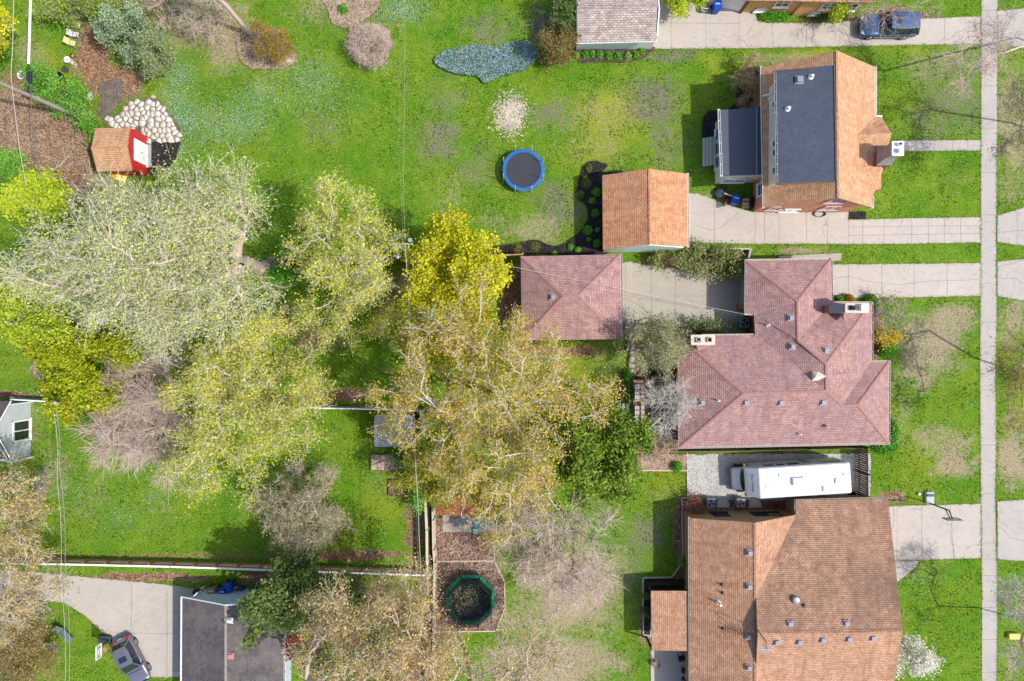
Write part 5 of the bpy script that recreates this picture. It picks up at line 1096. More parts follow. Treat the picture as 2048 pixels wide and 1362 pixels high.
tree('brown_thicket', 'brown twiggy undergrowth between the pole and the yellow maple', (815,590), .5, [(810,570,1.8,35,.9),(800,610,1.8,30,.9),(830,540,1.6,18,.7)], L_BIRG, 1800, .12, 150, .05, 'pink', (1900, .8, .018, 'pink'))
tree('stray_shrub', 'low green and brown shrubs on the strip below the concrete court', (1400,655), .3, [(1395,655,.9,20,.5),(1425,655,.9,16,.5),(1465,655,.7,12,.4)], L_DGR, 1600, .13, 60, .03, 'brown', (500, .35, .012, 'brown'))
# foundation plants ---------------------------------------------------------------
hosta = 'bright green mounds in the black mulch bed'
HN = 'leafy green mound in black mulch, '
for (x_, y_, r_, lb) in ((1192,385,8.5,'topmost of the row beside the orange garage wall'),(1184,402,7,'second from the top of the row'),(1190,427,8,'neat round one at the middle of the garage wall'),(1175,461,9.5,'largest one at the bottom of the row'),
        (1193,488,8,'nearest the bottom left corner of the orange garage'),(1141,494,6,'small one left of the pink garage corner bed'),(1155,500,6.5,'just above the pink garage roof'),(1170,356,5,'small pale one near the bed top'),(1108,508,6,'half hidden at the pink garage eave'),(1194,460,4.5,'tiny pale one touching the garage wall'),(1176,480,4.5,'tiny one between the two largest')):
    shrub('perennial', HN+lb, x_, y_, r_, .38, L_GRN, int(26*r_*r_*.9)+120, .12, 'plant', hosta, up=1.2, stems=5)
for (x_, y_, r_, lb) in ((1035,497,11,'left dark twiggy clump in the long black bed'),(1070,495,12,'right dark twiggy clump in the long black bed'),(1172,368,11,'bronze spiky plant at the upper black bed'),(1160,390,9,'bronze feathery plant at the bed west edge'),(1178,338,8,'pale thin plant near the black bed top')):
    shrub('border_plant', lb, x_, y_, r_, .45, LM('bronze_plant', (110,115,50), (150,140,75), (120,150,60)), 330, .1, 'plant', None, up=.8, stems=16, bark='pink')
row = 'green mounds along the white garage'
for (x_, y_, r_, lb) in ((1152,112,7,'pale yellowish one at the left end'),(1170,110,8.5,'second from the left end'),(1184,110,6,'small third one'),(1199,111,7.5,'fourth one'),(1217,113,9,'large fifth one'),(1236,114,8.5,'darker sixth one'),(1255,114,8,'pale yellow green seventh one'),(1271,110,7.5,'second from the right end'),(1283,104,7,'rightmost, highest one')):
    shrub('perennial', 'green mound below the white garage wall, '+lb, x_, y_, r_, .4, LM('pale_plant', (110,160,60), (160,190,80), (185,200,100)) if 'yellow' in lb else L_GRN, 420, .12, 'plant', row, up=1.1, stems=5)
shrub('round_bush', 'round clipped bright green bush below the yellow forsythia', 1770, 697, 17, 1.0, L_GRN, 3200, .12, 'bush')
shrub('round_bush', 'dark olive clipped bush at the corner by the front chimney', 1692, 601, 13, .9, L_GOLD, 2200, .11, 'bush'); shrub('round_bush', 'small green bush tucked beside the olive clipped bush', 1674, 600, 9, .8, L_GRN, 1200, .11, 'bush')
shrub('round_bush', 'light green bush above the pink house east corner', 1737, 601, 13, .9, L_GRN, 1800, .13, 'bush'); shrub('round_bush', 'light green low bush along the pink house east gutter', 1752, 622, 9, .7, L_GRN, 900, .13, 'bush', squash=1.8)
tree('forsythia', 'yellow flowering forsythia by the pink house east wall', (1772,668), .3, [(1772,668,1.3,17,.5),(1788,672,1.1,11,.4)], L_FOR, 1100, .12, 60, .03, 'brown', (500, .4, .014, 'brown'), up=1)
tree('bare_front_shrub', 'thin bare shrub with pale twigs right of pink house wall', (1775,630), .3, [(1780,625,1.3,32,.6),(1765,645,1.2,20,.5)], L_OLV, 900, .09, 130, .03, 'brown', (1200, .5, .015, 'pink'))
shrub('round_bush', 'bright green spreading groundcover at the pink house south east corner', 1770, 893, 26, .5, L_GRN, 3600, .13, 'bush', squash=.6); shrub('round_bush', 'bright green low plant along the pink house lower east wall', 1786, 862, 11, .5, L_GRN, 900, .13, 'bush', squash=2)
tree('bed_shrub', 'brown twiggy shrub in the black bed at the dormer house corner', (1505,150), .5, [(1505,150,1.7,32,.8),(1490,180,1.3,18,.6)], L_GOLD, 2200, .1, 150, .05, 'pink', (1500, .5, .014, 'pink'))
tree('bed_shrub', 'low bare shrub in the black bed above the dark sunroom', (1485,212), .3, [(1490,212,.8,14,.4)], L_BRN, 300, .08, 50, .03, 'pink', (500, .35, .014, 'pink'))
shrub('ivy_bed', 'green ivy patch against the yellow brick house wall', 1547, 32, 32, .4, L_GRN, 3800, .13, 'groundcover', squash=.42); shrub('ivy_bed', 'darker green shrub bed under the right yellow brick windows', 1660, 34, 36, .5, L_DGR, 3600, .13, 'groundcover', squash=.35)
tree('gold_conifer', 'small yellow green shrub at the right corner of the yellow brick house', (1683,20), .5, [(1680,18,1.6,15,1)], L_LIME, 1600, .14, 40, .04, 'brown', (300, .35, .012, 'brown'))
shrub('patio_shrub', 'dark green shrub near the upper left patio corner', 1254, 752, 10, .9, L_GRN, 800, .12, 'shrub', squash=1.5)
shrub('corner_shrub', 'green shrub in the bark bed left of the gravel pad', 1352, 932, 12, .8, L_GRN, 900, .12, 'shrub'); shrub('corner_shrub', 'light green plant above the two air conditioners', 1401, 1000, 8, .7, L_GRN, 500, .12, 'shrub'); tree('bronze_shrub', 'reddish brown shrub at the gabled house upper left corner', (1390,1010), .3, [(1388,1010,1.1,16,.5)], L_RED, 700, .1, 50, .03, 'brown', (500, .4, .014, 'brown'))
shrub('corner_shrub', 'spiky green shrub against the west gutter of the brown roofed house', 1369, 1122, 11, .9, L_GRN, 700, .16, 'shrub', squash=1.4)
shrub('bed_plant', 'leafy plant in the dark bed west of the brown porch, upper', 1292, 1190, 9, .5, L_DGR, 420, .12, 'plant'); shrub('bed_plant', 'leafy plant in the dark bed west of the brown porch, lower', 1292, 1222, 11, .5, L_DGR, 500, .12, 'plant', squash=1.3)
shrub('wall_hedge', 'green hedge strip along the south eave of the pink garage', 1120, 686, 62, .6, LM('hedge_leaf', (90,130,40), (150,180,60), (180,200,90)), 2600, .13, 'hedge', squash=.11, stems=20)
shrub('fence_shrub', 'bright green clump beside the bare shrub by the arborvitae', 268, 742, 13, .5, L_GRN, 800, .13, 'plant', squash=1.5)
shrub('bed_plant', 'fresh green clump at the north east bark island', 687, 20, 11, .5, L_GRN, 500, .13, 'plant')

# bluebell drift, lawn flowers, dandelions, grass tufts: countless, one object each
def stuff(name, pos, size, mat, up=1.5, asp=.8, kind='stuff'):
    q, f = leaf_quads(pos, size, up, asp); o = np_obj(name, q, [f], mat); tag(o, kind=kind); return o
def scatter(poly, n, z=(.03, .25)):
    xs = [p[0] for p in poly]; ys = [p[1] for p in poly]; out = []
    while len(out) < n:
        x, y = random.uniform(min(xs), max(xs)), random.uniform(min(ys), max(ys))
        if inpoly(x, y, poly): p = P(x, y); out.append((p.x, p.y, random.uniform(*z)))
    return np.array(out)
BB = smooth_poly([(870,128),(878,112),(905,100),(935,95),(960,92),(985,97),(1005,92),(1030,85),(1060,86),(1075,105),(1072,122),(1050,140),(1020,150),(995,157),(970,168),(955,155),(930,152),(900,146)])
stuff('bluebell_foliage', scatter(BB, 13000, (.03, .34)), .15, LM('bluebell_leaf', (50,105,35), (90,150,60), (125,175,90))); stuff('bluebell_flowers', scatter(BB, 9500, (.22, .38)), .09, LM('bluebell', (120,150,150), (165,180,210), (185,195,225), (205,212,235)))
stuff('dead_leaves', scatter([(915,108),(940,108),(945,125),(920,128)], 60, (.3, .36)), .1, L_BRN)
def blobs_pts(bl, dens, amp=1.0):
    out = []
    for (a, b, rx, ry, s_) in bl:
        k = int(rx*ry*3.14*dens*s_); x = RNG.normal(a, rx*.5, k); y = RNG.normal(b, ry*.5, k); out.append(np.stack([(x-1024)/PXM, (681-y)/PXM, RNG.uniform(.02, .07, k)], 1))
    return np.concatenate(out)
def off_hard(pos):
    """drop scattered bits that would lie on paving or roofs' footprints"""
    polys = EDGES; keep = np.ones(len(pos), bool)
    for e in polys:
        xs = [p[0] for p in e]; ys = [p[1] for p in e]; m = (pos[:, 0] > min(xs)) & (pos[:, 0] < max(xs)) & (pos[:, 1] > min(ys)) & (pos[:, 1] < max(ys)) & keep
        for i in np.nonzero(m)[0]:
            if inpoly(pos[i, 0], pos[i, 1], e): keep[i] = False
    return pos[keep]
stuff('lawn_flowers', off_hard(blobs_pts([f for f in FLOW if f[2] > 2]+[(1600,1030,0,0,0)][:0], .17)), .06, LM('squill_flower', (175,190,205), (205,215,225), (225,230,235)))
stuff('dandelions', off_hard(blobs_pts([(1320,970,40,50,1),(1330,950,40,20,1),(1850,950,70,40,.5),(1780,930,40,30,.5),(1000,150,120,60,.15),(860,200,60,90,.15),(880,170,50,20,.5),(1860,620,60,20,.1),(1900,1250,60,60,.25),(1840,440,80,8,.3),(1200,700,60,40,.1),(1000,300,300,120,.04),(1880,220,60,120,.05)], .09)), .06, leafmat('dandelion', [C(240,210,20), C(250,230,40)], .1))
# tufts where lawn meets paving and beds
tp = []
for e in EDGES:
    for (a, b) in zip(e[:-1], e[1:]):
        L = math.hypot(b[0]-a[0], b[1]-a[1])
        if abs(a[0]) > 46 or abs(a[1]) > 31: continue
        for _ in range(int(L*34)):
            u = random.random(); tp.append((a[0]+(b[0]-a[0])*u+random.gauss(0, .055), a[1]+(b[1]-a[1])*u+random.gauss(0, .055), random.uniform(.03, .14)))
stuff('grass_tufts', np.array(tp), .1, LM('tuft_grass', (80,110,30), (110,145,45), (150,165,80), (170,160,110)), .5, .3)
gp = np.stack([RNG.uniform(-43, 43, 190000), RNG.uniform(-29, 29, 190000), RNG.uniform(.02, .08, 190000)], 1)
keep = fbm(gp[:, 0], gp[:, 1], .8, 77) > .47; gp = gp[keep]
_soil = field(gp[:, 0], gp[:, 1], SOIL, 4) < .35; gp = off_hard(gp[_soil])
dr_ = field(gp[:, 0], gp[:, 1], DRY, 1)
stuff('lawn_tufts', gp[dr_ < .4], .15, LM('lawn_tuft', (35,80,5), (70,130,10), (115,165,25), (165,190,70), (200,200,130), k=.75), 1.0, .4)
stuff('dry_tufts', gp[dr_ >= .3], .13, LM('dry_tuft', (85,100,45), (120,135,60), (175,168,120), (205,192,160), (220,208,180), k=.7), 1.0, .35)
lp = off_hard(blobs_pts([(s_[0], s_[1], s_[2], s_[3], min(1, s_[4])) for s_ in SOIL if s_[2] > 5], .09)); stuff('fallen_leaves', lp, .11, LM('fallen_leaf', (120,75,55), (175,115,80), (205,150,110), (215,180,145)), 1.5, .6)

db = off_none = np.stack([RNG.uniform(4, 42, 5200), RNG.uniform(-29, 28, 5200), np.full(5200, .19)], 1)
hard = []
for e in EDGES[:14]:
    xs = [p[0] for p in e]; ys = [p[1] for p in e]
    for p in db:
        if min(xs) < p[0] < max(xs) and min(ys) < p[1] < max(ys) and inpoly(p[0], p[1], e) and vnoise(np.array([p[0]]), np.array([p[1]]), .5, 3)[0] > .35: hard.append(p)
stuff('windblown_debris', np.array(hard), .07, LM('debris', (90,70,50), (140,115,85), (110,120,60), k=.6), 2.5, .5)

# ================================================================== vehicles
def ring(x, hw, z0, z1, p=.45, n=20, yo=0):
    out = []
    for i in range(n):
        a = 2*math.pi*i/n; c, s_ = math.cos(a), math.sin(a)
        out.append((x, yo+hw*math.copysign(abs(c)**p, c), (z0+z1)/2+(z1-z0)/2*math.copysign(abs(s_)**p, s_)))
    return out
def loft(mb, rings, cap=True):
    n = len(rings[0]); fs = []
    for k in range(len(rings)-1):
        for i in range(n): fs.append((k*n+i, (k+1)*n+i, (k+1)*n+(i+1) % n, k*n+(i+1) % n))
    if cap: fs += [tuple(range(n)), tuple(reversed(range((len(rings)-1)*n, len(rings)*n)))]
    return mb.add([p for r in rings for p in r], fs)
def paint(name, col, flake=.35):
    m, t, b = nodes(name); b.inputs['Base Color'].default_value = col; b.inputs['Metallic'].default_value = flake; b.inputs['Roughness'].default_value = .28
    b.inputs['Coat Weight'].default_value = .6; b.inputs['Coat Roughness'].default_value = .06
    c = mixc(t, noise(t, 3, 4, .6, objvec(t)), tuple(x*.88 for x in col[:3])+(1,), tuple(x*1.1 for x in col[:3])+(1,)); t.links.new(c, b.inputs['Base Color']); return m
def wheel(t, x, y, r=.34, w_=.22, s_=1):
    tb = MB(); prof = [(r*.62, -w_/2), (r*.93, -w_/2), (r, -w_*.3), (r, w_*.3), (r*.93, w_/2), (r*.62, w_/2)]; n = 20; vs = []
    for rr, yy in prof:
        for i in range(n): a = 2*math.pi*i/n; vs.append((x+rr*math.cos(a), y+yy, r+rr*math.sin(a)))
    tb.add(vs, [(k*n+i, k*n+(i+1) % n, (k+1)*n+(i+1) % n, (k+1)*n+i) for k in range(5) for i in range(n)]); tb.f.append(tuple(range(n))); o = tb.build('wheel', TYRE, t, True, local=True)
    rb = MB(); yo = y+s_*w_*.47; rb.cyl((x, yo-.02*s_, r), (x, yo+.012*s_, r), r*.18, r*.14, 10)
    for k in range(7):
        a = 2*math.pi*k/7; rb.cyl((x, yo, r), (x+r*.6*math.cos(a), yo+.005*s_, r+r*.6*math.sin(a)), .032, .03, 5)
    for i in range(18):
        a, b = 2*math.pi*i/18, 2*math.pi*(i+1)/18; rb.cyl((x+r*.62*math.cos(a), yo, r+r*.62*math.sin(a)), (x+r*.62*math.cos(b), yo, r+r*.62*math.sin(b)), .028, .028, 5, False)
    rb.build('rim', RIM, o, local=True)
def car(name, label, cx, cy, ang, L, W, Hh, pm, kind='suv', sill=None):
    t = thing(name, label, 'car', (cx, cy, .03), ang); h = W/2; f = L/2
    B = .28; bel = .98 if kind == 'suv' else .88; hood = .98 if kind == 'suv' else .84
    st = [(-f, .72, .45, bel-.12), (-f+.06, .86, .34, bel-.02), (-f+.3, .97, B, bel), (-f*.5, 1, B, bel+.01), (0, 1, B, bel), (f*.36, 1, B, bel-.01), (f*.5, .985, B, hood), (f*.78, .95, B, hood-.06), (f-.2, .86, .3, hood-.16), (f-.05, .74, .34, hood-.26), (f, .6, .4, hood-.34)]
    mb = MB(); loft(mb, [ring(x, h*k, z0, z1, .42, 24) for x, k, z0, z1 in st]); mb.build('body', pm, t, True, local=True)
    # glasshouse and roof skin
    wb, wr = (f*.40, f*.13) if kind == 'suv' else (f*.36, f*.06); rb, rr = (-f+.1, -f+.42) if kind == 'suv' else (-f+.28, -f+.62)
    def gh(top, ins, dx=0): return top
    zt = Hh-.05; rg = []
    lower = [(wb, h*.86), (wb*.3, h*.93), (-f*.5, h*.93), (rb, h*.84)]; upper = [(wr, h*.66), (wr-.35, h*.73), (-f*.5, h*.74), (rr, h*.66)]
    gb = MB(); vs = []
    for lst, z in ((lower, bel-.03), (upper, zt)):
        for (x, y) in lst: vs.append((x, y, z))
        for (x, y) in reversed(lst): vs.append((x, -y, z))
    gb.add(vs, [(i, (i+1) % 8, 8+(i+1) % 8, 8+i) for i in range(8)]+[tuple(range(8, 16))]); gb.build('windows', glass('car_glass', (.015,.025,.03,1), .05), t, local=True)
    rf = MB(); up2 = [(wr-.02, h*.68), (wr-.35, h*.76), (-f*.5, h*.77), (rr-.06, h*.69)]; vs = []
    for z, k in ((zt-.03, 1.0), (zt+.03, .985), (zt+.055, .8)):
        for (x, y) in up2: vs.append((x*(1 if k > .9 else .97), y*k, z))
        for (x, y) in reversed(up2): vs.append((x*(1 if k > .9 else .97), -y*k, z))
    rf.add(vs, [(k*8+i, k*8+(i+1) % 8, (k+1)*8+(i+1) % 8, (k+1)*8+i) for k in range(2) for i in range(8)]+[tuple(range(16, 24)), tuple(reversed(range(8)))]); ro = rf.build('roof', pm, t, True, local=True)
    MB().rbox((wr-.62, 0, zt+.06), (.5, W*.42, .02), .06).build('sunroof', glass('car_glass', ()), ro, local=True)
    pb = MB()
    for s_ in (-1, 1):
        pb.cyl((wb+.02, s_*h*.87, bel-.02), (wr+.0, s_*h*.68, zt), .045, .04, 6); pb.cyl((rb, s_*h*.85, bel-.02), (rr, s_*h*.68, zt), .06, .05, 6)
        for xx in ((-.35*f/2.3, -.62*f) if kind == 'suv' else (-.2,)): pb.cyl((xx, s_*h*.945, bel-.02), (xx-.02, s_*h*.755, zt), .035, .03, 5)
    pb.build('pillar', pm, t, True, local=True)
    for s_ in (-1, 1):
        if kind == 'suv':
            rk = MB(); rk.tube([(wr-.3, s_*h*.7, zt+.06), (wr-.4, s_*h*.7, zt+.12), (rr+.2, s_*h*.7, zt+.12), (rr+.1, s_*h*.7, zt+.06)], .022); rk.build('roof_rail', GREYM, t, local=True)
        MB().rbox((wb-.1, s_*(h+.08), bel+.06), (.16, .2, .14), .04).build('mirror', pm, t, local=True)
        MB().rbox((f-.24, s_*h*.66, hood-.22), (.34, .28, .1), .05, s_*-.35).build('headlight', M('lamp_glass', C(225,230,235), .15, .03), t, local=True)
        MB().rbox((-f+.14, s_*h*.74, bel-.12), (.26, .26, .2), .05).build('taillight', REDP, t, local=True)
        for xx in (.32*f, -.28*f):
            MB().box((xx, s_*(h-.01), bel-.16), (.18, .05, .03)).build('handle', GREYM, t, local=True)
        for xx in (f*.60, -f*.58): wheel(t, xx, s_*(h-.13), .35 if kind == 'suv' else .32, .23, s_)
    MB().box((f*.46, 0, bel+.0), (.03, W*.7, .02), 0).build('wiper', BLACK, t, local=True)
    pl = MB(); pl.rbox((f-.02, 0, .5), (.12, W*.7, .2), .04); pl.build('grille', BLACK, t, local=True)
    MB().box((-f-.005, 0, .7), (.02, .34, .14)).build('number_plate', WHITE, t, local=True)
    return t
car('suv', 'shiny blue family car with open sunroof and roof rails on the top driveway', 31.0, 25.92, math.radians(180), 4.75, 1.88, 1.72, paint('blue_paint', C(84, 104, 142, .8), .5))
PLUM = paint('silver_paint', C(148, 143, 160), .45)
car('hatchback', 'silver grey hatchback parked beside the basketball hoop, bottom left', -31.35, -26.35, math.atan2(-.889, .457), 4.0, 1.72, 1.5, PLUM, 'hatch')
# motorhome
fw = P(1519, 969, 0); ang = math.radians(180+3.6); c0 = P(1609, 961, 3.05)
t = thing('motorhome', 'white motorhome with cab bunk parked between the pink and brown roofed houses', 'motorhome', (c0.x, c0.y, .12), ang)
RVW = M('rv_white', C(240, 242, 244, .88), .35, .05); L2, W2 = 3.65, 1.2
mb = MB(); mb.rbox((0, 0, 1.72), (2*L2, 2*W2, 2.6), .12, ch=.08); body = mb.build('body', RVW, t, local=True)
mb = MB(); mb.add([(L2-.05,-W2+.02,1.75),(L2-.05,W2-.02,1.75),(L2-.05,W2-.02,3.0),(L2-.05,-W2+.02,3.0),(L2+.72,-W2+.05,1.85),(L2+.72,W2-.05,1.85),(L2+.68,W2-.1,2.1),(L2+.68,-W2+.1,2.1)], [(0,3,2,1),(3,7,6,2),(7,4,5,6),(4,0,1,5),(0,4,7,3),(1,2,6,5)]); mb.build('cab_bunk', RVW, t, local=True)
mb = MB(); loft(mb, [ring(L2-.2, .98, .35, 1.8, .4, 20), ring(L2+.45, .98, .35, 1.7, .4, 20), ring(L2+.72, .96, .35, 1.22, .4, 20), ring(L2+1.2, .9, .35, 1.05, .4, 20), ring(L2+1.34, .82, .42, .9, .45, 20)]); mb.build('cab', RVW, t, True, local=True)
n_ = 9; mb = MB(); lo = [(L2+.86-.16*((i-4)/4)**2, -.9+.225*i, 1.2) for i in range(n_)]; hi = [(L2+.62-.1*((i-4)/4)**2, -.84+.21*i, 1.6) for i in range(n_)]
mb.add(lo+hi, [(i, i+1, n_+i+1, n_+i) for i in range(n_-1)]); mb.build('windscreen', glass('car_glass', ()), t, local=True)
for s_ in (-1, 1):
    for xx in (L2+.62, -1.9): wheel(t, xx, s_*(1.0), .38, .26, s_)
    MB().rbox((L2+.5, s_*1.2, 1.35), (.14, .26, .3), .04).build('mirror', BLACK if s_ > 0 else WHITE, t, local=True); MB().rbox((L2+1.31, s_*.66, .72), (.08, .26, .16), .03).build('headlight', M('lamp_glass', ()), t, local=True)
for xx, wd in ((2.5, .75), (1.55, .6), (.5, .95), (-2.5, 1.5)):
    for s_ in (-1, 1): MB().box((xx, s_*(W2+.005), 2.1), (wd, .03, .5)).build('window', glass('car_glass', ()), t, local=True)
MB().box((-.7, -W2-.01, 1.45), (.66, .04, 1.75)).build('door', M('rv_door', C(225,228,230), .4, .05), t, local=True)
def rib(c, d, nm, m_=RVW, r_=.06): MB().rbox(c, d, r_).build(nm, m_, t, local=True)
rib((.55, 0, 3.16), (.95, .62, .28), 'air_conditioner'); rib((-2.55, .15, 3.1), (.42, .42, .2), 'roof_vent'); rib((-1.55, .72, 3.1), (.42, .42, .18), 'roof_vent'); rib((2.9, .25, 3.06), (.4, .4, .08), 'roof_hatch'); rib((-1.65, -.8, 3.04), (.75, .5, .05), 'roof_hatch')
mb = MB()
for y_ in (-W2+.07, W2-.07): mb.box((0, y_, 3.03), (2*L2-.2, .035, .02))
for x_ in (-L2+.1, -1.0, 1.7, L2-.12): mb.box((x_, 0, 3.028), (.035, 2*W2-.2, .012))
mb.build('roof_seam', M('seam_grey', C(205,208,212), .5, .2), body, local=True)
rib((1.9, -.55, 3.07), (.3, .3, .12), 'roof_vent'); rib((-3.1, -.3, 3.08), (.2, .2, .14), 'roof_vent')
mb = MB(); mb.cyl((.3, -.2, 3.05), (.3, -.2, 3.3), .05); mb.cyl((.3,-.25,3.3), (-.9,-.42,3.25), .02); mb.cyl((.35, .1, 3.3), (.35, -.6, 3.3), .02); mb.build('tv_antenna', GREYM, t, local=True)
lb = MB()
for x in (-2.3,-2.1): lb.cyl((-L2-.02, x*.0-.75+(.0 if x < -2.2 else .38), .6), (-L2-.05, -.75+(.0 if x < -2.2 else .38), 3.1), .022)
for z in (1, 1.4, 1.8, 2.2, 2.6, 3.0): lb.cyl((-L2-.05,-.75,z), (-L2-.05,-.37,z), .018)
lb.build('ladder', GREYM, t, local=True); MB().rbox((-L2-.12, .3, 1.1), (.24, .72, .72), .2).build('spare_wheel', TYRE, t, local=True)
rb_ = MB()
for k in range(3): rb_.cyl((L2+.06, -.25+.25*k, 2.98), (L2+.06, -.25+.25*k, 3.03), .035, .03, 6)
rb_.build('marker_lights', REDP, t, local=True)
try:
    cu = bpy.data.curves.new('lettering', 'FONT'); cu.body = 'Four Winds'; cu.size = .3; cu.shear = .35; cu.align_x = 'CENTER'; cu.align_y = 'CENTER'; cu.extrude = .004
    tmp = bpy.data.objects.new('tmp', cu); S.collection.objects.link(tmp); me = bpy.data.meshes.new_from_object(tmp); bpy.data.objects.remove(tmp)
    me.materials.append(M('slate_lettering', C(95, 110, 125), .5, .05)); o = bpy.data.objects.new('lettering', me); S.collection.objects.link(o); o.parent = t
    n_ = Vector((.9, 0, .73)).normalized(); xa_ = Vector((0, 1, 0)); ya_ = n_.cross(xa_); Mx = Matrix((xa_, ya_, n_)).transposed().to_4x4(); Mx.translation = Vector((L2+.335, 0, 2.565)); o.matrix_local = Mx
except Exception as ex: print('text', ex)

# ================================================================== trampolines
def trampoline(name, label, px_, py_, R, n, padm, matm, netm, ph, rot=0, nr=None, inner=.8, straight=False, group=None):
    c = P(px_, py_, .9); t = thing(name, label, 'trampoline', (c.x, c.y, 0), rot); nr = nr or R
    m_ = n if straight else 32
    pb = MB(); vs = []; 
    def pt(r, a, z): return (r*math.cos(a), r*math.sin(a), z)
    for i in range(m_):
        a0, a1 = 2*math.pi*i/m_, 2*math.pi*(i+1)/m_
        g_ = .0 if not straight else .03
        pb.add([pt(R, a0+g_, .93), pt(R, a1-g_, .93), pt(R*inner, a1-g_, .95), pt(R*inner, a0+g_, .95), pt(R*1.01, a0+g_, .82), pt(R*1.01, a1-g_, .82)], [(0,1,2,3), (0,4,5,1)])
    pb.build('pad', padm, t, local=True)
    MB().add([pt(R*inner*1.01, 2*math.pi*i/m_, .90-.0*i) for i in range(m_)], [tuple(range(m_))]).build('jumping_mat', matm, t, local=True)
    fb = MB(); fb.tube([pt(R*.99, 2*math.pi*i/m_, .88) for i in range(m_+1)], .03); fb.build('frame', GREYM, t, local=True)
    for i in range(n//2):
        a = 2*math.pi*(i*2+.5)/n; b = a+2*math.pi/n*.8; MB().tube([pt(R*.98, a, .86), pt(R*.98, a, .03), pt(R*.98, b, .03), pt(R*.98, b, .86)], .022).build('leg', GREYM, t, local=True)
    for i in range(n):
        a = 2*math.pi*i/n; MB().cyl(pt(nr*1.02, a, .0), pt(nr*1.02, a, ph), .028).build('pole', WHITE if padm.name.startswith('blue') else M('dark_green_pole', C(25,70,60), .5, .1), t, local=True)
    nb = MB()
    for i in range(n):
        a0, a1 = 2*math.pi*i/n, 2*math.pi*(i+1)/n; nb.add([pt(nr*.985, a0, .95), pt(nr*.985, a1, .95), pt(nr*.985, a1, ph-.1), pt(nr*.985, a0, ph-.1)], [(0,1,2,3)])
    nb.build('net', netm, t, local=True); return t
trampoline('trampoline', 'round trampoline with blue pads and grey mat on the open lawn', 1047, 340, 1.72, 8, M('blue_pad', C(48, 122, 198), .5, .25, 1.2), M('mat_grey', C(70, 73, 82), .8, .12), net('pale_net', C(150,160,175), .07), 2.2, math.radians(22), None, .84)
gt = trampoline('trampoline', 'octagonal trampoline with green pads and dark green net on bark mulch', 941, 1199, 2.12, 8, M('green_pad', C(25, 150, 105), .5, .2, 1.5), M('mat_dark', C(48, 56, 58), .9, .5, 2.5, fine=8), net('green_net', C(22, 74, 66), .72), 2.35, math.radians(22.5), 1.86, .88, True)
q, f_ = leaf_quads(np.stack([RNG.normal(-.35, .7, 500), RNG.normal(.35, .6, 500), np.full(500, .925)], 1), .1, 3, .6); o_ = np_obj('leaf_litter', q, [f_], LM('mat_leaf', (150,140,100), (190,175,130)), gt, local=True); o_['kind'] = 'stuff'

# ================================================================== hoops
t = thing('basketball_hoop', 'black portable basketball hoop at the edge of the right driveway', 'hoop', P(1857, 997))
b = P(1857, 997); w0 = Vector((b.x, b.y, 0)); q = P(1899, 1036, 3.0)
MB().rbox((b.x, b.y+.1, .14), (.72, 1.05, .26), .14).build('base', M('pale_base', C(190,200,205), .5, .3, 3), t)
MB().rbox((b.x, b.y+.32, .29), (.6, .2, .06), .05).build('base_cap', BLACK, t)
mb = MB(); mb.cyl((b.x, b.y-.35, .2), (b.x+.05, b.y-.35, 2.6), .06); mb.cyl((b.x+.05, b.y-.35, 2.6), (q.x, q.y+.06, 3.35), .045); mb.cyl((b.x+.05, b.y-.35, 2.1), (q.x, q.y+.06, 3.0), .04); mb.build('pole', BLACK, t)
fb = MB()
for dz, hh, wd, dx in ((2.98,.09,1.15,0),(3.68,.09,1.15,0)): fb.box((q.x, q.y, dz), (wd, .05, hh))
for dx in (-.55, .55): fb.box((q.x+dx, q.y, 3.33), (.09, .05, .7))
fb.box((q.x, q.y-.03, 3.1), (.5, .04, .05)); fb.box((q.x, q.y-.03, 3.45), (.5, .04, .05)); bd = fb.build('backboard', BLACK, t); MB().box((q.x, q.y+.01, 3.33), (1.05, .02, .66)).build('pane', net('clear_board', C(220,225,230), .35), bd)
rm = MB(); rm.tube([(q.x+.22*math.cos(a*math.pi/7), q.y-.3+.22*math.sin(a*math.pi/7), 3.05) for a in range(15)], .012); rm.build('rim', M('rim_orange', C(210,90,40), .5, .1), t)
b = P(1838, 988, .12); t = thing('ball', 'white ball on the grass left of the black basketball hoop base', 'ball', (b.x, b.y, .13)); mb = MB(); mb.lathe((b.x, b.y, .13), [(.13*math.sin(a*math.pi/8)+.001, -.13*math.cos(a*math.pi/8)) for a in range(9)], 14); mb.build('cover', WHITE, t, smooth=True)
b = P(213, 1277); t = thing('basketball_hoop', 'basketball hoop with clear white framed board left of the silver hatchback', 'hoop', b)
MB().rbox((b.x, b.y, .16), (1.05, .68, .3), .14, -.05).build('base', M('dark_base', C(70,78,86), .5, .15), t)
q = P(198, 1303, 2.6); mb = MB(); mb.cyl((b.x+.35, b.y, .2), (b.x+.3, b.y-.1, 1.9), .06); mb.cyl((b.x+.3, b.y-.1, 1.9), (q.x-.05, q.y, 2.6), .05); mb.build('pole', BLACK, t)
fb = MB()
for dz in (2.3, 2.98): fb.box((q.x, q.y, dz), (.05, 1.1, .06))
for dy in (-.53, .53): fb.box((q.x, q.y+dy, 2.64), (.05, .06, .7))
for dz in (2.42, 2.72): fb.box((q.x+.02, q.y, dz), (.03, .42, .045))
for dy in (-.2, .2): fb.box((q.x+.02, q.y+dy, 2.57), (.03, .045, .3))
bd = fb.build('backboard', WHITE, t); MB().box((q.x-.02, q.y, 2.64), (.02, 1.02, .64)).build('pane', net('clear_board2', C(200,210,215), .5), bd)
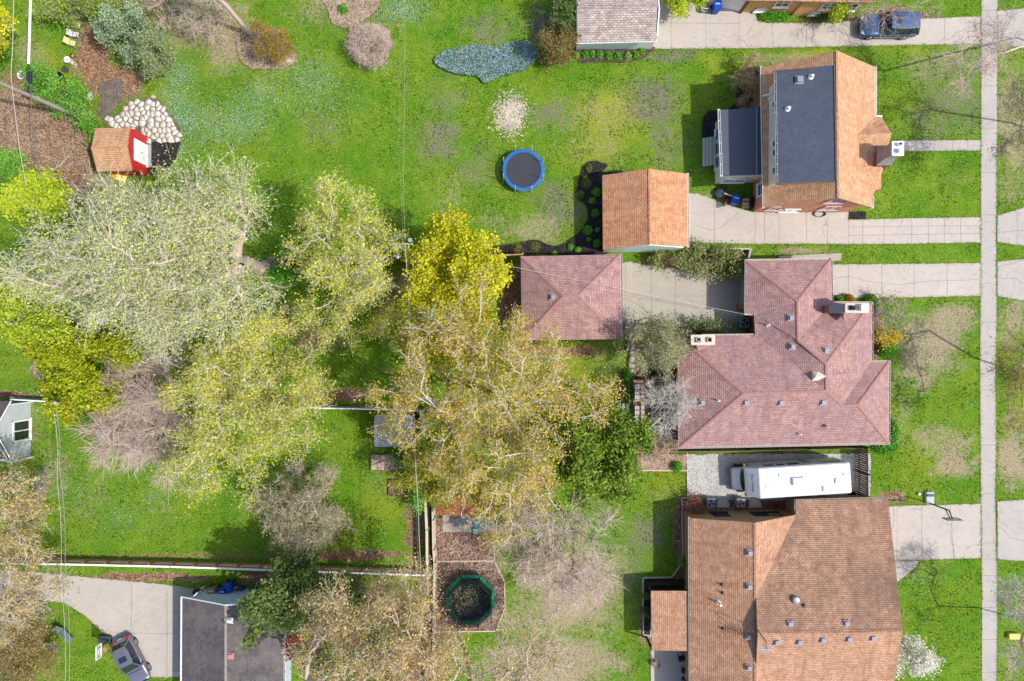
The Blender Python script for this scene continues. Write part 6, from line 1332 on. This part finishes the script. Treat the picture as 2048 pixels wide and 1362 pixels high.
rm = MB(); rm.tube([(q.x+.32+.23*math.cos(a*math.pi/7), q.y+.23*math.sin(a*math.pi/7), 2.36) for a in range(15)], .016); rmo = rm.build('rim', M('rim_orange', ()), t); nb = MB(); nb.lathe((q.x+.32, q.y, 1.95), [(.12,0),(.22,.4)], 12); nb.build('net', net('hoop_net', C(225,180,140), .4), rmo)

# ================================================================== bins, boxes, machines
def bin_(label, px_, py_, rz, col, s_=1.0, group=None, marks=True):
    b = P(px_, py_); t = thing('wheelie_bin', label, 'bin', (b.x, b.y, .03), rz, group)
    MB().rbox((0, 0, .5*s_), (.6*s_, .68*s_, .96*s_), .08, ch=.02, taper=.82).build('body', col, t, local=True)
    lb = MB(); lb.rbox((0, .02, 1.02*s_), (.66*s_, .76*s_, .08), .09, ch=.04); ld = lb.build('lid', col, t, local=True)
    if marks:
        mk = MB()
        for k in range(4): mk.box((-.15*s_+.1*s_*k, .12*s_, 1.063*s_), (.055, .1, .004))
        mk.build('lid_mark', WHITE, ld, local=True)
    MB().cyl((-.26*s_, .4*s_, .95*s_), (.26*s_, .4*s_, .95*s_), .02).build('handle', BLACK, t, local=True)
    for k in (-1, 1): MB().cyl((k*.25*s_, .34*s_, .12), (k*.31*s_, .34*s_, .12), .12, .12, 12).build('wheel', TYRE, t, local=True)
BROWNP = M('brown_bin', C(168, 148, 120), .5, .1)
bin_('blue bin at the top edge beside the yellow brick house', 1428, 23, .0, BLUEP); bin_('blue bin leaning by cardboard box near the dormer house corner', 1464, 404, -.25, BLUEP)
bin_('tan wheelie bin against the pale blue garage wall', 433, 1176, 0, BROWNP); bin_('front blue bin beside the tan bin', 455, 1177, 0, BLUEP); bin_('rear blue bin tucked behind the front blue one', 465, 1167, .1, BLUEP, marks=False)
def simple(name, label, cat, px_, py_, h=0): p = P(px_, py_, h); return thing(name, label, cat, (p.x, p.y, h)), p
t, p = simple('hose_pot', 'small pale green pot beside the top blue bin', 'pot', 1406, 22); mb = MB(); mb.lathe((p.x,p.y,0), [(.16,0),(.26,.3),(.28,.45),(.22,.45),(.2,.3)], 12, 1.2, 1); mb.build('pot', M('sage_pot', C(165,190,172), .5, .15), t); MB().cyl((p.x-.1,p.y,.47), (p.x+.25,p.y-.1,.62), .04).build('spout', WHITE, t)
CARD = M('cardboard', C(205, 165, 125), .85, .15)
t, p = simple('cardboard_box', 'open cardboard box beside the blue bin near the dormer house', 'box', 1488, 408)
mb = MB(); mb.box((p.x,p.y,.02),(.55,.75,.03)); 
for dx, dy, sx, sy in ((-.27,0,.02,.75),(.27,0,.02,.75),(0,-.37,.55,.02),(0,.37,.55,.02)): mb.box((p.x+dx,p.y+dy,.28),(sx,sy,.5))
mb.build('box', CARD, t); mb = MB(); mb.box((p.x,p.y-.12,.4),(.5,.42,.03)); mb.box((p.x,p.y+.25,.48),(.5,.14,.02),0,.4); mb.build('flap', M('pale_card', C(225,200,165), .85, .12), t)
t, p = simple('lawn_mower', 'dark covered mower with wheels beside the blue bin', 'mower', 1440, 388)
mb = MB(); mb.lathe((p.x,p.y,.15), [(.42,0),(.46,.2),(.3,.42),(.1,.5)], 14, 1.2, .9); mb.build('cover', M('slate_cover', C(85,95,108), .7, .25), t, smooth=True)
mb = MB(); mb.tube([(p.x-.45,p.y+.15,.3),(p.x-.3,p.y+.6,.8),(p.x+.3,p.y+.6,.8),(p.x+.4,p.y+.1,.3)], .025); mb.build('handle', BLACK, t)
for dx, dy in ((-.45,-.3),(.45,-.3),(-.4,.35),(.4,.35)): MB().cyl((p.x+dx-.04,p.y+dy,.13),(p.x+dx+.04,p.y+dy,.13),.13,.13,12).build('wheel', TYRE, t)
t, p = simple('edger', 'red wheeled yard edger with pale shaft in front of the mower', 'tool', 1449, 409)
mb = MB(); mb.cyl((p.x-.05,p.y,.2),(p.x+.05,p.y,.2),.2,.2,16); mb.build('wheel', M('cream_wheel', C(222,212,192), .6, .1), t); MB().rbox((p.x+.05,p.y+.25,.4),(.3,.28,.25),.07).build('engine', REDP, t); MB().cyl((p.x-.3,p.y+.75,.9),(p.x+.75,p.y+.35,.95),.055).build('shaft', M('pale_shaft', C(225,215,205), .5, .08), t)
t, p = simple('bicycle_heap', 'black folded stroller with clutter against the salmon brick wall', 'stroller', 1501, 405)
mb = MB(); mb.tube([(p.x-.15,p.y-.4,.1),(p.x,p.y+.4,.7),(p.x+.2,p.y+.1,.4),(p.x-.1,p.y-.2,.6)], .03); mb.rbox((p.x,p.y,.25),(.32,.7,.4),.1); mb.build('frame', BLACK, t); 
for dy in (-.35,.3): MB().cyl((p.x+.16,p.y+dy,.15),(p.x+.2,p.y+dy,.15),.15,.15,12).build('wheel', TYRE, t)
t, p = simple('utility_box', 'small grey utility box at the salmon brick wall corner', 'box', 1512, 417); MB().rbox((p.x,p.y,.35),(.45,.26,.5),.04,.4).build('cabinet', M('utility_grey', C(175,185,192), .5, .1), t); MB().box((p.x,p.y,.61),(.48,.29,.03),.4).build('lid', WHITE, t)
def ac(label, px_, py_, s_=.8, rz=0, group='outdoor air conditioner units'):
    p = P(px_, py_); t = thing('air_conditioner', label, 'air conditioner', (p.x, p.y, .03), rz, group)
    MB().box((0,0,.04),(s_+.12,s_+.12,.08)).build('pad', CONC2, t, local=True)
    MB().rbox((0,0,.48),(s_,s_,.8),.08,ch=.03).build('cabinet', M('ac_grey', C(150,158,162), .5, .12), t, local=True)
    mb = MB(); mb.cyl((0,0,.885),(0,0,.9),s_*.4,s_*.4,24); gr = mb.build('grille', M('ac_dark', C(40,44,50), .6, .1), t, local=True)
    fb = MB()
    for k in range(3):
        a = 2.1*k+.4; fb.add([(0,0,.905),(s_*.36*math.cos(a),s_*.36*math.sin(a),.905),(s_*.36*math.cos(a+.7),s_*.36*math.sin(a+.7),.905)], [(0,1,2)])
    fb.build('fan_blade', GREYM, gr, local=True); rg = MB(); rg.tube([(s_*.4*math.cos(a*.2618),s_*.4*math.sin(a*.2618),.91) for a in range(25)], .014); rg.tube([(s_*.2*math.cos(a*.2618),s_*.2*math.sin(a*.2618),.92) for a in range(25)], .008); rg.build('guard', GREYM, t, local=True)
ac('grey air conditioner in the corner by the pink house court', 1482, 646, .82); ac('left grey air conditioner against the tan brick wall', 1416, 1001, .72); ac('middle grey air conditioner between two pale window well covers', 1475, 1000.5, .72)
def wellcover(label, px_, py_):
    p = P(px_, py_); t = thing('window_well_cover', label, 'window well cover', (p.x, p.y, .06), group='pale window well covers'); mb = MB(); n = 12
    pts = [(-.6,-.38,0)]+[(.6*-math.cos(math.pi*i/n)*.98, -.1+.52*math.sin(math.pi*i/n)**.7, 0) for i in range(n+1)]+[(.6,-.38,0)]
    vs = [(x,y,.02) for x,y,z in pts]+[(x*.85,y*.8,.25) for x,y,z in pts]; m_ = len(pts)
    mb.add(vs, [tuple(range(m_,2*m_))]+[(i,(i+1)%m_,m_+(i+1)%m_,m_+i) for i in range(m_)]); mb.build('cover', M('clouded_plastic', C(190,186,178), .4, .3, 3), t, local=True); MB().tube([(x,y,.03) for x,y,z in pts]+[(pts[0][0],pts[0][1],.03)], .025).build('rim', GREYM, t, local=True)
wellcover('pale dome cover between the two air conditioners', 1444, 1006); wellcover('pale dome cover right of the middle air conditioner', 1508, 1006)
t, p = simple('hose', 'coiled red hose on the ground under the motorhome rear side', 'hose', 1543, 1010)
mb = MB()
for k, (dx, rr) in enumerate(((-.4,.2),(-.1,.22),(.2,.2),(.42,.16))):
    for z in (.06,.11): mb.tube([(p.x+dx+rr*math.cos(a*.4488),p.y+rr*.8*math.sin(a*.4488),z+.02*k) for a in range(15)], .03)
mb.build('coil', REDP, t, smooth=True)
t, p = simple('planter', 'terracotta planter at the brown roof inner corner', 'planter', 1583, 1008); MB().lathe((p.x,p.y,0), [(.2,0),(.32,.4),(.34,.42),(.28,.42),(.26,.36)], 14).build('pot', M('terracotta', ()), t)
t, p = simple('tarp_heap', 'grey tarpaulin covered heap between motorhome and brown roof', 'tarp', 1615, 999)
mb = MB(); mb.lathe((p.x,p.y,0), [(.9,0),(.85,.25),(.6,.5),(.25,.62),(.05,.64)], 14, 1.25, .5); mb.build('tarpaulin', M('grey_tarp', C(165,168,170), .5, .35, 3, fine=9), t)
t, p = simple('spare_tyre', 'black tyre lying at the foot of the brown slatted gate', 'tyre', 1703, 991); MB().lathe((p.x,p.y,.03), [(.16,0),(.34,0),(.38,.1),(.34,.2),(.2,.2),(.18,.1)], 20).build('tread', TYRE, t, smooth=True)
t, p = simple('rain_barrel', 'round grey rain barrel beside the brown roofed house west wall', 'barrel', 1372, 1147); mb = MB(); mb.lathe((p.x,p.y,0), [(.3,0),(.38,.4),(.36,.85),(.34,.88)], 20); mb.build('barrel', M('barrel_grey', C(110,112,112), .6, .15), t, smooth=True); MB().lathe((p.x,p.y,.88), [(.35,0),(.33,.03),(.05,.05)], 20).build('lid', M('barrel_lid', C(150,150,148), .5, .15), t)
# cluster by the blue garage
t, p = simple('wheelbarrow', 'black wheelbarrow with pale handles at the blue garage corner', 'wheelbarrow', 402, 1181)
mb = MB(); mb.lathe((p.x,p.y,.2), [(.28,0),(.42,.3),(.44,.32),(.36,.28)], 14, 1.1, .85); mb.build('tray', BLACK, t); 
for s_ in (-1,1): MB().cyl((p.x-.1,p.y+s_*.2,.35),(p.x+.6,p.y+.35+s_*.22,.6),.035).build('handle', WHITE, t)
MB().cyl((p.x-.35,p.y-.2,.18),(p.x-.35,p.y-.12,.18),.18,.18,14).build('wheel', TYRE, t)
t, p = simple('planter', 'round dark planter with dry stems right of the blue bins', 'planter', 476, 1172); MB().lathe((p.x,p.y,0), [(.2,0),(.28,.35),(.24,.35),(.22,.3)], 14).build('pot', M('brown_pot', C(95,75,60), .7, .15), t); mb = MB()
for k in range(20): a = random.uniform(0,6.28); mb.cyl((p.x,p.y,.3),(p.x+.3*math.cos(a),p.y+.3*math.sin(a),random.uniform(.4,.6)),.012,.004,4,False)
mb.build('stems', BARK['pink'], t)
t, p = simple('cooler', 'small blue box between planter and green hose reel', 'box', 486, 1174); MB().rbox((p.x,p.y,.2),(.42,.34,.36),.04,.3).build('body', M('dull_blue', C(50,85,130), .6, .15), t); MB().rbox((p.x,p.y,.4),(.44,.36,.05),.04,.3).build('lid', M('dull_blue', ()), t)
t, p = simple('hose_reel', 'green hose reel on a white frame by the pale blue garage', 'hose reel', 508, 1173)
mb = MB(); mb.cyl((p.x-.12,p.y-.2,.3),(p.x+.12,p.y+.2,.3),.22,.22,16); mb.build('hose', M('hose_green', C(45,135,70), .5, .15), t); mb = MB()
for s_ in (-1,1): mb.tube([(p.x+s_*.25,p.y-.45+s_*.1,.03),(p.x+s_*.2-.0,p.y-.4+s_*.12,.45),(p.x+s_*.2+.2,p.y+.35+s_*.12,.45),(p.x+s_*.25+.2,p.y+.4+s_*.1,.03)], .022)
mb.build('frame', WHITE, t)
t, p = simple('bucket', 'white bucket in front of the green hose reel', 'bucket', 496, 1180); MB().lathe((p.x,p.y,0), [(.15,0),(.19,.35),(.16,.35),(.13,.05)], 14).build('bucket', WHITE, t); MB().tube([(p.x-.18,p.y,.34),(p.x,p.y-.16,.38),(p.x+.18,p.y,.34)], .01).build('handle', GREYM, t)

# ================================================================== garden seats
def lawn_chair(label, px_, py_, rz, col):
    p = P(px_, py_); t = thing('lawn_chair', label, 'chair', (p.x, p.y, 0), rz, 'metal lawn chairs in a row')
    mb = MB(); mb.rbox((0,0,.42),(.48,.46,.05),.1); mb.build('seat', col, t, local=True)
    mb = MB(); mb.add([(-.22,-.24,.46),(-.22,.24,.46),(-.42,.25,.9),(-.42,-.25,.9),(-.25,-.24,.46),(-.25,.24,.46),(-.45,.25,.9),(-.45,-.25,.9)], [(0,1,2,3),(7,6,5,4),(0,3,7,4),(1,5,6,2),(2,6,7,3)]); mb.build('backrest', col, t, local=True)
    for s_ in (-1,1):
        MB().tube([(-.3,s_*.28,.62),(.3,s_*.28,.62),(.36,s_*.28,.3),(.3,s_*.28,.03),(-.25,s_*.28,.03)], .02).build('frame', M('chair_frame', C(205,200,190), .5, .1), t, local=True)
PYEL = M('faded_yellow', C(238, 230, 160), .5, .12); PWHT = M('faded_white', C(225, 232, 235), .5, .15)
lawn_chair('white metal lawn chair, topmost of the row of four', 159, 37, .1, PWHT); lawn_chair('pale yellow metal lawn chair, second from the top of the row', 160, 55, .0, PYEL)
lawn_chair('white metal lawn chair, third from the top of the row', 157, 73, -.1, PWHT); lawn_chair('pale yellow metal lawn chair, lowest of the row', 151, 90, -.3, PYEL)
def pot(name, label, px_, py_, r_, h_, m_, cat='pot', inner=None):
    t, p = simple(name, label, cat, px_, py_); MB().lathe((p.x,p.y,0), [(r_*.75,0),(r_,h_),(r_*1.04,h_+.02),(r_*.86,h_+.02),(r_*.8,h_-.05)], 16).build('pot', m_, t, smooth=True)
    MB().lathe((p.x,p.y,h_-.06), [(r_*.83,0),(r_*.8,.012)], 16).build('soil' if inner is None else 'water', inner or M('pot_soil', C(90,72,58), .95, .2), t)
pot('flower_pot', 'flat terracotta saucer below the lawn chairs', 147, 112, .2, .12, M('terracotta', ()), inner=M('pale_terracotta', C(225,150,110), .8, .1)); pot('birdbath', 'white round birdbath bowl below the terracotta saucer', 142, 124, .26, .5, WHITE, 'birdbath', PWHT); pot('flower_pot', 'small white pot touching the birdbath', 151, 129, .11, .2, WHITE)
pot('planter', 'dark glassy planter bowl above the navy bowl', 134, 141, .24, .35, M('smoky_pot', C(95,110,100), .4, .2), 'planter'); pot('planter', 'navy blue glazed bowl near the timber pole', 124, 154, .28, .4, M('navy_glaze', C(35,50,105), .25, .15), 'planter', M('navy_inner', C(22,28,60), .4, .1))
pot('fire_ring', 'white round basin beside the black cable box', 48, 153, .34, .3, WHITE, 'basin', M('pale_gravel_fill', C(190,185,165), .9, .3)); pot('stepping_stone', 'round white stone plinth left of the flagstone patio', 181, 195, .34, .18, M('pale_stone', C(222,212,205), .8, .15), 'stone', M('pale_stone', ()))
def rock(name, label, px_, py_, r_, m_=None, cat='rock', sx=1, sy=.8):
    t, p = simple(name, label, cat, px_, py_); mb = MB(); prof = [(r_,0),(r_*1.02,r_*.25),(r_*.85,r_*.5),(r_*.5,r_*.66),(r_*.12,r_*.7)]; mb.lathe((p.x,p.y,-.02), prof, 9, sx, sy)
    mb.v = [(x+random.uniform(-1,1)*r_*.12, y+random.uniform(-1,1)*r_*.12, z) for x,y,z in mb.v]; mb.build('stone', m_ or M('rock_pale', C(215,205,190), .85, .2, 4), t)
rock('rock', 'pale rock at the right end of the upper bark bed', 577, 121, .3); rock('rock', 'pale rock at the top corner of the flagstone patio', 307, 195, .22); rock('rock', 'small blue grey rock at the flagstone patio edge', 302, 267, .16, M('blue_rock', C(120,140,165), .7, .2))
rock('rock', 'rounded pale rock in the sandy raised bed, upper', 798, 927, .2); rock('rock', 'rounded pinkish rock in the sandy raised bed, lower', 799, 935, .2, M('pink_rock', C(200,165,145), .8, .15)); rock('landscape_stone', 'long curved pale stone below the stone path', 1281, 731, .5, cat='stone', sx=1.4, sy=.45)
# raised beds
def raised(label, x0, y0, x1, y1, fill, h=.28):
    a = P(x0, y0); b = P(x1, y1); c = (a+b)/2; t = thing('raised_bed', label, 'raised bed', (c.x, c.y, 0), group='raised garden beds'); w_, d_ = abs(b.x-a.x), abs(b.y-a.y)
    for dx, dy, sx, sy in ((0,d_/2,w_+.06,.06),(0,-d_/2,w_+.06,.06),(w_/2,0,.06,d_-.06),(-w_/2,0,.06,d_-.06)): MB().box((dx,dy,h/2),(sx,sy,h)).build('board', M('bed_board', C(150,118,100), .85, .2), t, local=True)
    MB().box((0,0,h/2-.03),(w_-.05,d_-.05,h-.06)).build('soil', fill, t, local=True)
raised('larger raised bed half filled with pale sand beside the metal shed', 743, 908, 810, 940, mulch('bed_sand', [(0, C(120,95,75)), (.3, C(205,185,160)), (1, C(228,210,190))], 9)); raised('smaller square raised bed of brown soil beside the wooden fence', 779, 960, 811, 991, mulch('bed_soil', [(0, C(85,65,50)), (.6, C(135,108,88)), (1, C(140,150,70))], 14))
# loungers
def lounger(label, ax, ay, bx, by, group='grey garden loungers'):
    a = P(ax, ay, .3); b = P(bx, by, .3); c = (a+b)/2; t = thing('garden_lounger', label, 'lounger', (c.x, c.y, 0), math.atan2(b.y-a.y, b.x-a.x), group); L = (b-a).length
    GL = M('lounger_sling', C(120,140,145), .6, .15); MB().rbox((L*.15,0,.32),(L*.62,.6,.05),.05).build('seat', GL, t, local=True)
    mb = MB(); mb.add([(-L*.18,-.3,.34),(-L*.18,.3,.34),(-L*.5,.3,.75),(-L*.5,-.3,.75),(-L*.18,-.3,.30),(-L*.18,.3,.30),(-L*.5,.3,.71),(-L*.5,-.3,.71)], [(0,1,2,3),(7,6,5,4),(0,3,7,4),(1,5,6,2),(2,6,7,3)]); mb.build('backrest', GL, t, local=True)
    for sx in (-.1, .42):
        for sy in (-.27, .27): MB().cyl((L*sx,sy,0),(L*sx,sy,.32),.02).build('leg', GREYM, t, local=True)
lounger('upper right grey lounger on the grass between the wires', 114, 1252, 142, 1284); lounger('lower left grey lounger beside the weeping shrub', 95, 1286, 113, 1308)
# patio set under the birch
t, p = simple('patio_table', 'blue grey slatted patio table on the slab below the playhouse', 'table', 922, 1041); mb = MB()
for i in range(5): mb.box((p.x,p.y-.26+.13*i,.7),(1.15,.11,.03))
mb.build('tabletop', M('slate_board', ()), t)
for sx in (-.5,.5):
    for sy in (-.24,.24): MB().cyl((p.x+sx,p.y+sy,.02),(p.x+sx,p.y+sy,.7),.025).build('leg', DKMETAL, t)
t, p = simple('patio_chair', 'faded turquoise patio chair beside the blue grey table', 'chair', 955, 1045); TQ = M('turquoise_sling', C(150,205,205), .6, .2)
MB().rbox((p.x,p.y,.42),(.5,.5,.05),.08,.2).build('seat', TQ, t); mb = MB(); mb.rbox((p.x+.1,p.y+.42,.75),(.5,.12,.5),.05,.2); mb.build('backrest', TQ, t); mb = MB(); mb.rbox((p.x-.15,p.y-.6,.4),(.45,.45,.05),.08,.2); mb.build('footrest', TQ, t)
for sx in (-.22,.22):
    for sy in (-.22,.22): MB().cyl((p.x+sx,p.y+sy,.02),(p.x+sx,p.y+sy,.42),.018).build('leg', WHITE, t)
# small patio, lower right
t, p = simple('flower_pot', 'wicker planter with dry plant at the brown porch patio corner', 'planter', 1311, 1325); MB().lathe((p.x,p.y,.07), [(.22,0),(.32,.35),(.28,.36),(.24,.3)], 14).build('pot', M('wicker', C(150,120,90), .8, .2), t); mb = MB()
for k in range(30): a = random.uniform(0,6.28); mb.cyl((p.x,p.y,.35),(p.x-.15+.4*math.cos(a),p.y+.3+.4*math.sin(a),random.uniform(.5,.9)),.012,.004,4,False)
mb.build('stems', BARK['pink'], t)
def pchair(label, px_, py_, rz):
    p = P(px_, py_); t = thing('patio_chair', label, 'chair', (p.x,p.y,.07), rz, 'dark patio chairs'); MB().rbox((0,0,.42),(.5,.48,.05),.06).build('seat', DKMETAL, t, local=True); MB().rbox((0,.26,.72),(.5,.05,.55),.02).build('backrest', DKMETAL, t, local=True)
    for sx in (-.22,.22):
        for sy in (-.2,.2): MB().cyl((sx,sy,0),(sx,sy,.42),.018).build('leg', DKMETAL, t, local=True)
pchair('dark patio chair just below the porch roof edge', 1360, 1312, .2); pchair('dark green patio chair lower down against the house wall', 1366, 1335, -1.4)
t, p = simple('grill', 'grey covered grill at the bottom edge of the porch patio', 'grill', 1371, 1358); MB().rbox((p.x,p.y,.8),(.85,.5,.35),.1).build('hood', GREYM, t); MB().rbox((p.x,p.y,.36),(.7,.45,.6),.05).build('cabinet', BLACK, t)
# misc
t, p = simple('plastic_box', 'yellow plastic box on the grass at the right edge', 'box', 2024, 1270); MB().rbox((p.x,p.y,.15),(.9,.46,.28),.06).build('body', M('yellow_plastic', C(240,205,70), .5, .1), t); MB().rbox((p.x,p.y,.31),(.94,.5,.05),.07).build('lid', M('yellow_lid', C(246,218,110), .5, .08), t)
t, p = simple('toy_slide', 'yellow plastic toy slide under the red shed wall', 'toy', 237, 357); YP = M('toy_yellow', C(250,205,20), .4, .08)
mb = MB(); mb.add([(p.x-.5,p.y+.2,.4),(p.x+.1,p.y+.25,.45),(p.x+.1,p.y-.2,.3),(p.x-.3,p.y-.15,.3)], [(0,3,2,1)]); mb.rbox((p.x-.15,p.y+.05,.18),(.6,.35,.3),.06); mb.build('steps', YP, t); mb = MB(); mb.add([(p.x+.1,p.y+.25,.5),(p.x+.75,p.y+.15,.1),(p.x+.6,p.y-.35,.06),(p.x+.05,p.y-.2,.45),(p.x+.1,p.y+.25,.42),(p.x+.75,p.y+.15,.02),(p.x+.6,p.y-.35,.0),(p.x+.05,p.y-.2,.37)], [(0,3,2,1),(4,5,6,7),(0,1,5,4),(1,2,6,5),(2,3,7,6)]); mb.build('slide', YP, t)
t, p = simple('garden_steps', 'short weathered plank steps left of the brick patio', 'steps', 1247, 815)
for k in range(3): MB().box((p.x-.35+.33*k,p.y,.1+.12*k),(.28,.75,.06)).build('tread', WW, t)
# dead wood
t = thing('dead_stump', 'bleached dead stump with forked pale branches on bare leaf litter', 'stump', P(92, 352)); p = P(92, 352); DW_ = M('bleached_wood', C(222,208,190), .85, .2, 3)
mb = MB()
for pts_, r0 in (([(92,352,.2),(104,342,1.2),(120,330,1.8),(138,311,2.4)], .13),([(92,352,.2),(104,354,1.0),(116,364,1.2),(130,376,1.3)], .14),([(94,352,.2),(112,353,1.2),(128,358,1.4),(136,366,1.2),(131,380,.8)], .07),([(92,352,.2),(108,350,.9),(122,352,1.3),(134,356,1.1)], .06),([(104,342,1.2),(112,334,1.7),(118,322,2.0)], .05),([(110,358,1.1),(124,371,1.4),(122,384,1.0)], .06),([(90,358,0),(84,358,.5)], .14)):
    pv = [P(*q_) for q_ in pts_]
    for i in range(len(pv)-1): mb.cyl(pv[i], pv[i+1], r0*(1-.22*i), r0*(1-.22*(i+1)), 8)
mb.build('branch', DW_, t); mb = MB(); mb.cyl((p.x,p.y,0),(p.x,p.y,.5),.24,.2,12); mb.build('stump', BARK['grey'], t)
MBL = MB()
# ================================================================== utility poles and lines
POLEM = M('pole_timber', C(190, 182, 170), .85, .2, 2, fine=18)
def pole(label, base, top, h, arms=()):
    b = P(*base); tp_ = P(*top, h); t = thing('utility_pole', label, 'utility pole', (b.x, b.y, 0)); MB().cyl(b, tp_, .19, .12, 12).build('pole', POLEM, t, True)
    for (x0,y0,x1,y1,hh,r_) in arms: MB().box((P(x0,y0,hh)+P(x1,y1,hh))/2, ((P(x0,y0,hh)-P(x1,y1,hh)).length, .11, .13), math.atan2(-(y1-y0), x1-x0)).build('crossarm', POLEM, t)
    return t
u1 = pole('tall weathered utility pole slanting across the top left corner of view', (157,233), (-32,152), 10.2, [(-50,152,-14,152,9.9,.08)])
u2 = pole('weathered utility pole with crossarm between the feathery tree and yellow maple', (834,511), (787,489), 9.3, [(771,487.5,826,488,9.25,.08)])
mb = MB(); mb.cyl(P(796,495,8.2), P(795,513,8.5), .05, .04); mb.lathe(P(795,514,8.35), [(.16,0),(.14,.14),(.05,.18)], 12); mb.build('street_lamp', GREYM, u2)
mb = MB()
for x_ in (773,783,806,822): mb.cyl(P(x_,487.5,9.3), P(x_,487.5,9.55), .05, .03, 8)
mb.build('insulator', M('porcelain', C(215,215,210), .3, .1), u2)
MB().cyl(P(820,480,7.6), P(820,480,8.5), .16, .16, 12).build('transformer', GREYM, u2, True)
u3 = pole('short utility pole at the white fence beside the golden evergreen', (128,800), (110,806), 7.5, [(101,807,118,807,7.3,.06)])
def wire(label, pts, r=.018, mat=DKMETAL, sag=.25, cat='cable', name='power_line'):
    P0 = [P(*q_) for q_ in pts]; out = []
    for a, b in zip(P0[:-1], P0[1:]):
        for i in range(8): u = i/8; out.append(a+(b-a)*u-Vector((0,0,sag*4*u*(1-u))))
    out.append(P0[-1]); t = thing(name, label, cat, (P0[0].x, P0[0].y, 0)); MB().tube(out, r, 5).build('wire', mat, t); return t
WM = M('pale_cable', C(222, 218, 212), .4, .05); DM = M('grey_cable', C(120, 118, 116), .5, .05)
wire('thin pale line running up the lawn from the middle utility pole', [(810,-20,9),(806,400,8.9),(810,488,9.4)], .010, M('dull_cable', C(190,190,170), .5, .05))
wire('second fainter line running up the lawn from the middle utility pole', [(800,-20,8.9),(797,300,8.8),(806,488,9.4)], .004, M('dull_cable', ()))
wire('line running down from the middle pole past the birch to the bottom edge', [(810,488,9.4),(822,700,8.7),(832,944,8.4),(838,1070,8.4),(850,1380,8.6)], .02, WM)
wire('lower companion line running down past the wooden fence', [(813,488,8.9),(822,700,7.7),(828,900,7.5),(834,1060,7.5),(842,1380,7.8)], .011, DM)
wire('white cable running down the left yard from the short pole', [(107,822,7.4),(114,960,7),(121,1160,7.2),(130,1380,7.6)], .014, WM)
wire('thicker grey cable right of the white cable down the left yard', [(112,822,7.2),(118,930,6.8),(130,1129,6.9),(138,1380,7.2)], .018, M('mid_cable', C(170,172,175), .4, .1))
wire('pale wire wandering down the far left from the top edge', [(28,-20,9),(25,100,8.4),(22,145,8.3),(25,185,8.4),(38,290,8.2),(52,372,8)], .02, WM, .0)
wc = wire('dark cable below the black splice box at far left', [(60,140,8.2),(64,240,8),(78,362,7.8)], .026, DM, .0)
wt = thing('power_line', 'thick white sleeved cable hanging down from the top left edge', 'cable', P(60, 60)); MB().cyl(P(62,-30,8.6), P(57,128,8.2), .085, .085, 10).build('sleeve', WHITE, wt, True); MB().cyl(P(57,128,8.2), P(60,140,8.2), .03, .03, 8).build('wire', BLACK, wt)
MB().rbox(P(60,155,8.2), (.22,.85,.2), .06).build('splice_box', M('splice_navy', C(45,55,75), .5, .1), wt)
wire('service line crossing the pink garage roof towards the pink house', [(990,520,6),(1020,532,5.8),(1240,577,5.0),(1350,600,4.6),(1488,628,3.8)], .014, WM)
wire('second service line just under the first across the pink garage', [(990,525,5.8),(1100,562,5.4),(1240,588,4.8),(1350,607,4.4),(1488,632,3.6)], .008, DM)
